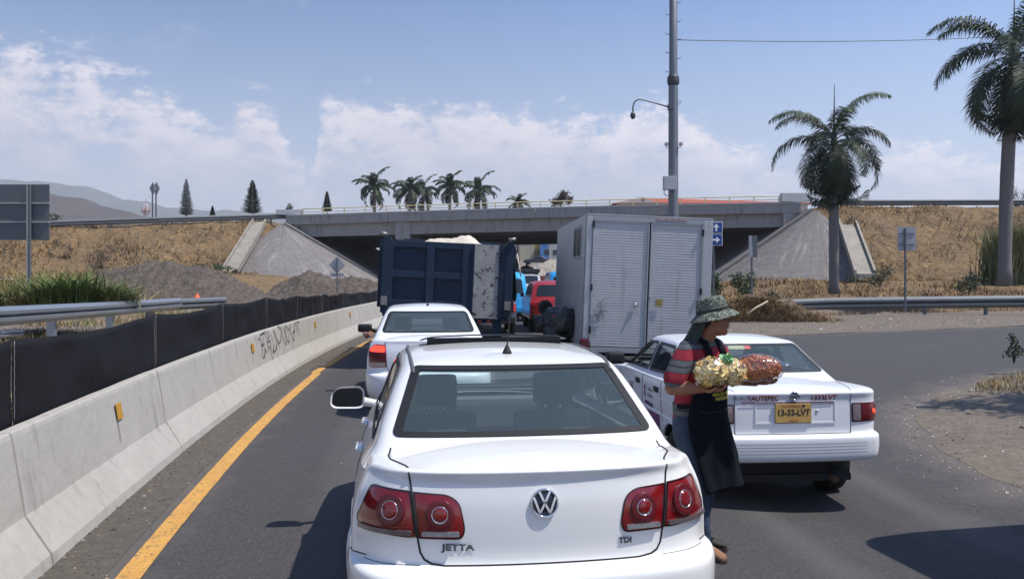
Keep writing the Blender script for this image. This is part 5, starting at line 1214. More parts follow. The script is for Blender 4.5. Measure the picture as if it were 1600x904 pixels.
    for (yw, zw, rw) in P['arches']:
        for s, pj in ((-1, 'left'), (1, 'right')):
            pts = [(yw + (rw + .004) * math.cos(t), zw + (rw + .004) * math.sin(t)) for t in np.linspace(R(-28), R(208), 30)]
            pts = [p for p in pts if p[1] > P['rows'][0][0] + .03]
            line_on('arch_lip', bv_body, pts, pj, .013, paint, root, off=-.004, step=.05)
            mb = MB(); mb.lathe([(rw + .0, -.28), (rw + .012, -.28), (rw + .012, .0), (rw, 0)], 28, axis='x', c=(s * (W * .97 if s > 0 else W * .70), yw, zw)) if False else None
            V2 = []; a_ = np.linspace(R(-20), R(200), 20); 
            for xx in (s * W * .93, s * W * .55): V2 += [(xx, yw + rw * math.cos(t), zw + rw * math.sin(t)) for t in a_]
            F2 = [(i, i + 1, 20 + i + 1, 20 + i) for i in range(19)] + [tuple(range(20, 40))]; mesh_obj('wheel_well', V2, F2, rubber, root)
    # underbody and cabin floor
    mb = MB(); mb.box(-W * .72, W * .72, .25, Ln - .35, .24, .30); mb.build('floor_pan', rubber, root)
    mb = MB(); mb.box(-W * .5, W * .5, .3, .95, .30, .60); mb.build('boot_floor', rubber, root)
    return dict(root=root, body=bv_body, gh=bv_gh, all=bv_all, V=V, F=F, NN=NN, Sf=Sf)
W_ = .885
JET = dict(W=W_, L=4.38, H=1.446, zlid=.605, paint=car_white, spine0=.42,
  S=[(0, 1.018), (.5, 1.012), (1.2, .985), (2.0, .955), (3.0, .93), (3.5, .86), (4.0, .76), (4.38, .68)],
  D=[(0, 1.030), (.12, 1.034), (.3, 1.048), (.55, 1.072), (1, 1.07), (2.9, 1.0), (3.3, .96), (3.8, .89), (4.1, .81), (4.4, .70)],
  rows=[ (.19, .12, .16, .80, .10), (.27, .03, .17, .865, .04), (.38, .00, .17, W_, .0), (.48, -.004, .17, W_ + .005, .0), (.545, -.004, .17, W_ + .006, .0), (.578, .004, .17, W_ + .003, .02), (.592, .03, .17, W_ - .002, .03), (.598, .075, .17, W_ - .01, .03), (.602, .112, .17, W_ - .012, .03), (.612, .128, .17, W_ - .013, .03),
         (.66, .130, .18, W_ - .012, .04), (.72, .126, .18, W_ - .012, .05), (.80, .128, .18, W_ - .020, .07), (.88, .136, .18, W_ - .040, .09), (.935, .148, .18, W_ - .065, .11), (.968, .153, .185, W_ - .080, .13), (.992, .143, .185, W_ - .092, .15), (1.008, .135, .185, W_ - .105, .17), (1.018, .140, .185, W_ - .125, .2)],
  ztop=lambda y: 1.425 - .030 * ((y - 1.9) / .9) ** 2, roof_crown=.022,
  gh=[(-.10, .44, .825, 3.36, .10), (.0, .50, .795, 3.28, .10), (.10, .555, .765, 3.18, .10), (.28, .655, .742, 3.02, .09), (.5, .79, .703, 2.82, .09), (.72, .925, .660, 2.62, .09), (.88, 1.035, .618, 2.47, .09), (.96, 1.10, .582, 2.38, .09), (1.0, 1.20, .51, 2.28, .09)],
  foot=[(-.60, .62), (.60, .62), (.68, 1.2), (.70, 2.0), (.66, 2.9), (-.66, 2.9), (-.70, 2.0), (-.68, 1.2)],
  arches=[(1.0, .33, .36), (3.51, .33, .36)],
  windows=[('rear_window', rounded([(-.66, 1.082), (.66, 1.082), (.545, 1.374), (-.545, 1.374)], .028), 'rear'), ('windscreen', rounded([(-.66, 1.02), (.66, 1.02), (.54, 1.36), (-.54, 1.36)], .05), 'front'),
           ('rear_door_window', rounded([(1.02, 1.02), (1.98, .985), (1.98, 1.345), (1.45, 1.345), (1.18, 1.24)], .03), 'side'), ('front_door_window', rounded([(2.05, .985), (2.98, .97), (2.78, 1.10), (2.42, 1.33), (2.05, 1.35)], .03), 'side')],
  lid_rear=rounded([(-.43, .606), (.43, .606), (.535, .63), (.555, .72), (.573, .80), (.587, .92), (.60, 1.07), (-.60, 1.07), (-.587, .92), (-.573, .80), (-.555, .72), (-.535, .63)], .0),
  lid_top=[(-.595, .05), (.595, .05), (.60, .16), (.685, .50), (.66, .60), (-.66, .60), (-.685, .50), (-.60, .16)], doors=(1.42, 2.3, 3.15), frit=.034)
JLOC = (.165, 3.72, 0); JRZ = R(8.2)
J = sedan(JET, JLOC, JRZ, 'nearest white sedan with round ringed red tail lights and a chrome boot emblem', 'car', nv=130, nu=260, name='sedan_car')
root = J['root']; B = J['body']; GH = J['gh']; AL = J['all']
for s in (-1, 1):
    for yw in (1.0, 3.51): wheel(root, (s * (W_ - .13), yw, .315), .315, .20, s)
# boot shut line
lr = [(-s_ * x, z) for s_ in (1,) for x, z in [(.60, 1.004), (.587, .925), (.575, .82), (.562, .727), (.550, .660), (.532, .630), (.50, .614), (.44, .607)]]
path = lr + [(-x, z) for x, z in lr[::-1]]
line_on('boot_gap', B, path, 'rear', .0045, gap_m, root, off=.0008, step=.015)
for s in (-1, 1): line_on('lamp_gap', B, [(s * .5865, .922), (s * .575, .82), (s * .562, .728)], 'rear', .0065, gap_m, root, off=.004, step=.02)
for s in (-1, 1): line_on('boot_gap', AL, [(s * .6015, .285), (s * .612, .32), (s * .680, .47), (s * .690, .58), (s * .678, .645)], 'top', .0042, gap_m, root, off=.0008, step=.015)
line_on('bumper_gap', B, [(-.80, .606), (-.55, .607)], 'rear', .002, gap_m, root); line_on('bumper_gap', B, [(.55, .607), (.80, .606)], 'rear', .002, gap_m, root)
for s, pj in ((-1, 'left'), (1, 'right')):
    line_on('bumper_gap', B, [(.32, .62), (.50, .60), (.60, .52), (.62, .40)], pj, .003, gap_m, root)
    line_on('door_gap', B, [(1.42, .93), (1.38, .72), (1.30, .62), (1.30, .40)], pj, .003, gap_m, root); line_on('door_gap', B, [(2.3, .93), (2.3, .32)], pj, .003, gap_m, root); line_on('door_gap', B, [(3.15, .90), (3.12, .32)], pj, .003, gap_m, root)
    for yh in (1.58, 2.48):
        c, nn = cast(B, pj, yh, .86); mb = MB(); mb.box(-.022, .022, -.10, .10, -.014, .014, bev=.012); mb.xf(Matrix.Translation(c + Vector((s * .022, 0, 0)))); mb.build('door_handle', car_white, root, smooth=True)
    # rub strip
    line_on('rub_strip', B, [(1.35, .60), (3.1, .60)], pj, .012, car_white, root)
# roof ditch mouldings
for s in (-1, 1):
    pts = []
    for t in np.linspace(1.10, 2.45, 24):
        xx = s * float(np.interp(t, [1.10, 1.25, 1.9, 2.4], [.552, .560, .565, .55])); c, nn = cast(GH, 'top', xx, t); pts.append(c + nn * .002)
    mb = MB(); mb.tube(pts, .011, 6); mb.build('roof_moulding', pmat('grey_moulding', (.10, .10, .105), .6), root)
# tail lights: outer piece on the wing, inner piece on the boot lid
def jlight(s):
    fl = lambda P: [(s * x, z) for x, z in P]
    outer = rounded(fl([(.5915, .925), (.765, .930), (.835, .775), (.825, .738), (.60, .725), (.5665, .729)]), [.008, .03, .02, .02, .01, .008]); inner = rounded(fl([(.5815, .922), (.425, .914), (.375, .880), (.352, .765), (.365, .720), (.5565, .723)]), [.008, .03, .03, .02, .03, .008])
    for nm, pl, cxy, r in (('outer_tail_light', outer, (s * .675, .838), .072), ('inner_tail_light', inner, (s * .462, .829), .064)):
        L0 = empty(nm, (0, 0, 0)); L0.parent = root
        patch('light_housing', B, [(a, b) for a, b in pl], 'rear', pmat('lamp_bezel', (.035, .004, .006), .2, coat=.8), L0, off=.005, step=.03, rim=.02)
        cx_, cz_ = np.mean([p[0] for p in pl]), np.mean([p[1] for p in pl]); sm = [(cx_ + (a - cx_) * .93, cz_ + (b - cz_) * .92) for a, b in pl]
        up = [p for p in sm]
        patch('red_lens', B, up, 'rear', red_lens, L0, off=.007, step=.028, rim=.004, dome=.010)
        # reversing / indicator strip at the bottom
        zz0, zz1 = .737, .757; xa, xb = (s * .585, s * .815) if nm.startswith('outer') else (s * .378, s * .540)
        patch('clear_strip', B, rounded([(xa, zz0), (xb, zz0), (xb - s * (.004 if nm.startswith('outer') else -.0), zz1), (xa, zz1)], .006), 'rear', clear_lens if nm.startswith('inner') else pmat('smoked_strip', (.16, .13, .13), .2, coat=.7, var=[(90, 1, (.07, .05, .05))]), L0, off=.0215, step=.02, rim=.012)
        c, nn = cast(B, 'rear', *cxy); mz_ = (-nn).to_track_quat('Z', 'Y').to_matrix().to_4x4(); M_ = Matrix.Translation(c + nn * .0175) @ mz_
        def ring(name, r0, r1, h0, h1, m_):
            mb = MB(); mb.lathe([(r0, -h0), (r0, -h1), (r1, -h1), (r1, -h0)], 36); mb.xf(M_); return mb.build(name, m_, L0)
        mb = MB(); mb.lathe([(r * 1.0, .01), (r * 1.0, -.0025), (r * .985, -.0035), (r * .8, -.0038), (r * .5, -.0040), (0, -.004)], 36); mb.xf(M_); mb.build('round_lens', red_dark, L0)
        ring('chrome_ring', r * .52, r * .575, -.004, .006, chrome if nm.startswith('inner') else pmat('satin_ring', (.55, .45, .45), .2, .8))
        mb = MB(); mb.lathe([(r * .52, .0), (r * .50, -.0055), (r * .3, -.0075), (0, -.008)], 30); mb.xf(M_); mb.build('bulb_lens', red_lens, L0, smooth=True)
jlight(-1); jlight(1)
# round emblem
c, nn = cast(B, 'rear', 0, .872); M_ = Matrix.Translation(c + nn * .002) @ Matrix.Rotation(R(90), 4, 'X'); M_ = Matrix.Translation(c + Vector((0, -.004, 0))) @ Matrix.Rotation(math.atan2(nn.z, -nn.y) * -1, 4, 'X')
em = empty('emblem', (0, 0, 0)); em.parent = root
def emb(name, mb, m_): mb.xf(M_); return mb.build(name, m_, em)
r = .062; mb = MB(); mb.lathe([(r * .96, .006), (r * .96, -.004), (0, -.006)], 40, axis='y'); emb('emblem_disc', mb, pmat('emblem_dark', (.05, .06, .075), .15, .6))
mb = MB(); mb.lathe([(r * .90, 0), (r * .90, -.010), (r, -.010), (r * 1.02, .004)], 40, axis='y'); emb('emblem_ring', mb, chrome)
def bar2(mb, a, b, w_=.0095):
    a, b = Vector(a), Vector(b); d = (b - a).normalized(); n = Vector((-d.y, d.x)) * w_ / 2; mb.prism([tuple(a + n), tuple(a - n), tuple(b - n), tuple(b + n)], -.0065, -.0115, axis='y')
mb = MB()
for a, b in (((-.024, .050), (-.004, .008)), ((.024, .050), (.004, .008)), ((-.0075, .010), (.0075, .010))): bar2(mb, a, b)
emb('emblem_upper_letter', mb, chrome); mb = MB()
for a, b in (((-.049, .026), (-.023, -.044)), ((-.023, -.044), (-.002, -.004)), ((.002, -.004), (.023, -.044)), ((.023, -.044), (.049, .026)), ((-.006, -.006), (.006, -.006))): bar2(mb, a, b)
emb('emblem_lower_letter', mb, chrome)
badge = pmat('badge_chrome', (.10, .105, .115), .3, .8)
def surf_mat(c, nn):
    nn = nn.normalized(); X = Vector((0, 0, 1)).cross(nn).normalized(); Y = nn.cross(X); M = Matrix((X, Y, nn)).transposed().to_4x4(); M.translation = c; return M
def badge_text(s, x, z, size, sx):
    c, nn = cast(B, 'rear', x, z); text_on(B, 'badge_text', s, x, z, size, badge, root, 'rear', sx, .0012, .004)
badge_text('JETTA', -.385, .684, .040, 1.32); badge_text('TDI', .375, .684, .036, 1.1)
# rear lip shade is geometry; antenna, sunroof, mirrors
c, nn = cast(GH, 'top', 0, 1.36); mb = MB(); mb.lathe([(.030, -.004), (.026, .010), (.008, .045), (.005, .05)], 16, c=tuple(c)); mb.build('antenna_base', rubber, root)
mb = MB(); mb.tube([c + Vector((0, 0, .04)), c + Vector((.004, -.08, .20)), c + Vector((.008, -.17, .32))], [.0045, .0032, .0022], 6); mb.build('antenna_rod', rubber, root)
mb = MB(); V = []; n = 16
for i in range(n + 1):
    x = -.47 + .94 * i / n
    for y, dz in ((1.93, .046), (1.94, .053), (2.45, .012), (2.45, .004)):
        V.append((x, y, 1.445 + dz - .03 * (x / .47) ** 2 * .6 - (.012 if abs(x) > .45 else 0)))
F = [(i * 4 + k, (i + 1) * 4 + k, (i + 1) * 4 + (k + 1) % 4, i * 4 + (k + 1) % 4) for i in range(n) for k in range(4)] + [(0, 1, 2, 3), (n * 4 + 3, n * 4 + 2, n * 4 + 1, n * 4)]
mb.add(V, F); mb.build('sunroof_panel', pmat('sunroof_glass', (.012, .012, .014), .3), root)
mb = MB(); mb.box(-.44, .44, 1.96, 1.99, 1.40, 1.472); mb.build('sunroof_seal', rubber, root)
for s in (-1, 1):
    mr_ = empty('side_mirror', (s * .985, 2.78, .985)); mr_.parent = root
    out = rounded([(-.125, -.055), (-.115, .035), (-.07, .072), (.09, .078), (.125, .05), (.12, -.07), (.08, -.082), (-.09, -.078)], .03); out = [(x * -s, z) for x, z in out]
    def shell(name, sc0, y0, sc1, y1, m_, k=5):
        V = []; n = len(out)
        for j in range(k + 1):
            t = j / k; f_ = sc0 + (sc1 - sc0) * (1 - math.cos(t * math.pi / 2)) if sc1 < sc0 else sc0; V += [(x * f_, y0 + (y1 - y0) * math.sin(t * math.pi / 2), z * f_) for x, z in out]
        F = [(j * n + i, j * n + (i + 1) % n, (j + 1) * n + (i + 1) % n, (j + 1) * n + i) for j in range(k) for i in range(n)] + [tuple(k * n + i for i in range(n))]
        mb = MB(); mb.add(V, F, smooth=True); return mb.build(name, m_, mr_)
    shell('mirror_housing', 1.0, -.01, .45, .13, car_white)
    V = [(x, -.012, z) for x, z in out] + [(x * .91, -.004, z * .88) for x, z in out]; n = len(out)
    mesh_obj('mirror_rim', V, [(i, (i + 1) % n, n + (i + 1) % n, n + i) for i in range(n)], car_white, mr_)
    V = [(x * .915, -.003, z * .885) for x, z in out]; mesh_obj('mirror_plate', V, [tuple(range(n))], mirror_m, mr_)
    mb = MB(); mb.tube([(-s * .11, .05, -.04), (-s * .19, .08, -.06), (-s * .26, .10, -.07)], [.035, .03, .035], 10); mb.build('mirror_arm', car_white, mr_)
# cabin
for x in (-.38, .38):
    seat(root, x, 2.05, 1.0, .52); seat(root, x * .95, 1.05, .90, .50, False)
    mb = MB(); mb.box(x - .12, x + .12, 1.02, 1.10, .90, 1.04, bev=.035); mb.build('rear_headrest', interior_m, root, smooth=True)
mb = MB(); mb.box(-.60, .60, .60, .98, .93, .965, bev=.01); mb.build('parcel_shelf', interior_m, root)
mb = MB(); mb.box(-.62, .62, 2.75, 3.2, .70, .96, bev=.05); mb.build('dashboard', dash_m, root)
mb = MB(); mb.lathe([(.17, -.012), (.185, 0), (.17, .012)], 24, axis='y', c=(-.38, 2.62, .92)); mb.build('steering_wheel', interior_m, root)
mb = MB(); mb.box(-.13, .13, 2.52, 2.55, 1.20, 1.27, bev=.02); mb.build('inner_mirror', interior_m, root)
# ---------------------------------------------------------------- the boxy taxi
TW = .80
TAX = dict(W=TW, L=4.15, H=1.37, zlid=.60, paint=car_white2, spine0=.42,
  S=[(0, 1.03), (.5, 1.025), (1.2, .99), (2.0, .975), (3.0, .95), (3.5, .91), (4.0, .84), (4.15, .80)],
  D=[(0, 1.045), (.2, 1.05), (.5, 1.06), (.8, 1.07), (2.9, 1.0), (3.3, .97), (3.8, .90), (4.1, .85)],
  rows=[(.435, .12, .07, .74, .10), (.445, .02, .06, .775, .04), (.48, .0, .05, .79, .0), (.56, .0, .05, TW, .0), (.635, .0, .05, TW, .0), (.658, .012, .05, TW, .02), (.664, .05, .05, TW - .005, .03), (.668, .08, .055, TW - .008, .03),
        (.70, .082, .055, TW - .004, .03), (.76, .080, .055, TW, .04), (.84, .082, .055, TW, .05), (.90, .086, .055, TW, .06), (.94, .088, .055, TW - .002, .07), (.975, .082, .055, TW - .004, .09), (1.0, .072, .055, TW - .008, .11), (1.02, .085, .055, TW - .016, .13), (1.03, .12, .06, TW - .045, .18)],
  ztop=lambda y: 1.345 - .022 * ((y - 1.9) / .9) ** 2, roof_crown=.022, crown_z=.02,
  gh=[(-.06, .66, .765, 3.30, .05), (.02, .70, .745, 3.22, .05), (.12, .77, .728, 3.10, .05), (.3, .90, .702, 2.95, .05), (.5, 1.04, .668, 2.78, .05), (.72, 1.19, .630, 2.60, .05), (.88, 1.29, .600, 2.47, .05), (.97, 1.36, .572, 2.38, .05), (1.0, 1.45, .50, 2.28, .05)],
  foot=[(-.60, .80), (.60, .80), (.66, 1.3), (.68, 2.0), (.64, 2.9), (-.64, 2.9), (-.68, 2.0), (-.66, 1.3)],
  arches=[(.92, .30, .325), (3.30, .30, .325)],
  windows=[('rear_window', rounded([(-.655, 1.085), (.655, 1.085), (.555, 1.305), (-.555, 1.305)], .03), 'rear'), ('windscreen', rounded([(-.64, 1.03), (.64, 1.03), (.54, 1.29), (-.54, 1.29)], .03), 'front'),
           ('rear_door_window', rounded([(1.20, 1.04), (1.95, 1.01), (1.95, 1.275), (1.42, 1.275)], .03), 'side'), ('front_door_window', rounded([(2.02, 1.01), (2.86, .995), (2.45, 1.255), (2.02, 1.275)], .03), 'side')],
  lid_rear=[(-.49, .668), (.49, .668), (.50, 1.08), (-.50, 1.08)], lid_top=[(-.50, .0), (.50, .0), (.53, .2), (.62, .68), (-.62, .68), (-.53, .2)], doors=(1.28, 1.98, 3.0), frit=.022, open_window=True, side_glass=glass_mat('clear_side_glass', (.55, .60, .62), .03),
  seal=pmat('taxi_seal', (.03, .032, .036), .5))
T = sedan(TAX, (2.335, 7.05, -.105), R(5.5), 'white boxy taxi sedan with red lettering and a yellow number plate, beside the vendor', 'car', nv=110, nu=220, name='sedan_car')
root = T['root']; B = T['body']; AL = T['all']
for s in (-1, 1):
    for yw in (.92, 3.30): wheel(root, (s * (TW - .12), yw, .285), .285, .175, s, 5)
for s in (-1, 1): line_on('boot_gap', B, [(s * .497, .672), (s * .497, .80), (s * .497, 1.0)], 'rear', .0032, gap_m, root, off=0); line_on('boot_gap', AL, [(s * .50, .11), (s * .53, .2), (s * .60, .58)], 'top', .003, gap_m, root, off=0)
line_on('boot_gap', B, [(-.497, .672), (.497, .672)], 'rear', .004, gap_m, root, off=0)
for s, pj in ((-1, 'left'), (1, 'right')):
    line_on('door_gap', B, [(1.28, .96), (1.26, .70), (1.20, .60)], pj, .004, gap_m, root); line_on('door_gap', B, [(1.98, .96), (1.98, .34)], pj, .004, gap_m, root); line_on('door_gap', B, [(3.0, .93), (2.98, .34)], pj, .004, gap_m, root)
    line_on('body_crease', B, [(.3, .80), (3.9, .80)], pj, .006, car_white2, root)
    for yh in (1.42, 2.16):
        c, nn = cast(B, pj, yh, .87); mb = MB(); mb.box(-.012, .012, -.07, .07, -.025, .025, bev=.012); mb.xf(Matrix.Translation(c + Vector((s * .006, 0, 0)))); mb.build('door_handle', rubber, root)
    mr_ = MB(); mr_.box(-.11, .09, -.05, .09, -.065, .07, bev=.035); mr_.xf(Matrix.Translation((s * .90, 2.78, 1.04))); mr_.build('side_mirror', black_trim, root, smooth=True)
    mb = MB(); mb.tube([(s * .82, 2.80, 1.02), (s * .70, 2.84, 1.0)], .03, 8); mb.build('mirror_arm', black_trim, root)
    # rear lamps
    L0 = empty('tail_light', (0, 0, 0)); L0.parent = root; f = lambda P: [(s * a, b) for a, b in P]
    patch('lamp_housing', B, f(rounded([(.505, .758), (.79, .765), (.792, .915), (.505, .918)], .012)), 'rear', pmat('lamp_bezel_dark', (.06, .006, .010), .25, coat=.6), L0, off=.006, rim=.02, step=.03)
    patch('red_lens', B, f(rounded([(.592, .772), (.775, .778), (.777, .905), (.592, .907)], .008)), 'rear', pmat('taxi_red_lens', (.16, .008, .014), .2, coat=.7, var=[(40, .8, (.10, .008, .014))]), L0, off=.010, rim=.004, step=.03, dome=.006)
    patch('reversing_lens', B, f(rounded([(.515, .772), (.585, .772), (.585, .906), (.515, .906)], .008)), 'rear', pmat('taxi_grey_lens', (.30, .24, .25), .2, coat=.7, var=[(60, 1, (.12, .09, .10))]), L0, off=.010, rim=.004, step=.03, dome=.004)
    if s > 0: c, nn = cast(B, 'rear', .71, .845); mb = MB(); mb.lathe([(.022, -.012), (.017, -.019), (0, -.021)], 16, axis='y', c=tuple(c)); mb.build('lit_bulb', lit_red, L0, smooth=True)
# recess of the number plate, moulded into the lid
c0, _ = cast(B, 'rear', 0, .85)
plate_m = pmat('plate_yellow', (.62, .40, .13), .5, var=[(14, .8, (.54, .33, .10))]); ink = pmat('plate_ink', (.04, .035, .03), .6); plate_red = pmat('plate_red', (.50, .12, .07), .6)
root_plate = empty('number_plate', (c0.x - .01, c0.y - .014, .845)); root_plate.parent = root
mb = MB(); mb.box(-.152, .152, -.004, .004, -.078, .078, bev=.003); mb.build('plate', plate_m, root_plate)
mb = MB(); mb.box(-.158, .158, .0045, .010, -.084, .084, bev=.003); mb.build('plate_frame', chrome, root_plate)
RX = Matrix.Rotation(R(90), 4, 'X')
text_mesh('plate_number', '13-33-LVT', .072, ink, root_plate, Matrix.Translation((0, -.0055, .004)) @ RX, .0006, sx=.90, bold=.0016)
text_mesh('plate_header', 'TAXI MORELOS', .026, plate_red, root_plate, Matrix.Translation((-.02, -.0055, .060)) @ RX, .0006, sx=.9)
text_mesh('plate_footer', 'MEXICO', .022, plate_red, root_plate, Matrix.Translation((.0, -.0055, -.061)) @ RX, .0006, sx=1.0)
mb = MB(); mb.lathe([(.013, 0), (.013, -.002), (0, -.002)], 16, axis='y', c=(.085, -.0052, .062)); mb.build('plate_stamp', ink, root_plate)
for (a0, a1, b0, b1) in ((-.32, .36, .755, .768), (-.32, .36, .930, .940), (-.33, -.318, .757, .938), (.352, .364, .757, .938)):
    patch('lid_moulding', B, [(a0, b0), (a1, b0), (a1, b1), (a0, b1)], 'rear', car_white2, root, off=.006, rim=.01, step=.04)
red_letter = pmat('red_lettering', (.17, .012, .02), .5); silver = pmat('silver_badge', (.45, .47, .52), .2, .9)
def tx(s, x, z, size, m_, sx=1.0, bold=.002, pj='rear', name='lettering'):
    return text_on(B, name, s, x, z, size, m_, root, pj, sx, bold, .004)
tx('YAUTEPEC', -.262, .966, .060, red_letter, .92, .0012); tx('1333LVT', .255, .966, .060, red_letter, 1.05, .0012)
for k in range(44):
    x = -.44 + .88 * k / 43 * .88; c, nn = cast(B, 'rear', x, .9325); mb = MB(); mb.box(-.005, .005, -.002, .001, -.006, .006); mb.xf(Matrix.Translation(c + nn * .009)); 
    if k == 0: allb = MB()
    allb.add(mb.v, mb.f)
allb.build('red_dotted_strip', red_letter, root)['kind'] = 'stuff'
c, nn = cast(B, 'rear', .0, .985); M_ = Matrix.Translation(c + Vector((0, -.008, 0)))
mb = MB(); mb.lathe([(.027, -.003), (.027, -.008), (.037, -.008), (.039, .006)], 30, axis='y'); mb.xf(M_); mb.build('emblem_ring', silver, root)
mb = MB(); mb.box(-.048, .048, -.010, 0, -.009, .009, bev=.002); mb.xf(M_); mb.build('emblem_bar', silver, root)
c, nn = cast(B, 'rear', .20, .855); mb = MB(); mb.lathe([(.014, 0), (.013, -.006), (0, -.007)], 16, axis='y', c=tuple(c)); mb.build('boot_lock', silver, root)
text_on(B, 'badge_text', 'TSURU', -.46, .965, .04, silver, root)
for z in (.60, .575, .55, .525): patch('bumper_groove', B, [(-.74, z), (.74, z), (.74, z + .006), (-.74, z + .006)], 'rear', pmat('bumper_groove', (.50, .51, .53), .6), root, off=.001, rim=0, step=.1)
# side decals of the taxi
purple = pmat('purple_decal', (.16, .03, .14), .5); grey_d = pmat('grey_decal', (.30, .27, .27), .6)
patch('purple_stripe', B, [(1.30, .50), (2.9, .44), (2.9, .60), (1.30, .64)], 'left', purple, root, off=.003, rim=0, step=.05)
patch('seal_decal', B, [(1.84, .74), (1.90, .74), (1.90, .86), (1.84, .86)], 'left', pmat('maroon_decal', (.22, .06, .06), .6), root, off=.003, rim=0, step=.05)
def txl(s, y, z, size, m_): 
    text_on(B, 'lettering', s, y, z, size, m_, root, 'left', 1, .001, .004)
txl('Gobierno', 1.66, .835, .05, grey_d); txl('de Morelos', 1.66, .775, .045, grey_d); txl('MOVILIDAD', 1.72, .685, .06, pmat('purple_text', (.12, .03, .14), .5))
for k, (y, z) in enumerate(((2.45, .78), (2.6, .68), (2.75, .60))): txl(('LVT', '1333', 'TAXI')[k], y, z, .10, red_letter)
# exhaust, sticker, cabin
mb = MB(); mb.tube([(.40, .16, .27), (.40, .5, .27)], .028, 12); mb.build('exhaust_pipe', pmat('rusty_pipe', (.12, .07, .05), .7, .4), root)
mb = MB(); mb.tube([(-.3, .5, .34), (.2, .5, .34)], .07, 12); mb.build('silencer', pmat('silencer_dark', (.04, .035, .03), .7), root)
patch('window_sticker', T['gh'], [(-.14, 1.262), (.02, 1.262), (.02, 1.292), (-.14, 1.292)], 'rear', pmat('sticker_green', (.42, .47, .30), .6, var=[(90, 1, (.20, .22, .14))]), root, off=.008, rim=0, step=.03)
patch('window_sticker', T['gh'], [(.022, 1.262), (.08, 1.262), (.08, 1.292), (.022, 1.292)], 'rear', pmat('sticker_red', (.45, .10, .10), .6), root, off=.008, rim=0, step=.03)
for x in (-.36, .36): seat(root, x, 1.95, .98, .48); seat(root, x * .95, 1.15, .90, .48, False)
mb = MB(); mb.box(-.56, .56, .82, 1.1, .95, .985, bev=.01); mb.build('parcel_shelf', pmat('grey_shelf', (.10, .11, .12), .9), root)
mb = MB(); mb.box(-.58, .58, 2.65, 3.1, .70, .99, bev=.05); mb.build('dashboard', dash_m, root)
mb = MB(); mb.lathe([(.17, -.012), (.185, 0), (.17, .012)], 24, axis='y', c=(-.36, 2.5, .95)); mb.build('steering_wheel', interior_m, root)
c, nn = cast(T['gh'], 'top', -.3, 2.2)
# ---------------------------------------------------------------- the farther white sedan
AW = .84
AV = dict(W=AW, L=4.3, H=1.50, zlid=.62, paint=car_white2, spine0=.42,
  S=[(0, 1.07), (.5, 1.06), (1.2, 1.01), (2.0, .985), (3.0, .95), (3.5, .88), (4.0, .78), (4.3, .70)],
  D=[(0, 1.085), (.12, 1.09), (.3, 1.105), (.55, 1.12), (1, 1.12), (2.9, 1.03), (3.3, .98), (3.8, .90), (4.1, .82), (4.3, .70)],
  rows=[(.22, .12, .16, .78, .10), (.30, .03, .17, .82, .04), (.40, .00, .17, AW, .0), (.50, -.004, .17, AW, .0), (.575, .0, .17, AW, .0), (.60, .02, .17, AW, .02), (.612, .05, .17, AW - .01, .03), (.62, .085, .17, AW - .012, .03), (.68, .09, .18, AW - .01, .04), (.76, .085, .18, AW - .01, .05), (.85, .09, .18, AW - .018, .07), (.93, .10, .18, AW - .035, .09), (.99, .115, .18, AW - .055, .11), (1.03, .12, .185, AW - .075, .13), (1.055, .115, .185, AW - .095, .15), (1.07, .13, .185, AW - .12, .2)],
  ztop=lambda y: 1.475 - .030 * ((y - 1.9) / .9) ** 2, roof_crown=.025,
  gh=[(-.10, .42, .78, 3.4, .10), (.0, .48, .76, 3.3, .10), (.10, .53, .74, 3.18, .10), (.28, .64, .712, 3.02, .10), (.5, .79, .672, 2.82, .10), (.72, .95, .628, 2.62, .10), (.88, 1.07, .588, 2.47, .10), (.96, 1.14, .555, 2.38, .10), (1.0, 1.24, .48, 2.28, .09)],
  foot=[(-.58, .62), (.58, .62), (.66, 1.2), (.68, 2.0), (.64, 2.9), (-.64, 2.9), (-.68, 2.0), (-.66, 1.2)],
  arches=[(.95, .31, .345), (3.4, .31, .345)],
  windows=[('rear_window', rounded([(-.625, 1.135), (.625, 1.135), (.535, 1.405), (-.535, 1.405)], .05), 'rear'), ('windscreen', rounded([(-.64, 1.06), (.64, 1.06), (.53, 1.40), (-.53, 1.40)], .05), 'front'),
           ('rear_door_window', rounded([(1.0, 1.06), (1.98, 1.02), (1.98, 1.385), (1.45, 1.385), (1.18, 1.28)], .03), 'side'), ('front_door_window', rounded([(2.05, 1.02), (2.98, 1.0), (2.78, 1.13), (2.42, 1.37), (2.05, 1.385)], .03), 'side')],
  lid_rear=[(-.50, .63), (.50, .63), (.56, .80), (.57, 1.10), (-.57, 1.10), (-.56, .80)], lid_top=[(-.57, .05), (.57, .05), (.64, .48), (-.64, .48)], doors=(1.42, 2.3, 3.15), frit=.03)
A_ = sedan(AV, (-1.06, 11.1, 0), R(6.5), 'farther white sedan with a lit left brake light, directly behind the dump truck', 'car', nv=90, nu=170, name='sedan_car')
root = A_['root']; B = A_['body']
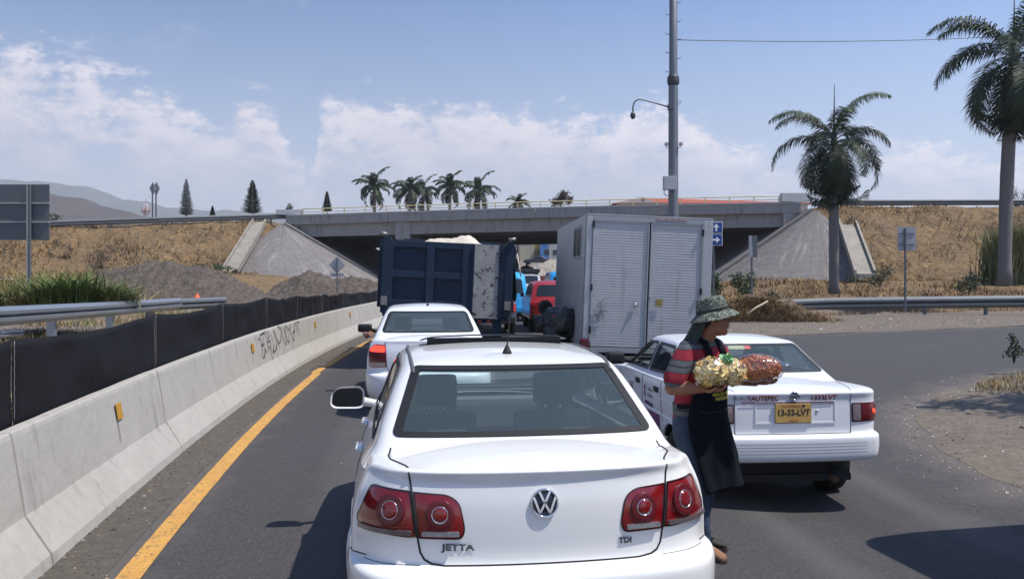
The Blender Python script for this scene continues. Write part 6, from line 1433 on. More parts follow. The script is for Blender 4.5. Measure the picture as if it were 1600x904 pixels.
for s in (-1, 1):
    for yw in (.95, 3.4): wheel(root, (s * (AW - .12), yw, .30), .30, .19, s, 5)
    f = lambda P: [(s * a, b) for a, b in P]; L0 = empty('tail_light', (0, 0, 0)); L0.parent = root
    patch('lamp_housing', B, f(rounded([(.545, .70), (.78, .69), (.785, .93), (.70, 1.0), (.56, 1.0)], .03)), 'rear', red_dark, L0, off=.008, rim=.02, step=.04)
    patch('brake_lens', B, f(rounded([(.565, .90), (.765, .90), (.765, .935), (.70, .985), (.57, .985)], .02)), 'rear', lit_red, L0, off=.014, rim=.004, step=.04)
    patch('clear_lens', B, f(rounded([(.565, .705), (.77, .70), (.77, .76), (.565, .765)], .01)), 'rear', pmat('pale_amber_lens', (.42, .30, .26), .2, coat=.6), L0, off=.014, rim=.004, step=.04)
    line_on('boot_gap', B, [(s * .50, .63), (s * .555, .72), (s * .56, .80), (s * .57, 1.04)], 'rear', .004, gap_m, root, off=.001)
    mb = MB(); mb.box(-.12, .10, -.05, .09, -.065, .07, bev=.04); mb.xf(Matrix.Translation((s * .96, 2.72, 1.06))); mb.build('side_mirror', black_trim, root, smooth=True); mb = MB(); mb.tube([(s * .88, 2.74, 1.03), (s * .72, 2.8, 1.0)], .03, 8); mb.build('mirror_arm', black_trim, root)
    c, nn = cast(B, 'left' if s < 0 else 'right', 1.6, .90); mb = MB(); mb.box(-.015, .015, -.09, .09, -.015, .015, bev=.01); mb.xf(Matrix.Translation(c + Vector((s * .02, 0, 0)))); mb.build('door_handle', car_white2, root)
root.scale = (1, 1, .955)
c, nn = cast(A_['gh'], 'top', 0, 1.45); mb = MB(); mb.lathe([(.028, -.004), (.02, .012), (.006, .04)], 12, c=tuple(c)); mb.build('antenna_base', rubber, root)
mb = MB(); mb.tube([c + Vector((0, 0, .03)), c + Vector((0, -.06, .22))], [.004, .002], 5); mb.build('antenna_rod', rubber, root)
for x in (-.36, .36): seat(root, x, 1.95, 1.05, .5); seat(root, x * .95, 1.1, .98, .48, False)
mb = MB(); mb.box(-.56, .56, .64, 1.0, 1.0, 1.035, bev=.01); mb.build('parcel_shelf', interior_m, root)
mb = MB(); mb.box(-.58, .58, 2.7, 3.1, .75, 1.0, bev=.05); mb.build('dashboard', dash_m, root)
mb = MB(); mb.tube([(-.86, 2.35, 1.0), (-.93, 2.45, .95), (-.97, 2.58, .99)], [.045, .04, .03], 8)
o = mb.build('driver_arm', pmat('skin_arm', (.23, .11, .07), .6), root)
# ================================================================ DUMP TRUCK
dblue = pmat('dump_blue', (.012, .028, .055), .6, spec=.3, var=[(1.5, 1, (.008, .018, .036)), (9, .6, (.016, .032, .06))], spots=[(5, .66, (.075, .055, .045), .06), (22, .70, (.12, .09, .07), .04)], bump=[(4, .3, .02)])
dwhite = pmat('flaked_white_paint', (.36, .355, .34), .7, var=[(3, 1, (.27, .26, .24))], spots=[(11, .585, (.035, .03, .03), .01), (30, .66, (.08, .06, .05), .02)])
dblack = pmat('chassis_black', (.02, .021, .024), .7, var=[(3, 1, (.035, .032, .03))])
tarp = pmat('pale_tarp', (.62, .56, .46), .85, var=[(2, 1, (.50, .44, .35))], spots=[(4, .66, (.12, .11, .10), .1)], bump=[(5, .8, .05)]); tarp_g = pmat('green_tarp', (.085, .09, .065), .9, var=[(3, 1, (.05, .055, .04))])
U = 16.9 / 1350
root = empty('dump_truck', (-1.31, 16.9, 0), label='dark blue dump truck with a flaking white stripe on its tailgate, tarped load on top', cat='dump truck')
root.rotation_euler = (0, 0, R(3))
bed = empty('bed', (0, 0, 1.16)); bed.parent = root; bed.rotation_euler = (0, R(2.6), 0)
def bb(name, x0, x1, y0, y1, z0, z1, m, par, bev=.012): mb = MB(); mb.box(x0, x1, y0, y1, z0, z1, bev=bev); return mb.build(name, m, par)
HB = 1.32; WB = 1.20
bb('tailgate', -WB, WB, .06, .12, 0, HB, dblue, bed)
bb('tailgate_frame', -WB, WB, -.02, .056, HB - .13, HB, dblue, bed); bb('tailgate_frame', -WB, WB, -.02, .056, 0, .17, dblue, bed); bb('tailgate_frame', -WB + .0, WB, -.015, .052, .60, .74, dblue, bed)
for x in (-WB, -.40, .30): bb('tailgate_rib', x, x + .15, -.035, .054, .002, HB - .002, dblue, bed)
bb('tailgate_rib', WB - .16, WB, -.035, .054, .002, HB - .002, dblue, bed); bb('tailgate_rib', .44, .52, -.03, .055, .002, HB, dblue, bed)
bb('white_stripe', .53, WB - .17, -.042, -.0355, -.13, HB - .01, dwhite, bed, .002); bb('white_stripe_backing', .525, WB - .165, -.035, .055, .0, HB - .012, dblue, bed)
bb('stripe_rail', .50, .53, -.07, -.03, .0, HB, dblue, bed); bb('stripe_rail', WB - .19, WB - .16, -.07, -.03, .0, HB, dblue, bed)
for s in (-1, 1):
    bb('side_wall', s * WB - .05, s * WB + .05, .13, 4.6, .0, HB + .0, dblue, bed)
    for k in range(6): bb('side_rib', s * (WB + .05) - (.1 if s < 0 else 0), s * (WB + .05) + (.1 if s > 0 else 0), .2 + k * .82, .3 + k * .82, .0, HB, dblue, bed)
    bb('corner_post', s * WB - .06, s * WB + .10, -.05, .13, -.1, HB + .06, dblue, bed); mb = MB(); mb.tube([(s * (WB - .02), -.1, HB + .10), (s * (WB + .12), -.1, HB + .12)], .04, 8); mb.build('hinge_pin', pmat('worn_steel', (.25, .23, .21), .5, .6), bed)
    bb('latch', s * WB - .05, s * WB + .07, -.12, -.055, .05, .22, MATS['worn_steel'], bed)
bb('front_wall', -WB, WB, 4.6, 4.68, .0, HB + .2, dblue, bed); bb('bed_floor', -WB, WB, .13, 4.6, -.08, -.002, dblack, bed)
bb('lower_sill', -WB - .02, WB + .02, -.02, .12, -.16, -.003, dblue, bed)
# load under its tarp
V = []; n = 46
for i in range(n + 1):
    for j in range(n + 1):
        u, v = i / n, j / n; x = -WB + .1 + 2.2 * u; y = .16 + 4.3 * v
        h_ = 1.12 + .30 * math.exp(-((x + .02) / .62) ** 4) * (1 - abs(v - .25) * .7) + .14 * math.exp(-((x - .55) / .4) ** 2) + .05 * abs(noise.noise(Vector((x * 3, y, 5)))) + .06 * noise.fractal(Vector((x * 2.5, y * 1.5, 1)), 1, 2, 4) + .015 * noise.noise(Vector((x * 14, y * 3, 2)))
        V.append((x, y, h_ * (.72 + .28 * float(smooth_step(v / .16))) - .10 * abs(x / WB) ** 4))
mesh_obj('tarped_load', V, [(i * (n + 1) + j, (i + 1) * (n + 1) + j, (i + 1) * (n + 1) + j + 1, i * (n + 1) + j + 1) for i in range(n) for j in range(n)], tarp, bed, smooth=True)
# loose green tarp hanging over the right side
V = []; n = 30
for i in range(n + 1):
    for j in range(n + 1):
        u, v = i / n, j / n; y = .02 + 2.4 * v; z = HB + .05 - 1.15 * u * (1 - .35 * v); V.append((WB + .07 + .10 * u + .05 * math.sin(v * 17 + u * 3) * u + .03 * noise.noise(Vector((u * 4, v * 6, 0))), y, z))
mesh_obj('side_tarp', V, [(i * (n + 1) + j, (i + 1) * (n + 1) + j, (i + 1) * (n + 1) + j + 1, i * (n + 1) + j + 1) for i in range(n) for j in range(n)], tarp_g, bed, smooth=True)
mb = MB(); mb.tube([(WB + .16, .0, HB - .15), (WB + .22, .0, HB - .45), (WB + .26, .0, HB - .62)], [.012, .02, .012], 5); mb.build('tarp_edge', tarp, bed)
# chassis, bumper, lamps, wheels, cab
bb('rear_panel', -1.22, 1.10, .02, .08, .62, 1.02, dblue, root); bb('chassis_rail', -.50, -.38, .1, 6.6, .80, 1.0, dblack, root); bb('chassis_rail', .38, .50, .1, 6.6, .80, 1.0, dblack, root)
bb('bumper', -1.18, 1.14, -.02, .10, .42, .60, dblack, root); bb('sub_frame', -1.1, 1.1, .1, 4.5, 1.0, 1.07, dblack, root)
lampr = pmat('marker_red', (.40, .05, .03), .35)
for x in (.50, .68, .86): 
    mb = MB(); mb.lathe([(.048, 0), (.046, -.02), (.02, -.03), (0, -.032)], 16, axis='y', c=(x, .018, .93)); mb.build('marker_lamp', lampr, root, smooth=True)
for s in (-1, 1):
    for yy in (1.6,):
        for xx in (.98, .70):
            mb = MB(); mb.lathe([(.30, -.11), (.47, -.12), (.50, -.08), (.50, .08), (.47, .12), (.30, .11)], 28, axis='x', c=(s * xx, yy, .50)); mb.build('rear_tyre', tyre_m, root)
    mb = MB(); mb.lathe([(.30, -.11), (.47, -.12), (.50, -.08), (.50, .08), (.47, .12), (.30, .11)], 28, axis='x', c=(s * .98, 5.6, .50)); mb.build('front_tyre', tyre_m, root)
    bb('mud_flap', s * .84 - .3, s * .84 + .3, .85, .88, .18, .80, rubber, root)
bb('cab', -1.1, 1.1, 4.9, 6.9, .75, 2.35, dblue, root, .12); bb('cab_window', -.8, .8, 4.88, 4.895, 1.65, 2.15, pmat('cab_glass', (.02, .025, .03), .1), root, .002)
mb = MB(); mb.box(-.28, .28, -.012, .012, -.06, .06); mb.xf(Matrix.Translation((-.05, .01, .82))); mb.build('plate_bracket', dblack, root)

# ================================================================ BOX TRUCK
alu = pmat('aluminium_skin', (.41, .42, .42), .45, .3, var=[(1.2, 1, (.335, .34, .345)), (9, .6, (.45, .455, .455))], spots=[(3, .64, (.25, .25, .24), .15), (14, .68, (.18, .17, .16), .05)], bump=[(2.5, .35, .03)]); add_streaks(alu, (.25, .24, .22), .6, .56, .72, 3.0, .25)
alu_d = pmat('aluminium_frame', (.33, .34, .35), .5, .35, var=[(5, .8, (.32, .33, .34))])
WBX, HBX, LBX = 2.06, 2.14, 4.9
root = empty('box_truck', (2.16, 14.0, 0), label='pickup with a tall ribbed aluminium box body and double rear doors, tilting to the right', cat='truck'); root.rotation_euler = (0, 0, R(-.5))
box = empty('box_body', (0, 0, .64)); box.parent = root; box.rotation_euler = (R(0), R(2.2), R(3.0))
def ribbed(name, x0, x1, z0, z1, pitch, amp, fn, m, par, nx_=2):
    """corrugated sheet; fn(a, z, d) -> point"""
    nz = int((z1 - z0) / pitch) * 4; V = []; 
    for j in range(nz + 1):
        z = z0 + (z1 - z0) * j / nz; d = (0, .8, 1, .8)[j % 4] * amp + amp * .15 * noise.noise(Vector((z * 3, x0, 1)))
        for i in range(nx_ + 1): a = x0 + (x1 - x0) * i / nx_; V.append(fn(a, z, d + .004 * noise.noise(Vector((a * 2.5, z * 2.5, 4)))))
    w_ = nx_ + 1; F = [(j * w_ + i, j * w_ + i + 1, (j + 1) * w_ + i + 1, (j + 1) * w_ + i) for j in range(nz) for i in range(nx_)]
    return mesh_obj(name, V, F, m, par, smooth=False)
hw = WBX / 2; rearf = lambda a, z, d: (a, -.02 - d, z)
for (nm, x0, x1) in (('rear_door', -hw + .10, -.012), ('rear_door', .012, hw - .16)):
    d_ = empty(nm, (0, 0, 0)); d_.parent = box
    ribbed('door_skin', x0 + .02, x1 - .02, .03, HBX - .10, .043, .0018, rearf, alu, d_, 6)
    bb('door_edge', x0, x0 + .022, -.045, .02, .02, HBX - .09, alu_d, d_, .004); bb('door_edge', x1 - .022, x1, -.045, .02, .02, HBX - .09, alu_d, d_, .004); bb('door_edge', x0 + .023, x1 - .023, -.04, .02, HBX - .098, HBX - .082, alu_d, d_, .003)
bb('door_gap', -.012, .012, -.012, .03, .02, HBX - .1, rubber, box, .001)
bb('corner_post', -hw, -hw + .096, -.03, .07, 0, HBX, alu, box, .012); bb('corner_post', hw - .155, hw, -.03, .07, 0, HBX, alu, box, .012)
bb('top_rail', -hw + .097, hw - .156, -.03, .07, HBX - .078, HBX - .001, alu_d, box, .006); bb('bottom_rail', -hw + .097, hw - .156, -.03, .07, -.06, .018, alu_d, box, .006)
bb('roof', -hw, hw, -.03, LBX, HBX + .001, HBX + .03, alu_d, box, .01); bb('floor', -hw, hw, .071, LBX, -.08, .0, dblack, box)
bb('red_top_strip', .10, .60, -.045, -.032, HBX - .03, HBX + .0, pmat('faded_red', (.25, .06, .05), .6, var=[(20, 1, (.5, .45, .42))]), box, .002)
sidef = lambda a, z, d: (-hw - d, a, z)
win = (.62, 1.62, 1.50, 1.98)
for (a0, a1, z0, z1) in ((.072, LBX, .0, win[2]), (.072, LBX, win[3], HBX), (.072, win[0], win[2], win[3]), (win[1], LBX, win[2], win[3])):
    ribbed('side_skin', a0, a1, z0, z1, .043, .0050, sidef, alu, box, 10)
bb('right_side_skin', hw - .01, hw, .072, LBX, 0, HBX, alu, box, .001); bb('front_wall', -hw, hw, LBX + .001, LBX + .04, 0, HBX, alu, box)
mb = MB(); a0, a1, z0, z1 = win
for (p, q, r_, s_) in ((a0 - .05, a1 + .05, z0 - .05, z0), (a0 - .05, a1 + .05, z1, z1 + .05), (a0 - .05, a0, z0, z1), (a1, a1 + .05, z0, z1), ((a0 + a1) / 2 - .02, (a0 + a1) / 2 + .02, z0, z1)): mb.box(-hw - .016, -hw + .02, p, q, r_, s_)
mb.build('window_frame', alu_d, box); bb('window_pane', -hw - .013, -hw - .007, a0, a1, z0, z1, pmat('box_glass', (.012, .014, .016), .3, spec=.2), box, .001)
for x, z in ((-hw + .11, 2.0), (-hw + .11, .98), (-hw + .11, .3), (hw - .17, 1.93), (hw - .17, .98), (hw - .17, .25)): mb = MB(); mb.box(x - .014, x + .014, -.075, -.03, z - .055, z + .055, bev=.008); mb.build('hinge', rubber, box)
mb = MB(); mb.lathe([(.045, 0), (.04, -.02), (.018, -.03), (.018, -.05), (0, -.05)], 16, axis='y', c=(-.20, -.04, .72)); mb.build('door_lock', chrome, box)
bb('yellow_label', .13, .24, -.062, -.048, .72, .83, pmat('brass_label', (.40, .30, .07), .5, var=[(60, 1, (.10, .08, .03))]), box, .003); mb = MB(); mb.lathe([(.02, 0), (.015, -.02), (0, -.022)], 12, axis='y', c=(.04, -.045, .86)); mb.build('door_catch', chrome, box)
rs = random.Random(3); mb = MB()
for k in range(26):
    p = Vector((-.86 + rs.random() * .17, -.062, .48 + rs.random() * .28)); pts = [p]
    for q in range(5): p = p + Vector((rs.uniform(-.05, .05), 0, rs.uniform(-.05, .05))); pts.append(p)
    mb.tube(pts, .0028, 4)
mb.build('marker_scribble', pmat('grey_ink', (.12, .12, .13), .7), box)
# pickup underneath
bb('pickup_bed_side', -1.02, -.90, -.15, 3.1, .45, .80, dblack, root, .03); bb('pickup_bed_side', .90, 1.02, -.15, 3.1, .45, .80, dblack, root, .03); bb('rear_bumper', -.95, .95, -.35, -.16, .42, .56, dblack, root, .03); bb('chassis', -.7, .7, 0, 5.2, .38, .46, dblack, root)
bb('tail_light', -1.075, -.93, -.20, -.10, .50, .84, pmat('pickup_red_lens', (.10, .008, .012), .25, coat=.5), root, .02)
bb('tail_light', .93, 1.02, -.20, -.10, .50, .80, MATS['pickup_red_lens'], root, .02)
bb('cab', -.9, .9, 5.0, 6.5, .6, 1.7, dblack, root, .12)
for s in (-1, 1):
    for yy in (.9, 5.6): wheel(root, (s * .82, yy, .36), .36, .22, s, 5)
# spare tyre and black sacks carried on the left side
c = pw(852, 480, 17.2); mb = MB(); pr = [(.095, -.05), (.125, -.06), (.145, -.035), (.15, 0), (.145, .035), (.125, .06), (.095, .05), (.095, -.05)]; mb.lathe(pr, 28, axis='y'); o = mb.build('spare_tyre', pmat('worn_tyre', (.035, .033, .032), .6), None); o.location = c; o.rotation_euler = (R(-8), 0, R(14)); tag(o, 'round black tyre strapped upright ahead of the box truck side', 'tyre')
sack = pmat('black_plastic_sack', (.012, .012, .013), .22, coat=.5, bump=[(10, 1, .06), (30, .6, .02)]); sack2 = pmat('grey_plastic_sack', (.25, .25, .26), .3, coat=.4, bump=[(12, 1, .05)])
def blobm(c, r3, m, name, label, seed, cat='sack', par=None, n=20):
    V = []; 
    for i in range(n + 1):
        for j in range(2 * n):
            t = math.pi * i / n; f = 2 * math.pi * j / (2 * n); d = Vector((math.sin(t) * math.cos(f), math.sin(t) * math.sin(f), math.cos(t))); k = 1 + .22 * noise.fractal(d * 2.2 + Vector((seed, 0, 0)), .9, 2, 4)
            V.append((d.x * r3[0] * k, d.y * r3[1] * k, max(d.z, -.75) * r3[2] * k))
    m2 = 2 * n; F = [(i * m2 + j, (i + 1) * m2 + j, (i + 1) * m2 + (j + 1) % m2, i * m2 + (j + 1) % m2) for i in range(n) for j in range(m2)]
    o = mesh_obj(name, V, F, m, par, smooth=True); o.location = c
    if label: tag(o, label, cat)
    return o
for k, (px, py, Y, r_, lab) in enumerate(((852, 506, 16.2, (.20, .2, .19), 'lowest shiny black sack at the far left of the bundle beside the box truck'), (866, 500, 15.9, (.22, .22, .24), 'shiny black sack with a red tag, middle of the bundle beside the box truck'), (884, 503, 15.2, (.22, .2, .26), 'shiny black sack nearest the red tail lamp of the box truck'), (872, 520, 15.4, (.26, .2, .18), 'flattened black sack at the bottom of the bundle beside the box truck'))): blobm(pw(px, py, Y), r_, sack, 'plastic_sack', lab, k * 7)
tag(bb('sack_carrier', *(sorted((pw(840, 530, 16.5).x, pw(900, 530, 15.0).x))), 14.9, 16.9, .30, .62, dblack, None, .04), 'black step frame under the bundle of sacks at the box truck side', 'carrier')
c = pw(866, 494, 15.66); o = blobm(c, (.04, .03, .03), pmat('red_tag', (.4, .04, .05), .5), 'red_rag', 'small red rag among the black sacks', 3, 'rag')

# ================================================================ QUEUE UNDER THE BRIDGE
def car_simple(kind, name, X_, Y_, rz, W, L_, Hh, col_, label, cat, lights=True):
    root = empty(name, (X_, Y_, 0), rz, label, cat); m = pmat('paint_' + '_'.join('%02d' % int(c * 99) for c in col_), col_, .3, coat=.6)
    hw = W / 2
    if kind == 'van': prof = [(0.0, .35), (0, 1.0), (.06, 1.35), (.16, Hh - .18), (.35, Hh - .03), (1.0, Hh), (L_ - 1.3, Hh), (L_ - .95, Hh - .10), (L_ - .35, 1.15), (L_ - .08, .95), (L_, .6), (L_, .35)]; gl = (1.10, Hh - .28)
    elif kind == 'pickup': prof = [(0, .5), (0, 1.02), (1.55, 1.03), (1.62, 1.1), (1.80, Hh - .06), (2.0, Hh), (3.0, Hh), (3.6, 1.12), (L_ - .1, 1.0), (L_, .7), (L_, .4), (0, .4)]; gl = (1.16, Hh - .12)
    elif kind == 'bus': prof = [(0, .35), (0, 2.6), (.08, 2.9), (.3, Hh), (L_ - .12, Hh), (L_, 2.9), (L_, .35)]; gl = (1.3, 2.4)
    elif kind == 'suv': prof = [(0, .45), (0, .95), (.10, 1.10), (.30, Hh - .12), (.55, Hh), (2.6, Hh), (3.25, 1.12), (L_ - .2, 1.0), (L_, .7), (L_, .4)]; gl = (1.15, Hh - .13)
    else: prof = [(0, .40), (.02, .85), (.08, .97), (.62, 1.0), (1.15, Hh - .05), (1.5, Hh), (2.2, Hh), (2.95, .98), (L_ - .3, .88), (L_, .6), (L_, .35)]; gl = (1.02, Hh - .12)
    # rounded section: profile swept across the width with tumblehome
    V = []; xs_ = [-1, -.97, -.86, -.5, 0, .5, .86, .97, 1]
    for x in xs_:
        for (y, z) in prof:
            th = 1 - (.16 if kind != 'bus' else .03) * max(0, (z - 1.0)) / max(Hh - 1.0, .1) * 1.0; e = abs(x); sh = .04 * e ** 6
            V.append((x * hw * th, y + (sh * 3 if y < L_ / 2 else -sh * 3), z - sh * (2.2 if z > 1.05 else .4)))
    k = len(prof); F = [(i * k + j, i * k + j + 1, (i + 1) * k + j + 1, (i + 1) * k + j) for i in range(len(xs_) - 1) for j in range(k - 1)]
    F += [tuple(range(k)), tuple((len(xs_) - 1) * k + j for j in range(k))[::-1]]
    o = mesh_obj('body', V, F, m, root, smooth=True); bm = bmesh.new(); bm.from_mesh(o.data); bmesh.ops.recalc_face_normals(bm, faces=bm.faces); bm.to_mesh(o.data); bm.free(); o.data.set_sharp_from_angle(angle=R(35))
    bvh = BVHTree.FromPolygons(V, [tuple(f) for f in F]); dg_ = pmat('car_dark_glass', (.02, .026, .03), .08)
    z0, z1 = gl; tw = hw * (1 - .16 * (z1 - 1) / max(Hh - 1, .1))
    patch('rear_window', bvh, rounded([(-hw * .78, z0), (hw * .78, z0), (tw * .78, z1), (-tw * .78, z1)], .06), 'rear', dg_, root, off=.012, rim=.01, step=.12)
    ya = {'van': (.35, L_ - 1.25), 'pickup': (1.95, 3.05), 'suv': (.5, 2.7), 'car': (1.15, 2.45), 'bus': (.5, 6.3)}[kind]
    for pj in ('left', 'right'): patch('side_window', bvh, rounded([(ya[0] - .05, z0 + .02), (ya[1] + .1, z0 + .02), (ya[1] - .1, z1 - .03), (ya[0] + .12, z1 - .03)], .06), pj, dg_, root, off=.012, rim=.01, step=.15)
    for s in (-1, 1):
        zl = .72 if kind != 'suv' else .85; zt_ = 1.0 if kind != 'pickup' else .98
        patch('tail_light', bvh, rounded([(s * hw * .80, zl), (s * hw * .96, zl), (s * hw * .95, zt_), (s * hw * .80, zt_)], .02), 'rear', pmat('far_red_lens', (.45, .02, .02), .25), root, off=.02, rim=.02, step=.08)
        for yy in (.75, L_ - .8): mb = MB(); mb.lathe([(.0, -.10), (.17, -.10), (.18, -.095), (.31, -.10), (.33, -.06), (.33, .06), (.31, .10), (.18, .095), (.17, .1), (0, .1)], 18, axis='x', c=(s * (hw - .12), yy, .33)); mb.build('wheel', tyre_m, root)
        mb = MB(); mb.box(s * hw * 1.0 + (-.12 if s < 0 else 0), s * hw * 1.0 + (.12 if s > 0 else 0), L_ - (1.5 if kind != 'van' else 1.0), L_ - (1.4 if kind != 'van' else .9), 1.05, 1.2, bev=.02); mb.build('side_mirror', black_trim, root)
    mb = MB(); mb.box(-hw * .94, hw * .94, -.10, .08, .38, .58, bev=.04); mb.build('rear_bumper', black_trim if kind in ('pickup', 'suv') else m, root); return root
def at_px(px, Y): return (px - 800) / 1350 * Y
car_simple('suv', 'pickup_truck', at_px(872, 27), 27, R(3), 1.75, 4.4, 1.62, (.32, .014, .012), 'red vehicle with black roof pillars half hidden by the box truck', 'car')
car_simple('van', 'passenger_van', at_px(885, 42), 42, R(2), 1.75, 4.8, 1.95, (.03, .30, .60), 'sky blue van just past the red vehicle, mostly behind the box truck', 'van')
car_simple('van', 'passenger_van', at_px(791, 33) , 33, R(3), 1.70, 4.7, 1.92, (.04, .38, .72), 'sky blue van peeking out past the dump truck tarp', 'van')
car_simple('car', 'parked_car', at_px(764, 25.5), 25.5, R(3), 1.65, 4.2, 1.42, (.03, .03, .033), 'dark sedan directly ahead of the dump truck lane, by its lower right corner', 'car')
car_simple('car', 'parked_car', at_px(797, 46), 46, R(3), 1.65, 4.2, 1.45, (.28, .02, .02), 'dark red car between the sky blue van and the silver pickup', 'car')
rp = car_simple('pickup', 'pickup_truck', at_px(830, 55), 55, R(5), 1.8, 5.1, 1.78, (.50, .51, .53), 'silver pickup in the queue under the overpass with a dark load on its roof', 'pickup')
mb = MB(); mb.box(-.75, .8, 1.9, 3.3, 1.86, 2.12, bev=.06); mb.box(-.7, .7, 2.0, 3.1, 1.76, 1.858); mb.build('roof_load', rubber, rp)
car_simple('car', 'parked_car', at_px(846, 72), 72, R(4), 1.7, 4.3, 1.45, (.24, .03, .03), 'maroon car under the overpass, right of the silver pickup', 'car')
car_simple('car', 'parked_car', at_px(850, 86), 86, R(4), 1.7, 4.3, 1.5, (.6, .6, .6), 'farthest white car in the queue under the overpass', 'car')
rc_ = car_simple('car', 'parked_car', at_px(858, 150), 150, R(80), 1.8, 4.5, 1.5, (.02, .022, .03), 'black car parked on the dirt bank beyond the underpass', 'car'); rc_.location.z = 3.2
for k, (px, Y, col_) in enumerate(((1119, 128, (.55, .56, .58)), (1126, 133, (.30, .34, .42)), (1114, 138, (.6, .6, .6)))):
    r_ = car_simple('suv', 'parked_car', at_px(px, Y), Y, R(85), 1.75, 4.4, 1.6, col_, ('pale car glimpsed beyond the underpass below the blue arrow signs', 'bluish car glimpsed beyond the underpass right of the pale one', 'white car glimpsed farthest right below the blue arrow signs')[k], 'car'); r_.location.z = 3.6 + k * .9
# van waiting to the right behind the camera; its shadow falls into the lower right corner
rv = car_simple('bus', 'minibus', 6.65, -.48, R(12), 2.3, 7.0, 3.0, (.6, .6, .6), 'white minibus waiting right of the camera whose shadow reaches the lower right corner', 'bus')
# ================================================================ STREET VENDOR
VO = Vector((1.30, 5.85, G(1.3, 5.85)))
vF = Vector((.70, -.714, 0)).normalized(); vR = Vector((-.714, -.70, 0)).normalized(); vZ = Vector((0, 0, 1))
vendor = empty('person', VO, label='street vendor in camouflage bucket hat, striped shirt and long black apron holding snack bags', cat='person')
def q(a, b, z): return vR * a + vF * b + vZ * z
def ell_loft(mb, rows, n=24, cap=True):
    """rows: (centre Vector, axis1 Vector, axis2 Vector); elliptical rings"""
    V = []; k = len(rows)
    for c, e1, e2 in rows:
        for i in range(n): t = 2 * math.pi * i / n; V.append(c + e1 * math.cos(t) + e2 * math.sin(t))
    F = [(r * n + i, r * n + (i + 1) % n, (r + 1) * n + (i + 1) % n, (r + 1) * n + i) for r in range(k - 1) for i in range(n)]
    F += [tuple(range(n))[::-1], tuple((k - 1) * n + i for i in range(n))]; mb.add(V, F, 0, True)
def ball(mb, c, r3, ax=None, n=12):
    X, Y, Z = ax or (Vector((1, 0, 0)), Vector((0, 1, 0)), vZ); V = []
    for i in range(n + 1):
        for j in range(2 * n): t = math.pi * i / n; f = math.pi * j / n; V.append(c + X * (r3[0] * math.sin(t) * math.cos(f)) + Y * (r3[1] * math.sin(t) * math.sin(f)) + Z * (r3[2] * math.cos(t)))
    m2 = 2 * n; mb.add(V, [(i * m2 + j, (i + 1) * m2 + j, (i + 1) * m2 + (j + 1) % m2, i * m2 + (j + 1) % m2) for i in range(n) for j in range(m2)], 0, True)
def limb(mb, pts, rs, n=16):
    for i in range(len(pts) - 1):
        a, b = pts[i], pts[i + 1]; d = (b - a).normalized(); u = d.orthogonal().normalized(); v = d.cross(u); rows = []
        for t in (0, .25, .5, .75, 1): r = rs[i] + (rs[i + 1] - rs[i]) * t; rows.append((a.lerp(b, t), u * r, v * r))
        ell_loft(mb, rows, n); ball(mb, b, (rs[i + 1],) * 3, n=8)
    ball(mb, pts[0], (rs[0],) * 3, n=8)
def remeshed(mb, name, m, parent, voxel, smooth=3, disp=None):
    tmp = mesh_obj(name, mb.v, mb.f, m); rm = tmp.modifiers.new('r', 'REMESH'); rm.mode = 'VOXEL'; rm.voxel_size = voxel; rm.use_smooth_shade = True
    if smooth: sm = tmp.modifiers.new('s', 'SMOOTH'); sm.iterations = smooth; sm.factor = .5
    dg = bpy.context.evaluated_depsgraph_get(); me = bpy.data.meshes.new_from_object(tmp.evaluated_get(dg)); bpy.data.objects.remove(tmp)
    if disp:
        me.update(); ns = [v.normal.copy() for v in me.vertices]
        for v, n_ in zip(me.vertices, ns): v.co += n_ * disp(v.co)
    me.materials.clear(); me.materials.append(m); o = bpy.data.objects.new(name, me); col.objects.link(o); o.parent = parent
    me.polygons.foreach_set('use_smooth', np.ones(len(me.polygons), dtype=bool)); return o
skin = pmat('skin', (.29, .135, .080), .5, var=[(12, .6, (.24, .108, .064))], bump=[(90, .15, .002)], spec=.4)
def jeans_m():
    return pmat('denim', (.035, .055, .10), .9, var=[(6, 1, (.022, .035, .065)), (1.5, 1, (.05, .075, .125))], bump=[(200, .4, .002), (9, .4, .02)])
denim = jeans_m()
# shirt material: horizontal bands by height
sm_ = bpy.data.materials.new('striped_shirt'); sm_.use_nodes = True; t = sm_.node_tree; pb = t.nodes['Principled BSDF']; pb.inputs['Roughness'].default_value = .9
tcn = t.nodes.new('ShaderNodeTexCoord'); sx_ = t.nodes.new('ShaderNodeSeparateXYZ'); t.links.new(tcn.outputs['Object'], sx_.inputs[0])
wv = t.nodes.new('ShaderNodeMath'); wv.operation = 'MULTIPLY_ADD'; wv.inputs[1].default_value = 1.0; t.links.new(sx_.outputs[2], wv.inputs[0])
nz = t.nodes.new('ShaderNodeTexNoise'); nz.inputs['Scale'].default_value = 4; t.links.new(tcn.outputs['Object'], nz.inputs['Vector']); mm = t.nodes.new('ShaderNodeMath'); mm.operation = 'MULTIPLY'; mm.inputs[1].default_value = .05; t.links.new(nz.outputs['Fac'], mm.inputs[0]); t.links.new(mm.outputs[0], wv.inputs[2])
fr = t.nodes.new('ShaderNodeMath'); fr.operation = 'PINGPONG'; fr.inputs[1].default_value = .0775; t.links.new(wv.outputs[0], fr.inputs[0])
dv = t.nodes.new('ShaderNodeMath'); dv.operation = 'DIVIDE'; dv.inputs[1].default_value = .0775; t.links.new(fr.outputs[0], dv.inputs[0])
cr = t.nodes.new('ShaderNodeValToRGB'); cr.color_ramp.interpolation = 'CONSTANT'; el_ = cr.color_ramp.elements; el_[0].position = 0; el_[0].color = (.27, .016, .030, 1); el_[1].position = .43; el_[1].color = (.03, .031, .037, 1)
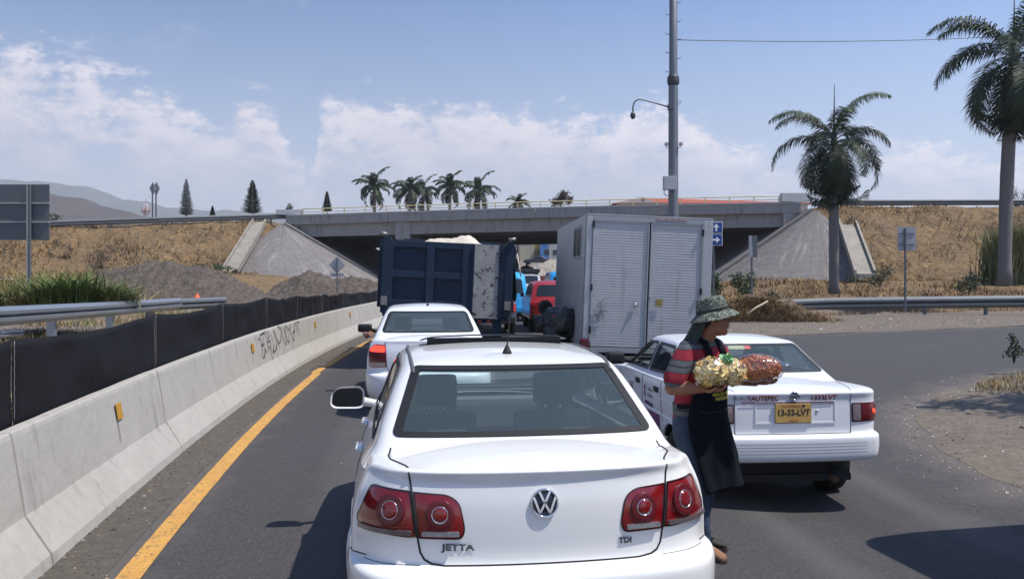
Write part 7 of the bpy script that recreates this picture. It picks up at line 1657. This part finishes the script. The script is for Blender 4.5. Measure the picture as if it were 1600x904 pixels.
e = el_.new(.50); e.color = (.095, .10, .112, 1); e = el_.new(.92); e.color = (.035, .036, .042, 1); t.links.new(dv.outputs[0], cr.inputs[0]); t.links.new(cr.outputs[0], pb.inputs['Base Color'])
# --- shirt: torso with sleeves as one surface
mb = MB()
T_ = [(.90, -.09, .165, .115, 0), (.98, -.08, .168, .125, 0), (1.08, -.06, .172, .130, 0), (1.18, -.045, .182, .132, 0), (1.28, -.03, .192, .130, 0), (1.36, -.025, .195, .118, 0), (1.415, -.025, .165, .098, 0), (1.45, -.02, .105, .078, 0), (1.475, -.012, .062, .060, 0)]
ell_loft(mb, [(q(0, b, z), vR * wa, vF * wb) for z, b, wa, wb, _ in T_], 32)
limb(mb, [q(.165, -.025, 1.385), q(.225, -.04, 1.29), q(.258, -.062, 1.205)], [.072, .074, .076]); limb(mb, [q(-.165, -.025, 1.385), q(-.235, .01, 1.28), q(-.255, .05, 1.21)], [.072, .072, .074])
ball(mb, q(.03, -.07, 1.40), (.12, .09, .06), (vR, vF, vZ))
def wr(c): return .010 * noise.fractal(Vector((c.x * 5, c.y * 5, c.z * 3.2)), 1, 2, 4) + .006 * noise.noise(Vector((c.x * 14, c.y * 14, c.z * 6)))
shirt = remeshed(mb, 'striped_shirt', sm_, vendor, .0085, 3, wr)
collar_m = pmat('shirt_collar', (.06, .062, .07), .9)
mb = MB(); ell_loft(mb, [(q(0, -.012, 1.452), vR * .078, vF * .082), (q(0, -.008, 1.485), vR * .066, vF * .070), (q(0, -.008, 1.488), vR * .060, vF * .064), (q(0, -.012, 1.455), vR * .066, vF * .07)], 24); mb.build('shirt_collar', collar_m, vendor)
# --- jeans
mb = MB(); ell_loft(mb, [(q(0, -.09, .97), vR * .160, vF * .112), (q(0, -.09, .90), vR * .172, vF * .125), (q(0, -.085, .82), vR * .17, vF * .125), (q(0, -.075, .77), vR * .14, vF * .11)], 28)
limb(mb, [q(.085, -.085, .84), q(.075, .00, .47), q(.032, .02, .11)], [.095, .070, .052]); limb(mb, [q(-.08, -.08, .84), q(-.105, -.05, .48), q(-.10, -.10, .12)], [.095, .070, .052])
def wr2(c): return .007 * noise.fractal(Vector((c.x * 6, c.y * 6, c.z * 9)), 1, 2, 3) * (1.4 if c.z < .35 else .7)
remeshed(mb, 'jeans', denim, vendor, .010, 3, wr2)
# --- shoes
shoe_t = pmat('tan_suede', (.28, .15, .085), .9, var=[(20, .6, (.22, .11, .06))]); sole_m = pmat('shoe_sole', (.05, .04, .035), .8); shoe_d = pmat('dark_shoe', (.03, .025, .022), .7)
def shoe(c, d, m):
    d = d.normalized(); s_ = Vector((-d.y, d.x, 0)); root = empty('shoe', c); root.parent = vendor; mb = MB(); rows = []
    for t, w_, h_ in ((-.075, .030, .045), (-.05, .040, .055), (0, .041, .050), (.06, .043, .038), (.12, .046, .030), (.165, .038, .024), (.185, .02, .016)): rows.append((d * t + vZ * (h_ + .012), s_ * w_, vZ * h_))
    ell_loft(mb, rows, 18); ball(mb, d * -.03 + vZ * .09, (.046, .046, .04)); remeshed(mb, 'upper', m, root, .006, 3)
    mb = MB(); P_ = [(-.085, -.03), (-.085, .03), (-.03, .042), (.06, .045), (.13, .05), (.18, .03), (.195, 0), (.18, -.03), (.13, -.046), (.06, -.043), (-.03, -.04)]; mb.prism(P_, .0, .022); M = Matrix((d, s_, vZ)).transposed().to_4x4(); mb.xf(M); mb.build('sole', sole_m, root)
shoe(q(.03, .02, .0), Vector((.55, -.83, 0)), shoe_t); shoe(q(-.10, -.10, 0), Vector((.9, -.3, 0)), shoe_d)
# --- body: neck, head, arms and hands as one skin surface
hf = Vector((.985, -.17, 0)).normalized(); hs = Vector((hf.y, -hf.x, 0)) ; hs = Vector((-hf.y, hf.x, 0)); HC = q(-.012, .072, 1.596)       # head centre
def hp(f, s, z): return HC + hf * f + hs * s + vZ * z
mb = MB()
limb(mb, [q(0, -.02, 1.42), hp(-.025, 0, -.06)], [.064, .060])
ball(mb, hp(-.012, 0, .035), (.096, .076, .088), (hf, hs, vZ), 16); ball(mb, hp(.030, 0, -.030), (.062, .060, .085), (hf, hs, vZ), 14); ball(mb, hp(.060, 0, -.086), (.030, .030, .026), (hf, hs, vZ)); ball(mb, hp(.012, 0, -.062), (.062, .058, .042), (hf, hs, vZ))
ball(mb, hp(.075, 0, .028), (.018, .050, .013), (hf, hs, vZ)); ball(mb, hp(.088, 0, .004), (.017, .010, .028), (hf, hs, vZ)); ball(mb, hp(.104, 0, -.013), (.019, .014, .012), (hf, hs, vZ)); ball(mb, hp(.090, 0, -.018), (.012, .019, .008), (hf, hs, vZ))
ball(mb, hp(.090, 0, -.040), (.013, .025, .0080), (hf, hs, vZ)); ball(mb, hp(.086, 0, -.056), (.013, .021, .0080), (hf, hs, vZ)); ball(mb, hp(.055, .035, -.015), (.028, .022, .025), (hf, hs, vZ)); ball(mb, hp(.055, -.035, -.015), (.028, .022, .025), (hf, hs, vZ))
for s in (-1, 1): ball(mb, hp(-.012, s * .078, -.002), (.018, .010, .030), (hf, hs, vZ))
eR, wRr, hR = q(.272, -.072, 1.145), q(.175, .10, 1.150), q(.135, .165, 1.150)
limb(mb, [q(.245, -.05, 1.23), eR], [.050, .047]); limb(mb, [eR, eR.lerp(wRr, .35), wRr], [.047, .049, .031])
eL, wL = q(-.27, .07, 1.180), q(-.215, .26, 1.172)
limb(mb, [q(-.25, .04, 1.23), eL], [.048, .045]); limb(mb, [eL, eL.lerp(wL, .35), wL], [.045, .045, .030])
def hand(mb, w_, fwd, up, side, curl=1.0):
    """w_ wrist, fwd towards the finger tips, up = out of the palm, side = towards the thumb"""
    pc = w_ + fwd * .055; ell_loft(mb, [(w_ + fwd * t, side * ww, up * hh) for t, ww, hh in ((0, .030, .019), (.03, .039, .017), (.07, .043, .014), (.095, .041, .012))], 16)
    for k, (o_, L_, r_) in enumerate(((.031, .070, .0095), (.010, .078, .0098), (-.011, .072, .0092), (-.031, .056, .0082))):
        p = w_ + fwd * .092 + side * o_; ang = R(12) * curl; pts = [p]; spread = side * (o_ * .9)
        for j, f_ in enumerate((.44, .32, .24)):
            d = (fwd * math.cos(ang) + up * math.sin(ang) + spread).normalized(); p = p + d * L_ * f_; pts.append(p); ang += R(26 + 5 * k) * curl
        limb(mb, pts, [r_, r_ * .95, r_ * .88, r_ * .75], 10)
    p = w_ + fwd * .03 + side * .034; d1 = (side * .75 + fwd * .6 + up * .25).normalized(); d2 = (side * .25 + fwd * .75 + up * .6).normalized()
    limb(mb, [p, p + d1 * .036, p + d1 * .036 + d2 * .032, p + d1 * .036 + d2 * .055], [.014, .0125, .0105, .009], 10)
f1 = (hR - wRr).normalized(); up1 = (vZ * .9 + vR * .35).normalized(); up1 = (up1 - f1 * up1.dot(f1)).normalized(); hand(mb, wRr, f1, up1, -f1.cross(up1) * -1 if False else f1.cross(up1), 1.0)
f2 = (vF * .92 - vR * -.0 + vR * .12).normalized(); up2 = (vZ - f2 * vZ.dot(f2)).normalized(); hand(mb, wL, f2, up2, -f2.cross(up2), .8)
remeshed(mb, 'body', skin, vendor, .0038, 1)
# eyes, brow, hair under the hat
for s in (-1, 1):
    mb = MB(); ball(mb, hp(.070, s * .031, .010), (.011, .013, .008), (hf, hs, vZ), 8); mb.build('eye', pmat('eye_white', (.5, .47, .44), .3), vendor)
    mb = MB(); ball(mb, hp(.0795, s * .031, .010), (.0035, .006, .006), (hf, hs, vZ), 8); mb.build('iris', pmat('eye_dark', (.02, .012, .01), .2), vendor)
    mb = MB(); mb.tube([hp(.088, s * .012, .028), hp(.088, s * .03, .033), hp(.076, s * .048, .027)], [.003, .004, .002], 6); mb.build('eyebrow', pmat('black_hair', (.012, .010, .009), .7), vendor)
mb = MB(); ball(mb, hp(-.022, 0, .030), (.094, .080, .085), (hf, hs, vZ), 14); ball(mb, hp(-.060, 0, -.03), (.046, .066, .05), (hf, hs, vZ), 12); remeshed(mb, 'hair', MATS['black_hair'], vendor, .008, 2)
# --- hat
camo = bpy.data.materials.new('camouflage_cloth'); camo.use_nodes = True; t = camo.node_tree; pb = t.nodes['Principled BSDF']; pb.inputs['Roughness'].default_value = .95
tcn = t.nodes.new('ShaderNodeTexCoord'); mp = t.nodes.new('ShaderNodeMapping'); t.links.new(tcn.outputs['Object'], mp.inputs[0]); nd = t.nodes.new('ShaderNodeTexNoise'); nd.inputs['Scale'].default_value = 12; nd.inputs['Detail'].default_value = 3; t.links.new(mp.outputs[0], nd.inputs['Vector'])
va = t.nodes.new('ShaderNodeMix'); va.data_type = 'RGBA'; va.inputs['Factor'].default_value = .16; t.links.new(mp.outputs[0], va.inputs['A']); t.links.new(nd.outputs['Color'], va.inputs['B'])
vo = t.nodes.new('ShaderNodeTexVoronoi'); vo.feature = 'DISTANCE_TO_EDGE'; vo.inputs['Scale'].default_value = 38; t.links.new(va.outputs['Result'], vo.inputs['Vector'])
mr_ = t.nodes.new('ShaderNodeMapRange'); mr_.inputs[1].default_value = .03; mr_.inputs[2].default_value = .075; mr_.inputs[3].default_value = 1; mr_.inputs[4].default_value = 0; t.links.new(vo.outputs['Distance'], mr_.inputs[0])
cr = t.nodes.new('ShaderNodeValToRGB'); cr.color_ramp.elements[0].position = .42; cr.color_ramp.elements[0].color = (.018, .021, .017, 1); cr.color_ramp.elements[1].position = .55; cr.color_ramp.elements[1].color = (.06, .07, .052, 1); n2 = t.nodes.new('ShaderNodeTexNoise'); n2.inputs['Scale'].default_value = 17; t.links.new(mp.outputs[0], n2.inputs['Vector']); t.links.new(n2.outputs['Fac'], cr.inputs[0])
mx = t.nodes.new('ShaderNodeMix'); mx.data_type = 'RGBA'; t.links.new(mr_.outputs[0], mx.inputs['Factor']); t.links.new(cr.outputs[0], mx.inputs['A']); mx.inputs['B'].default_value = (.27, .30, .25, 1); t.links.new(mx.outputs['Result'], pb.inputs['Base Color'])
hat = empty('bucket_hat', (0, 0, 0)); hat.parent = vendor
tl = R(13)    # hat tilted back
Hf = hf * math.cos(tl) + vZ * math.sin(tl) * .9; Hz = (vZ * math.cos(tl) - hf * math.sin(tl)).normalized(); Hf = (Hf - Hz * Hf.dot(Hz)).normalized(); H0 = hp(-.012, 0, .048)
def hh(name, prof, m, wav=0, n=56, thick=.003):
    V = []
    for (rf, rs_, z) in prof:
        for i in range(n):
            a = 2 * math.pi * i / n; w_ = 1 + wav * math.sin(a * 3 + 1) * (rf / .16) ** 2; zz = z + wav * .10 * math.sin(a * 2 + .6) * (rf / .16) ** 3 + .004 * noise.noise(Vector((math.cos(a) * 3, math.sin(a) * 3, z * 20)))
            V.append(H0 + Hf * (rf * math.cos(a) * w_) + hs * (rs_ * math.sin(a) * w_) + Hz * zz)
    F = [(r * n + i, r * n + (i + 1) % n, (r + 1) * n + (i + 1) % n, (r + 1) * n + i) for r in range(len(prof) - 1) for i in range(n)]
    o = mesh_obj(name, V, F, m, hat, smooth=True); sd = o.modifiers.new('t', 'SOLIDIFY'); sd.thickness = thick; return o
hh('hat_crown', [(.004, .004, .096), (.05, .045, .098), (.082, .072, .092), (.091, .080, .082), (.098, .086, .05), (.105, .091, .01), (.107, .093, -.002)], camo)
hh('hat_brim', [(.107, .093, -.001), (.125, .110, -.014), (.145, .130, -.030), (.163, .148, -.046), (.168, .153, -.050)], camo, .035)
hh('hat_band', [(.109, .095, .004), (.108, .094, .022)], pmat('dark_camo_band', (.03, .034, .028), .9), thick=.002)
# neck cloth hanging from the back of the hat over the shoulders
V = []; n, k_ = 30, 22
for i in range(n + 1):
    a = R(112) + R(140) * i / n
    for j in range(k_ + 1):
        t_ = j / k_; rf = .104 + .022 * t_ + .010 * math.sin(a * 9) * t_; back = -.035 * t_
        V.append(H0 + hf * (rf * math.cos(a) + back - .03 * t_ ** 2) + hs * (rf * math.sin(a) * .92) + vZ * (-.02 - .185 * t_ - .01 * math.sin(a * 5) * t_))
o = mesh_obj('neck_cloth', V, [(i * (k_ + 1) + j, (i + 1) * (k_ + 1) + j, (i + 1) * (k_ + 1) + j + 1, i * (k_ + 1) + j + 1) for i in range(n) for j in range(k_)], pmat('dark_neck_cloth', (.014, .016, .015), .9, var=[(20, 1, (.06, .065, .055))]), hat, smooth=True); sd = o.modifiers.new('t', 'SOLIDIFY'); sd.thickness = .003
# --- apron
apron_m = pmat('black_apron', (.006, .007, .011), .9, spec=.12, var=[(5, .8, (.009, .010, .015))], bump=[(350, .3, .001), (7, .4, .02)])
AL_ = [(1.34, .085, .095, -.085, .095, .02), (1.28, .11, .10, -.11, .105, .03), (1.20, .15, .085, -.15, .10, .045), (1.12, .19, .04, -.185, .06, .075), (1.02, .20, .02, -.20, .05, .085), (.92, .205, .01, -.21, .05, .085), (.80, .21, .03, -.225, .08, .075), (.66, .185, .07, -.245, .12, .06), (.54, .165, .09, -.255, .14, .045), (.455, .15, .11, -.265, .16, .035)]
V = []; nx_, nz_ = 30, 60; zs = np.linspace(1.34, .455, nz_ + 1); arr = np.array(AL_)[::-1]
for z in zs:
    la, lb, ra, rb, bu = [float(np.interp(z, arr[:, 0], arr[:, k])) for k in range(1, 6)]
    for i in range(nx_ + 1):
        u = i / nx_; a = la + (ra - la) * u; b = lb + (rb - lb) * u + bu * math.sin(math.pi * u) ** .8
        low = smooth_step((.95 - z) / .4); b += .012 * low * math.sin(u * 9 + 1 + z * 1.5) + .004 * low * math.sin(u * 23) + .008 * noise.noise(Vector((u * 4, z * 5, 3))); V.append(q(a, b, z + .012 * math.sin(u * 3) * low))
w_ = nx_ + 1; apr = empty('apron', (0, 0, 0)); apr.parent = vendor; AF = [(j * w_ + i, j * w_ + i + 1, (j + 1) * w_ + i + 1, (j + 1) * w_ + i) for j in range(nz_) for i in range(nx_)]
o = mesh_obj('apron_cloth', V, AF, apron_m, apr, smooth=True); sd = o.modifiers.new('t', 'SOLIDIFY'); sd.thickness = .0035; bva = BVHTree.FromPolygons([tuple(v) for v in V], AF)
for s in (-1, 1):
    P_ = [q(s * .082, .108, 1.335), q(s * .085, .095, 1.39), q(s * .078, .055, 1.445), q(s * .065, .0, 1.478), q(s * .045, -.05, 1.490), q(0, -.075, 1.492)]; V = []
    for i, p in enumerate(P_): V += [p + vR * .034 + vZ * .004, p - vR * .034 + vZ * .004]
    o = mesh_obj('apron_strap', V, [(2 * i, 2 * i + 1, 2 * i + 3, 2 * i + 2) for i in range(len(P_) - 1)], apron_m, apr, smooth=True); sd = o.modifiers.new('t', 'SOLIDIFY'); sd.thickness = .004
    P_ = [q(s * .20, .03, 1.02), q(s * .187, -.07, 1.01), q(s * .12, -.172, 1.01), q(0, -.198, 1.01)]; V = []
    for p in P_: V += [p + vZ * .015, p - vZ * .015]
    mesh_obj('apron_tie', V, [(2 * i, 2 * i + 1, 2 * i + 3, 2 * i + 2) for i in range(len(P_) - 1)], apron_m, apr, smooth=True)
yel = pmat('apron_yellow_print', (.60, .52, .08), .7)
for s_, z_ in (('GRACIAS POR SU', 1.096), ('PREFERENCIA', 1.066)):
    tx_ = text_mesh('apron_print', s_, .030, yel, apr, None, 0, 1.0, .0012)
    for v in tx_.data.vertices:
        a, zz = -.045 - v.co.x * 1.0, z_ + v.co.y; o_ = q(a, 1.0, zz); h_ = bva.ray_cast(o_, -vF); v.co = (h_[0] + vF * .006) if h_[0] else q(a, .2, zz)
mb = MB(); V = [q(a, 1, z) for a, z in ((.16, .99), (.16, .985), (-.16, .985), (-.16, .99))]
mb = MB(); pts = [bva.ray_cast(q(a, 1, .99 - .012 * math.sin((a + .15) * 10)), -vF)[0] for a in np.linspace(.15, -.16, 14)]; mb.tube([p + vF * .004 for p in pts if p], .0022, 4); mb.build('pocket_seam', pmat('apron_seam', (.035, .036, .042), .8), apr)
# --- snack bags
film = bpy.data.materials.new('clear_film'); film.use_nodes = True; t = film.node_tree; t.nodes.clear()
tr = t.nodes.new('ShaderNodeBsdfTransparent'); tr.inputs[0].default_value = (.97, .97, .96, 1); gl = t.nodes.new('ShaderNodeBsdfGlossy'); gl.inputs['Roughness'].default_value = .12; gl.inputs[0].default_value = (1, 1, 1, 1); fr = t.nodes.new('ShaderNodeFresnel'); two_sided_ior(t, fr)
bp_ = t.nodes.new('ShaderNodeBump'); bp_.inputs['Strength'].default_value = .9; bp_.inputs['Distance'].default_value = .01; nn_ = t.nodes.new('ShaderNodeTexNoise'); nn_.inputs['Scale'].default_value = 22; nn_.inputs['Detail'].default_value = 3; tcn = t.nodes.new('ShaderNodeTexCoord'); t.links.new(tcn.outputs['Object'], nn_.inputs['Vector']); t.links.new(nn_.outputs['Fac'], bp_.inputs['Height'])
t.links.new(bp_.outputs[0], gl.inputs['Normal']); t.links.new(bp_.outputs[0], fr.inputs['Normal']); mxs = t.nodes.new('ShaderNodeMixShader'); ad = t.nodes.new('ShaderNodeMath'); ad.operation = 'MULTIPLY_ADD'; ad.inputs[1].default_value = 1.5; ad.inputs[2].default_value = .02; t.links.new(fr.outputs[0], ad.inputs[0]); t.links.new(ad.outputs[0], mxs.inputs[0]); t.links.new(tr.outputs[0], mxs.inputs[1]); t.links.new(gl.outputs[0], mxs.inputs[2]); ou = t.nodes.new('ShaderNodeOutputMaterial'); t.links.new(mxs.outputs[0], ou.inputs[0])
def snack(c, r3, ax, kind, label, seed, m, npc, neck=None):
    root = empty('snack_bag', VO + c, label=label, cat='snack bag', group='snack bags in the vendor\'s arms'); rs = random.Random(seed); V = []; F = []
    X, Y, Z = ax
    for i in range(npc):
        while True:
            d = Vector((rs.uniform(-1, 1), rs.uniform(-1, 1), rs.uniform(-1, 1)))
            if .12 < d.length < .97: break
        d = (d.normalized() * (.66 + .24 * rs.random())); p = X * (d.x * r3[0]) + Y * (d.y * r3[1]) + Z * (d.z * r3[2]); rad = (X * (d.x / r3[0]) + Y * (d.y / r3[1]) + Z * (d.z / r3[2])).normalized(); e3 = (rad + Vector((rs.gauss(0, .28), rs.gauss(0, .28), rs.gauss(0, .28)))).normalized(); e1 = e3.orthogonal().normalized(); e1.rotate(Matrix.Rotation(rs.uniform(0, 6.28), 3, e3)); e2 = e3.cross(e1); b = len(V)
        if kind == 'chip':
            s_ = rs.uniform(.022, .036); n = 8; V.append(p)
            for j in range(n): t_ = 2 * math.pi * j / n; V.append(p + (e1 * math.cos(t_) + e2 * math.sin(t_) * .8) * s_ + e3 * s_ * .28 * math.cos(2 * t_))
            F += [(b, b + 1 + j, b + 1 + (j + 1) % n) for j in range(n)]
        else:
            L_ = rs.uniform(.03, .055); r_ = .0042; bend = rs.uniform(-.9, .9); pts = [p + e1 * L_ * (k / 4 - .5) + e2 * L_ * bend * ((k / 4 - .5) ** 2) for k in range(5)]
            for k, pp in enumerate(pts):
                for j in range(4): t_ = math.pi / 2 * j; V.append(pp + (e2 * math.cos(t_) + e3 * math.sin(t_)) * r_)
            F += [(b + k * 4 + j, b + k * 4 + (j + 1) % 4, b + (k + 1) * 4 + (j + 1) % 4, b + (k + 1) * 4 + j) for k in range(4) for j in range(4)]
    o = mesh_obj('snack_pieces', V, F, m, root, mi=[rs.randrange(len(m)) for _ in F] if False else [int(f[0] * 7919 % 97) % len(m) for f in F], smooth=(kind == 'chip')); o['kind'] = 'stuff'
    mbc = MB(); ball(mbc, Vector((0, 0, 0)), tuple(r_ * .74 for r_ in r3), ax, 14); mbc.build('snack_core', m[0], root, smooth=True)
    n = 22; V = []
    for i in range(n + 1):
        for j in range(2 * n):
            t_ = math.pi * i / n; f_ = math.pi * j / n; d = Vector((math.sin(t_) * math.cos(f_), math.sin(t_) * math.sin(f_), math.cos(t_))); k = 1.03 + .06 * noise.fractal(d * 2.5 + Vector((seed, 0, 0)), 1, 2, 3) + .05 * noise.noise(d * 9)
            if neck and d.dot(neck) > .93: k += (d.dot(neck) - .93) * 3.5
            V.append(X * (d.x * r3[0] * k) + Y * (d.y * r3[1] * k) + Z * (d.z * r3[2] * k))
    m2 = 2 * n; mesh_obj('plastic_film', V, [(i * m2 + j, (i + 1) * m2 + j, (i + 1) * m2 + (j + 1) % m2, i * m2 + (j + 1) % m2) for i in range(n) for j in range(m2)], film, root, smooth=True); return root
ax = ((vF * .75 - vR * .6).normalized(), (vF * .6 + vR * .75).normalized(), vZ)
chip_y = [pmat('chip_yellow', (.80, .58, .20), .6, var=[(40, .8, (.74, .47, .12))]), pmat('chip_pale', (.84, .68, .32), .6)]; chip_o = [pmat('chip_orange', (.76, .50, .20), .6, var=[(40, .8, (.62, .28, .07))]), MATS['chip_pale']]
curl = [pmat('curl_brown', (.62, .22, .08), .5), pmat('curl_orange', (.78, .38, .14), .5), pmat('curl_dark', (.50, .15, .05), .5)]
snack(q(.190, .175, 1.262), (.112, .082, .098), ax, 'chip', 'leftmost snack bag, bulging with pale yellow chips, in the crook of the arm', 1, chip_y, 300, Vector((-.6, 0, -.8)).normalized())
snack(q(.035, .235, 1.252), (.102, .078, .086), ax, 'chip', 'middle snack bag of orange tinged chips between the yellow and the brown bag', 2, chip_o, 260, Vector((-1, 0, .2)).normalized())
snack(q(-.150, .315, 1.274), (.172, .082, .090), ax, 'curl', 'rightmost snack bag, full of reddish brown fried strips', 3, curl, 900, Vector((1, 0, .1)).normalized())
snack(q(.08, .22, 1.345), (.035, .03, .018), ax, 'chip', 'small green topped packet lying on the middle snack bag', 4, [pmat('green_sweet', (.25, .5, .22), .5)], 30)
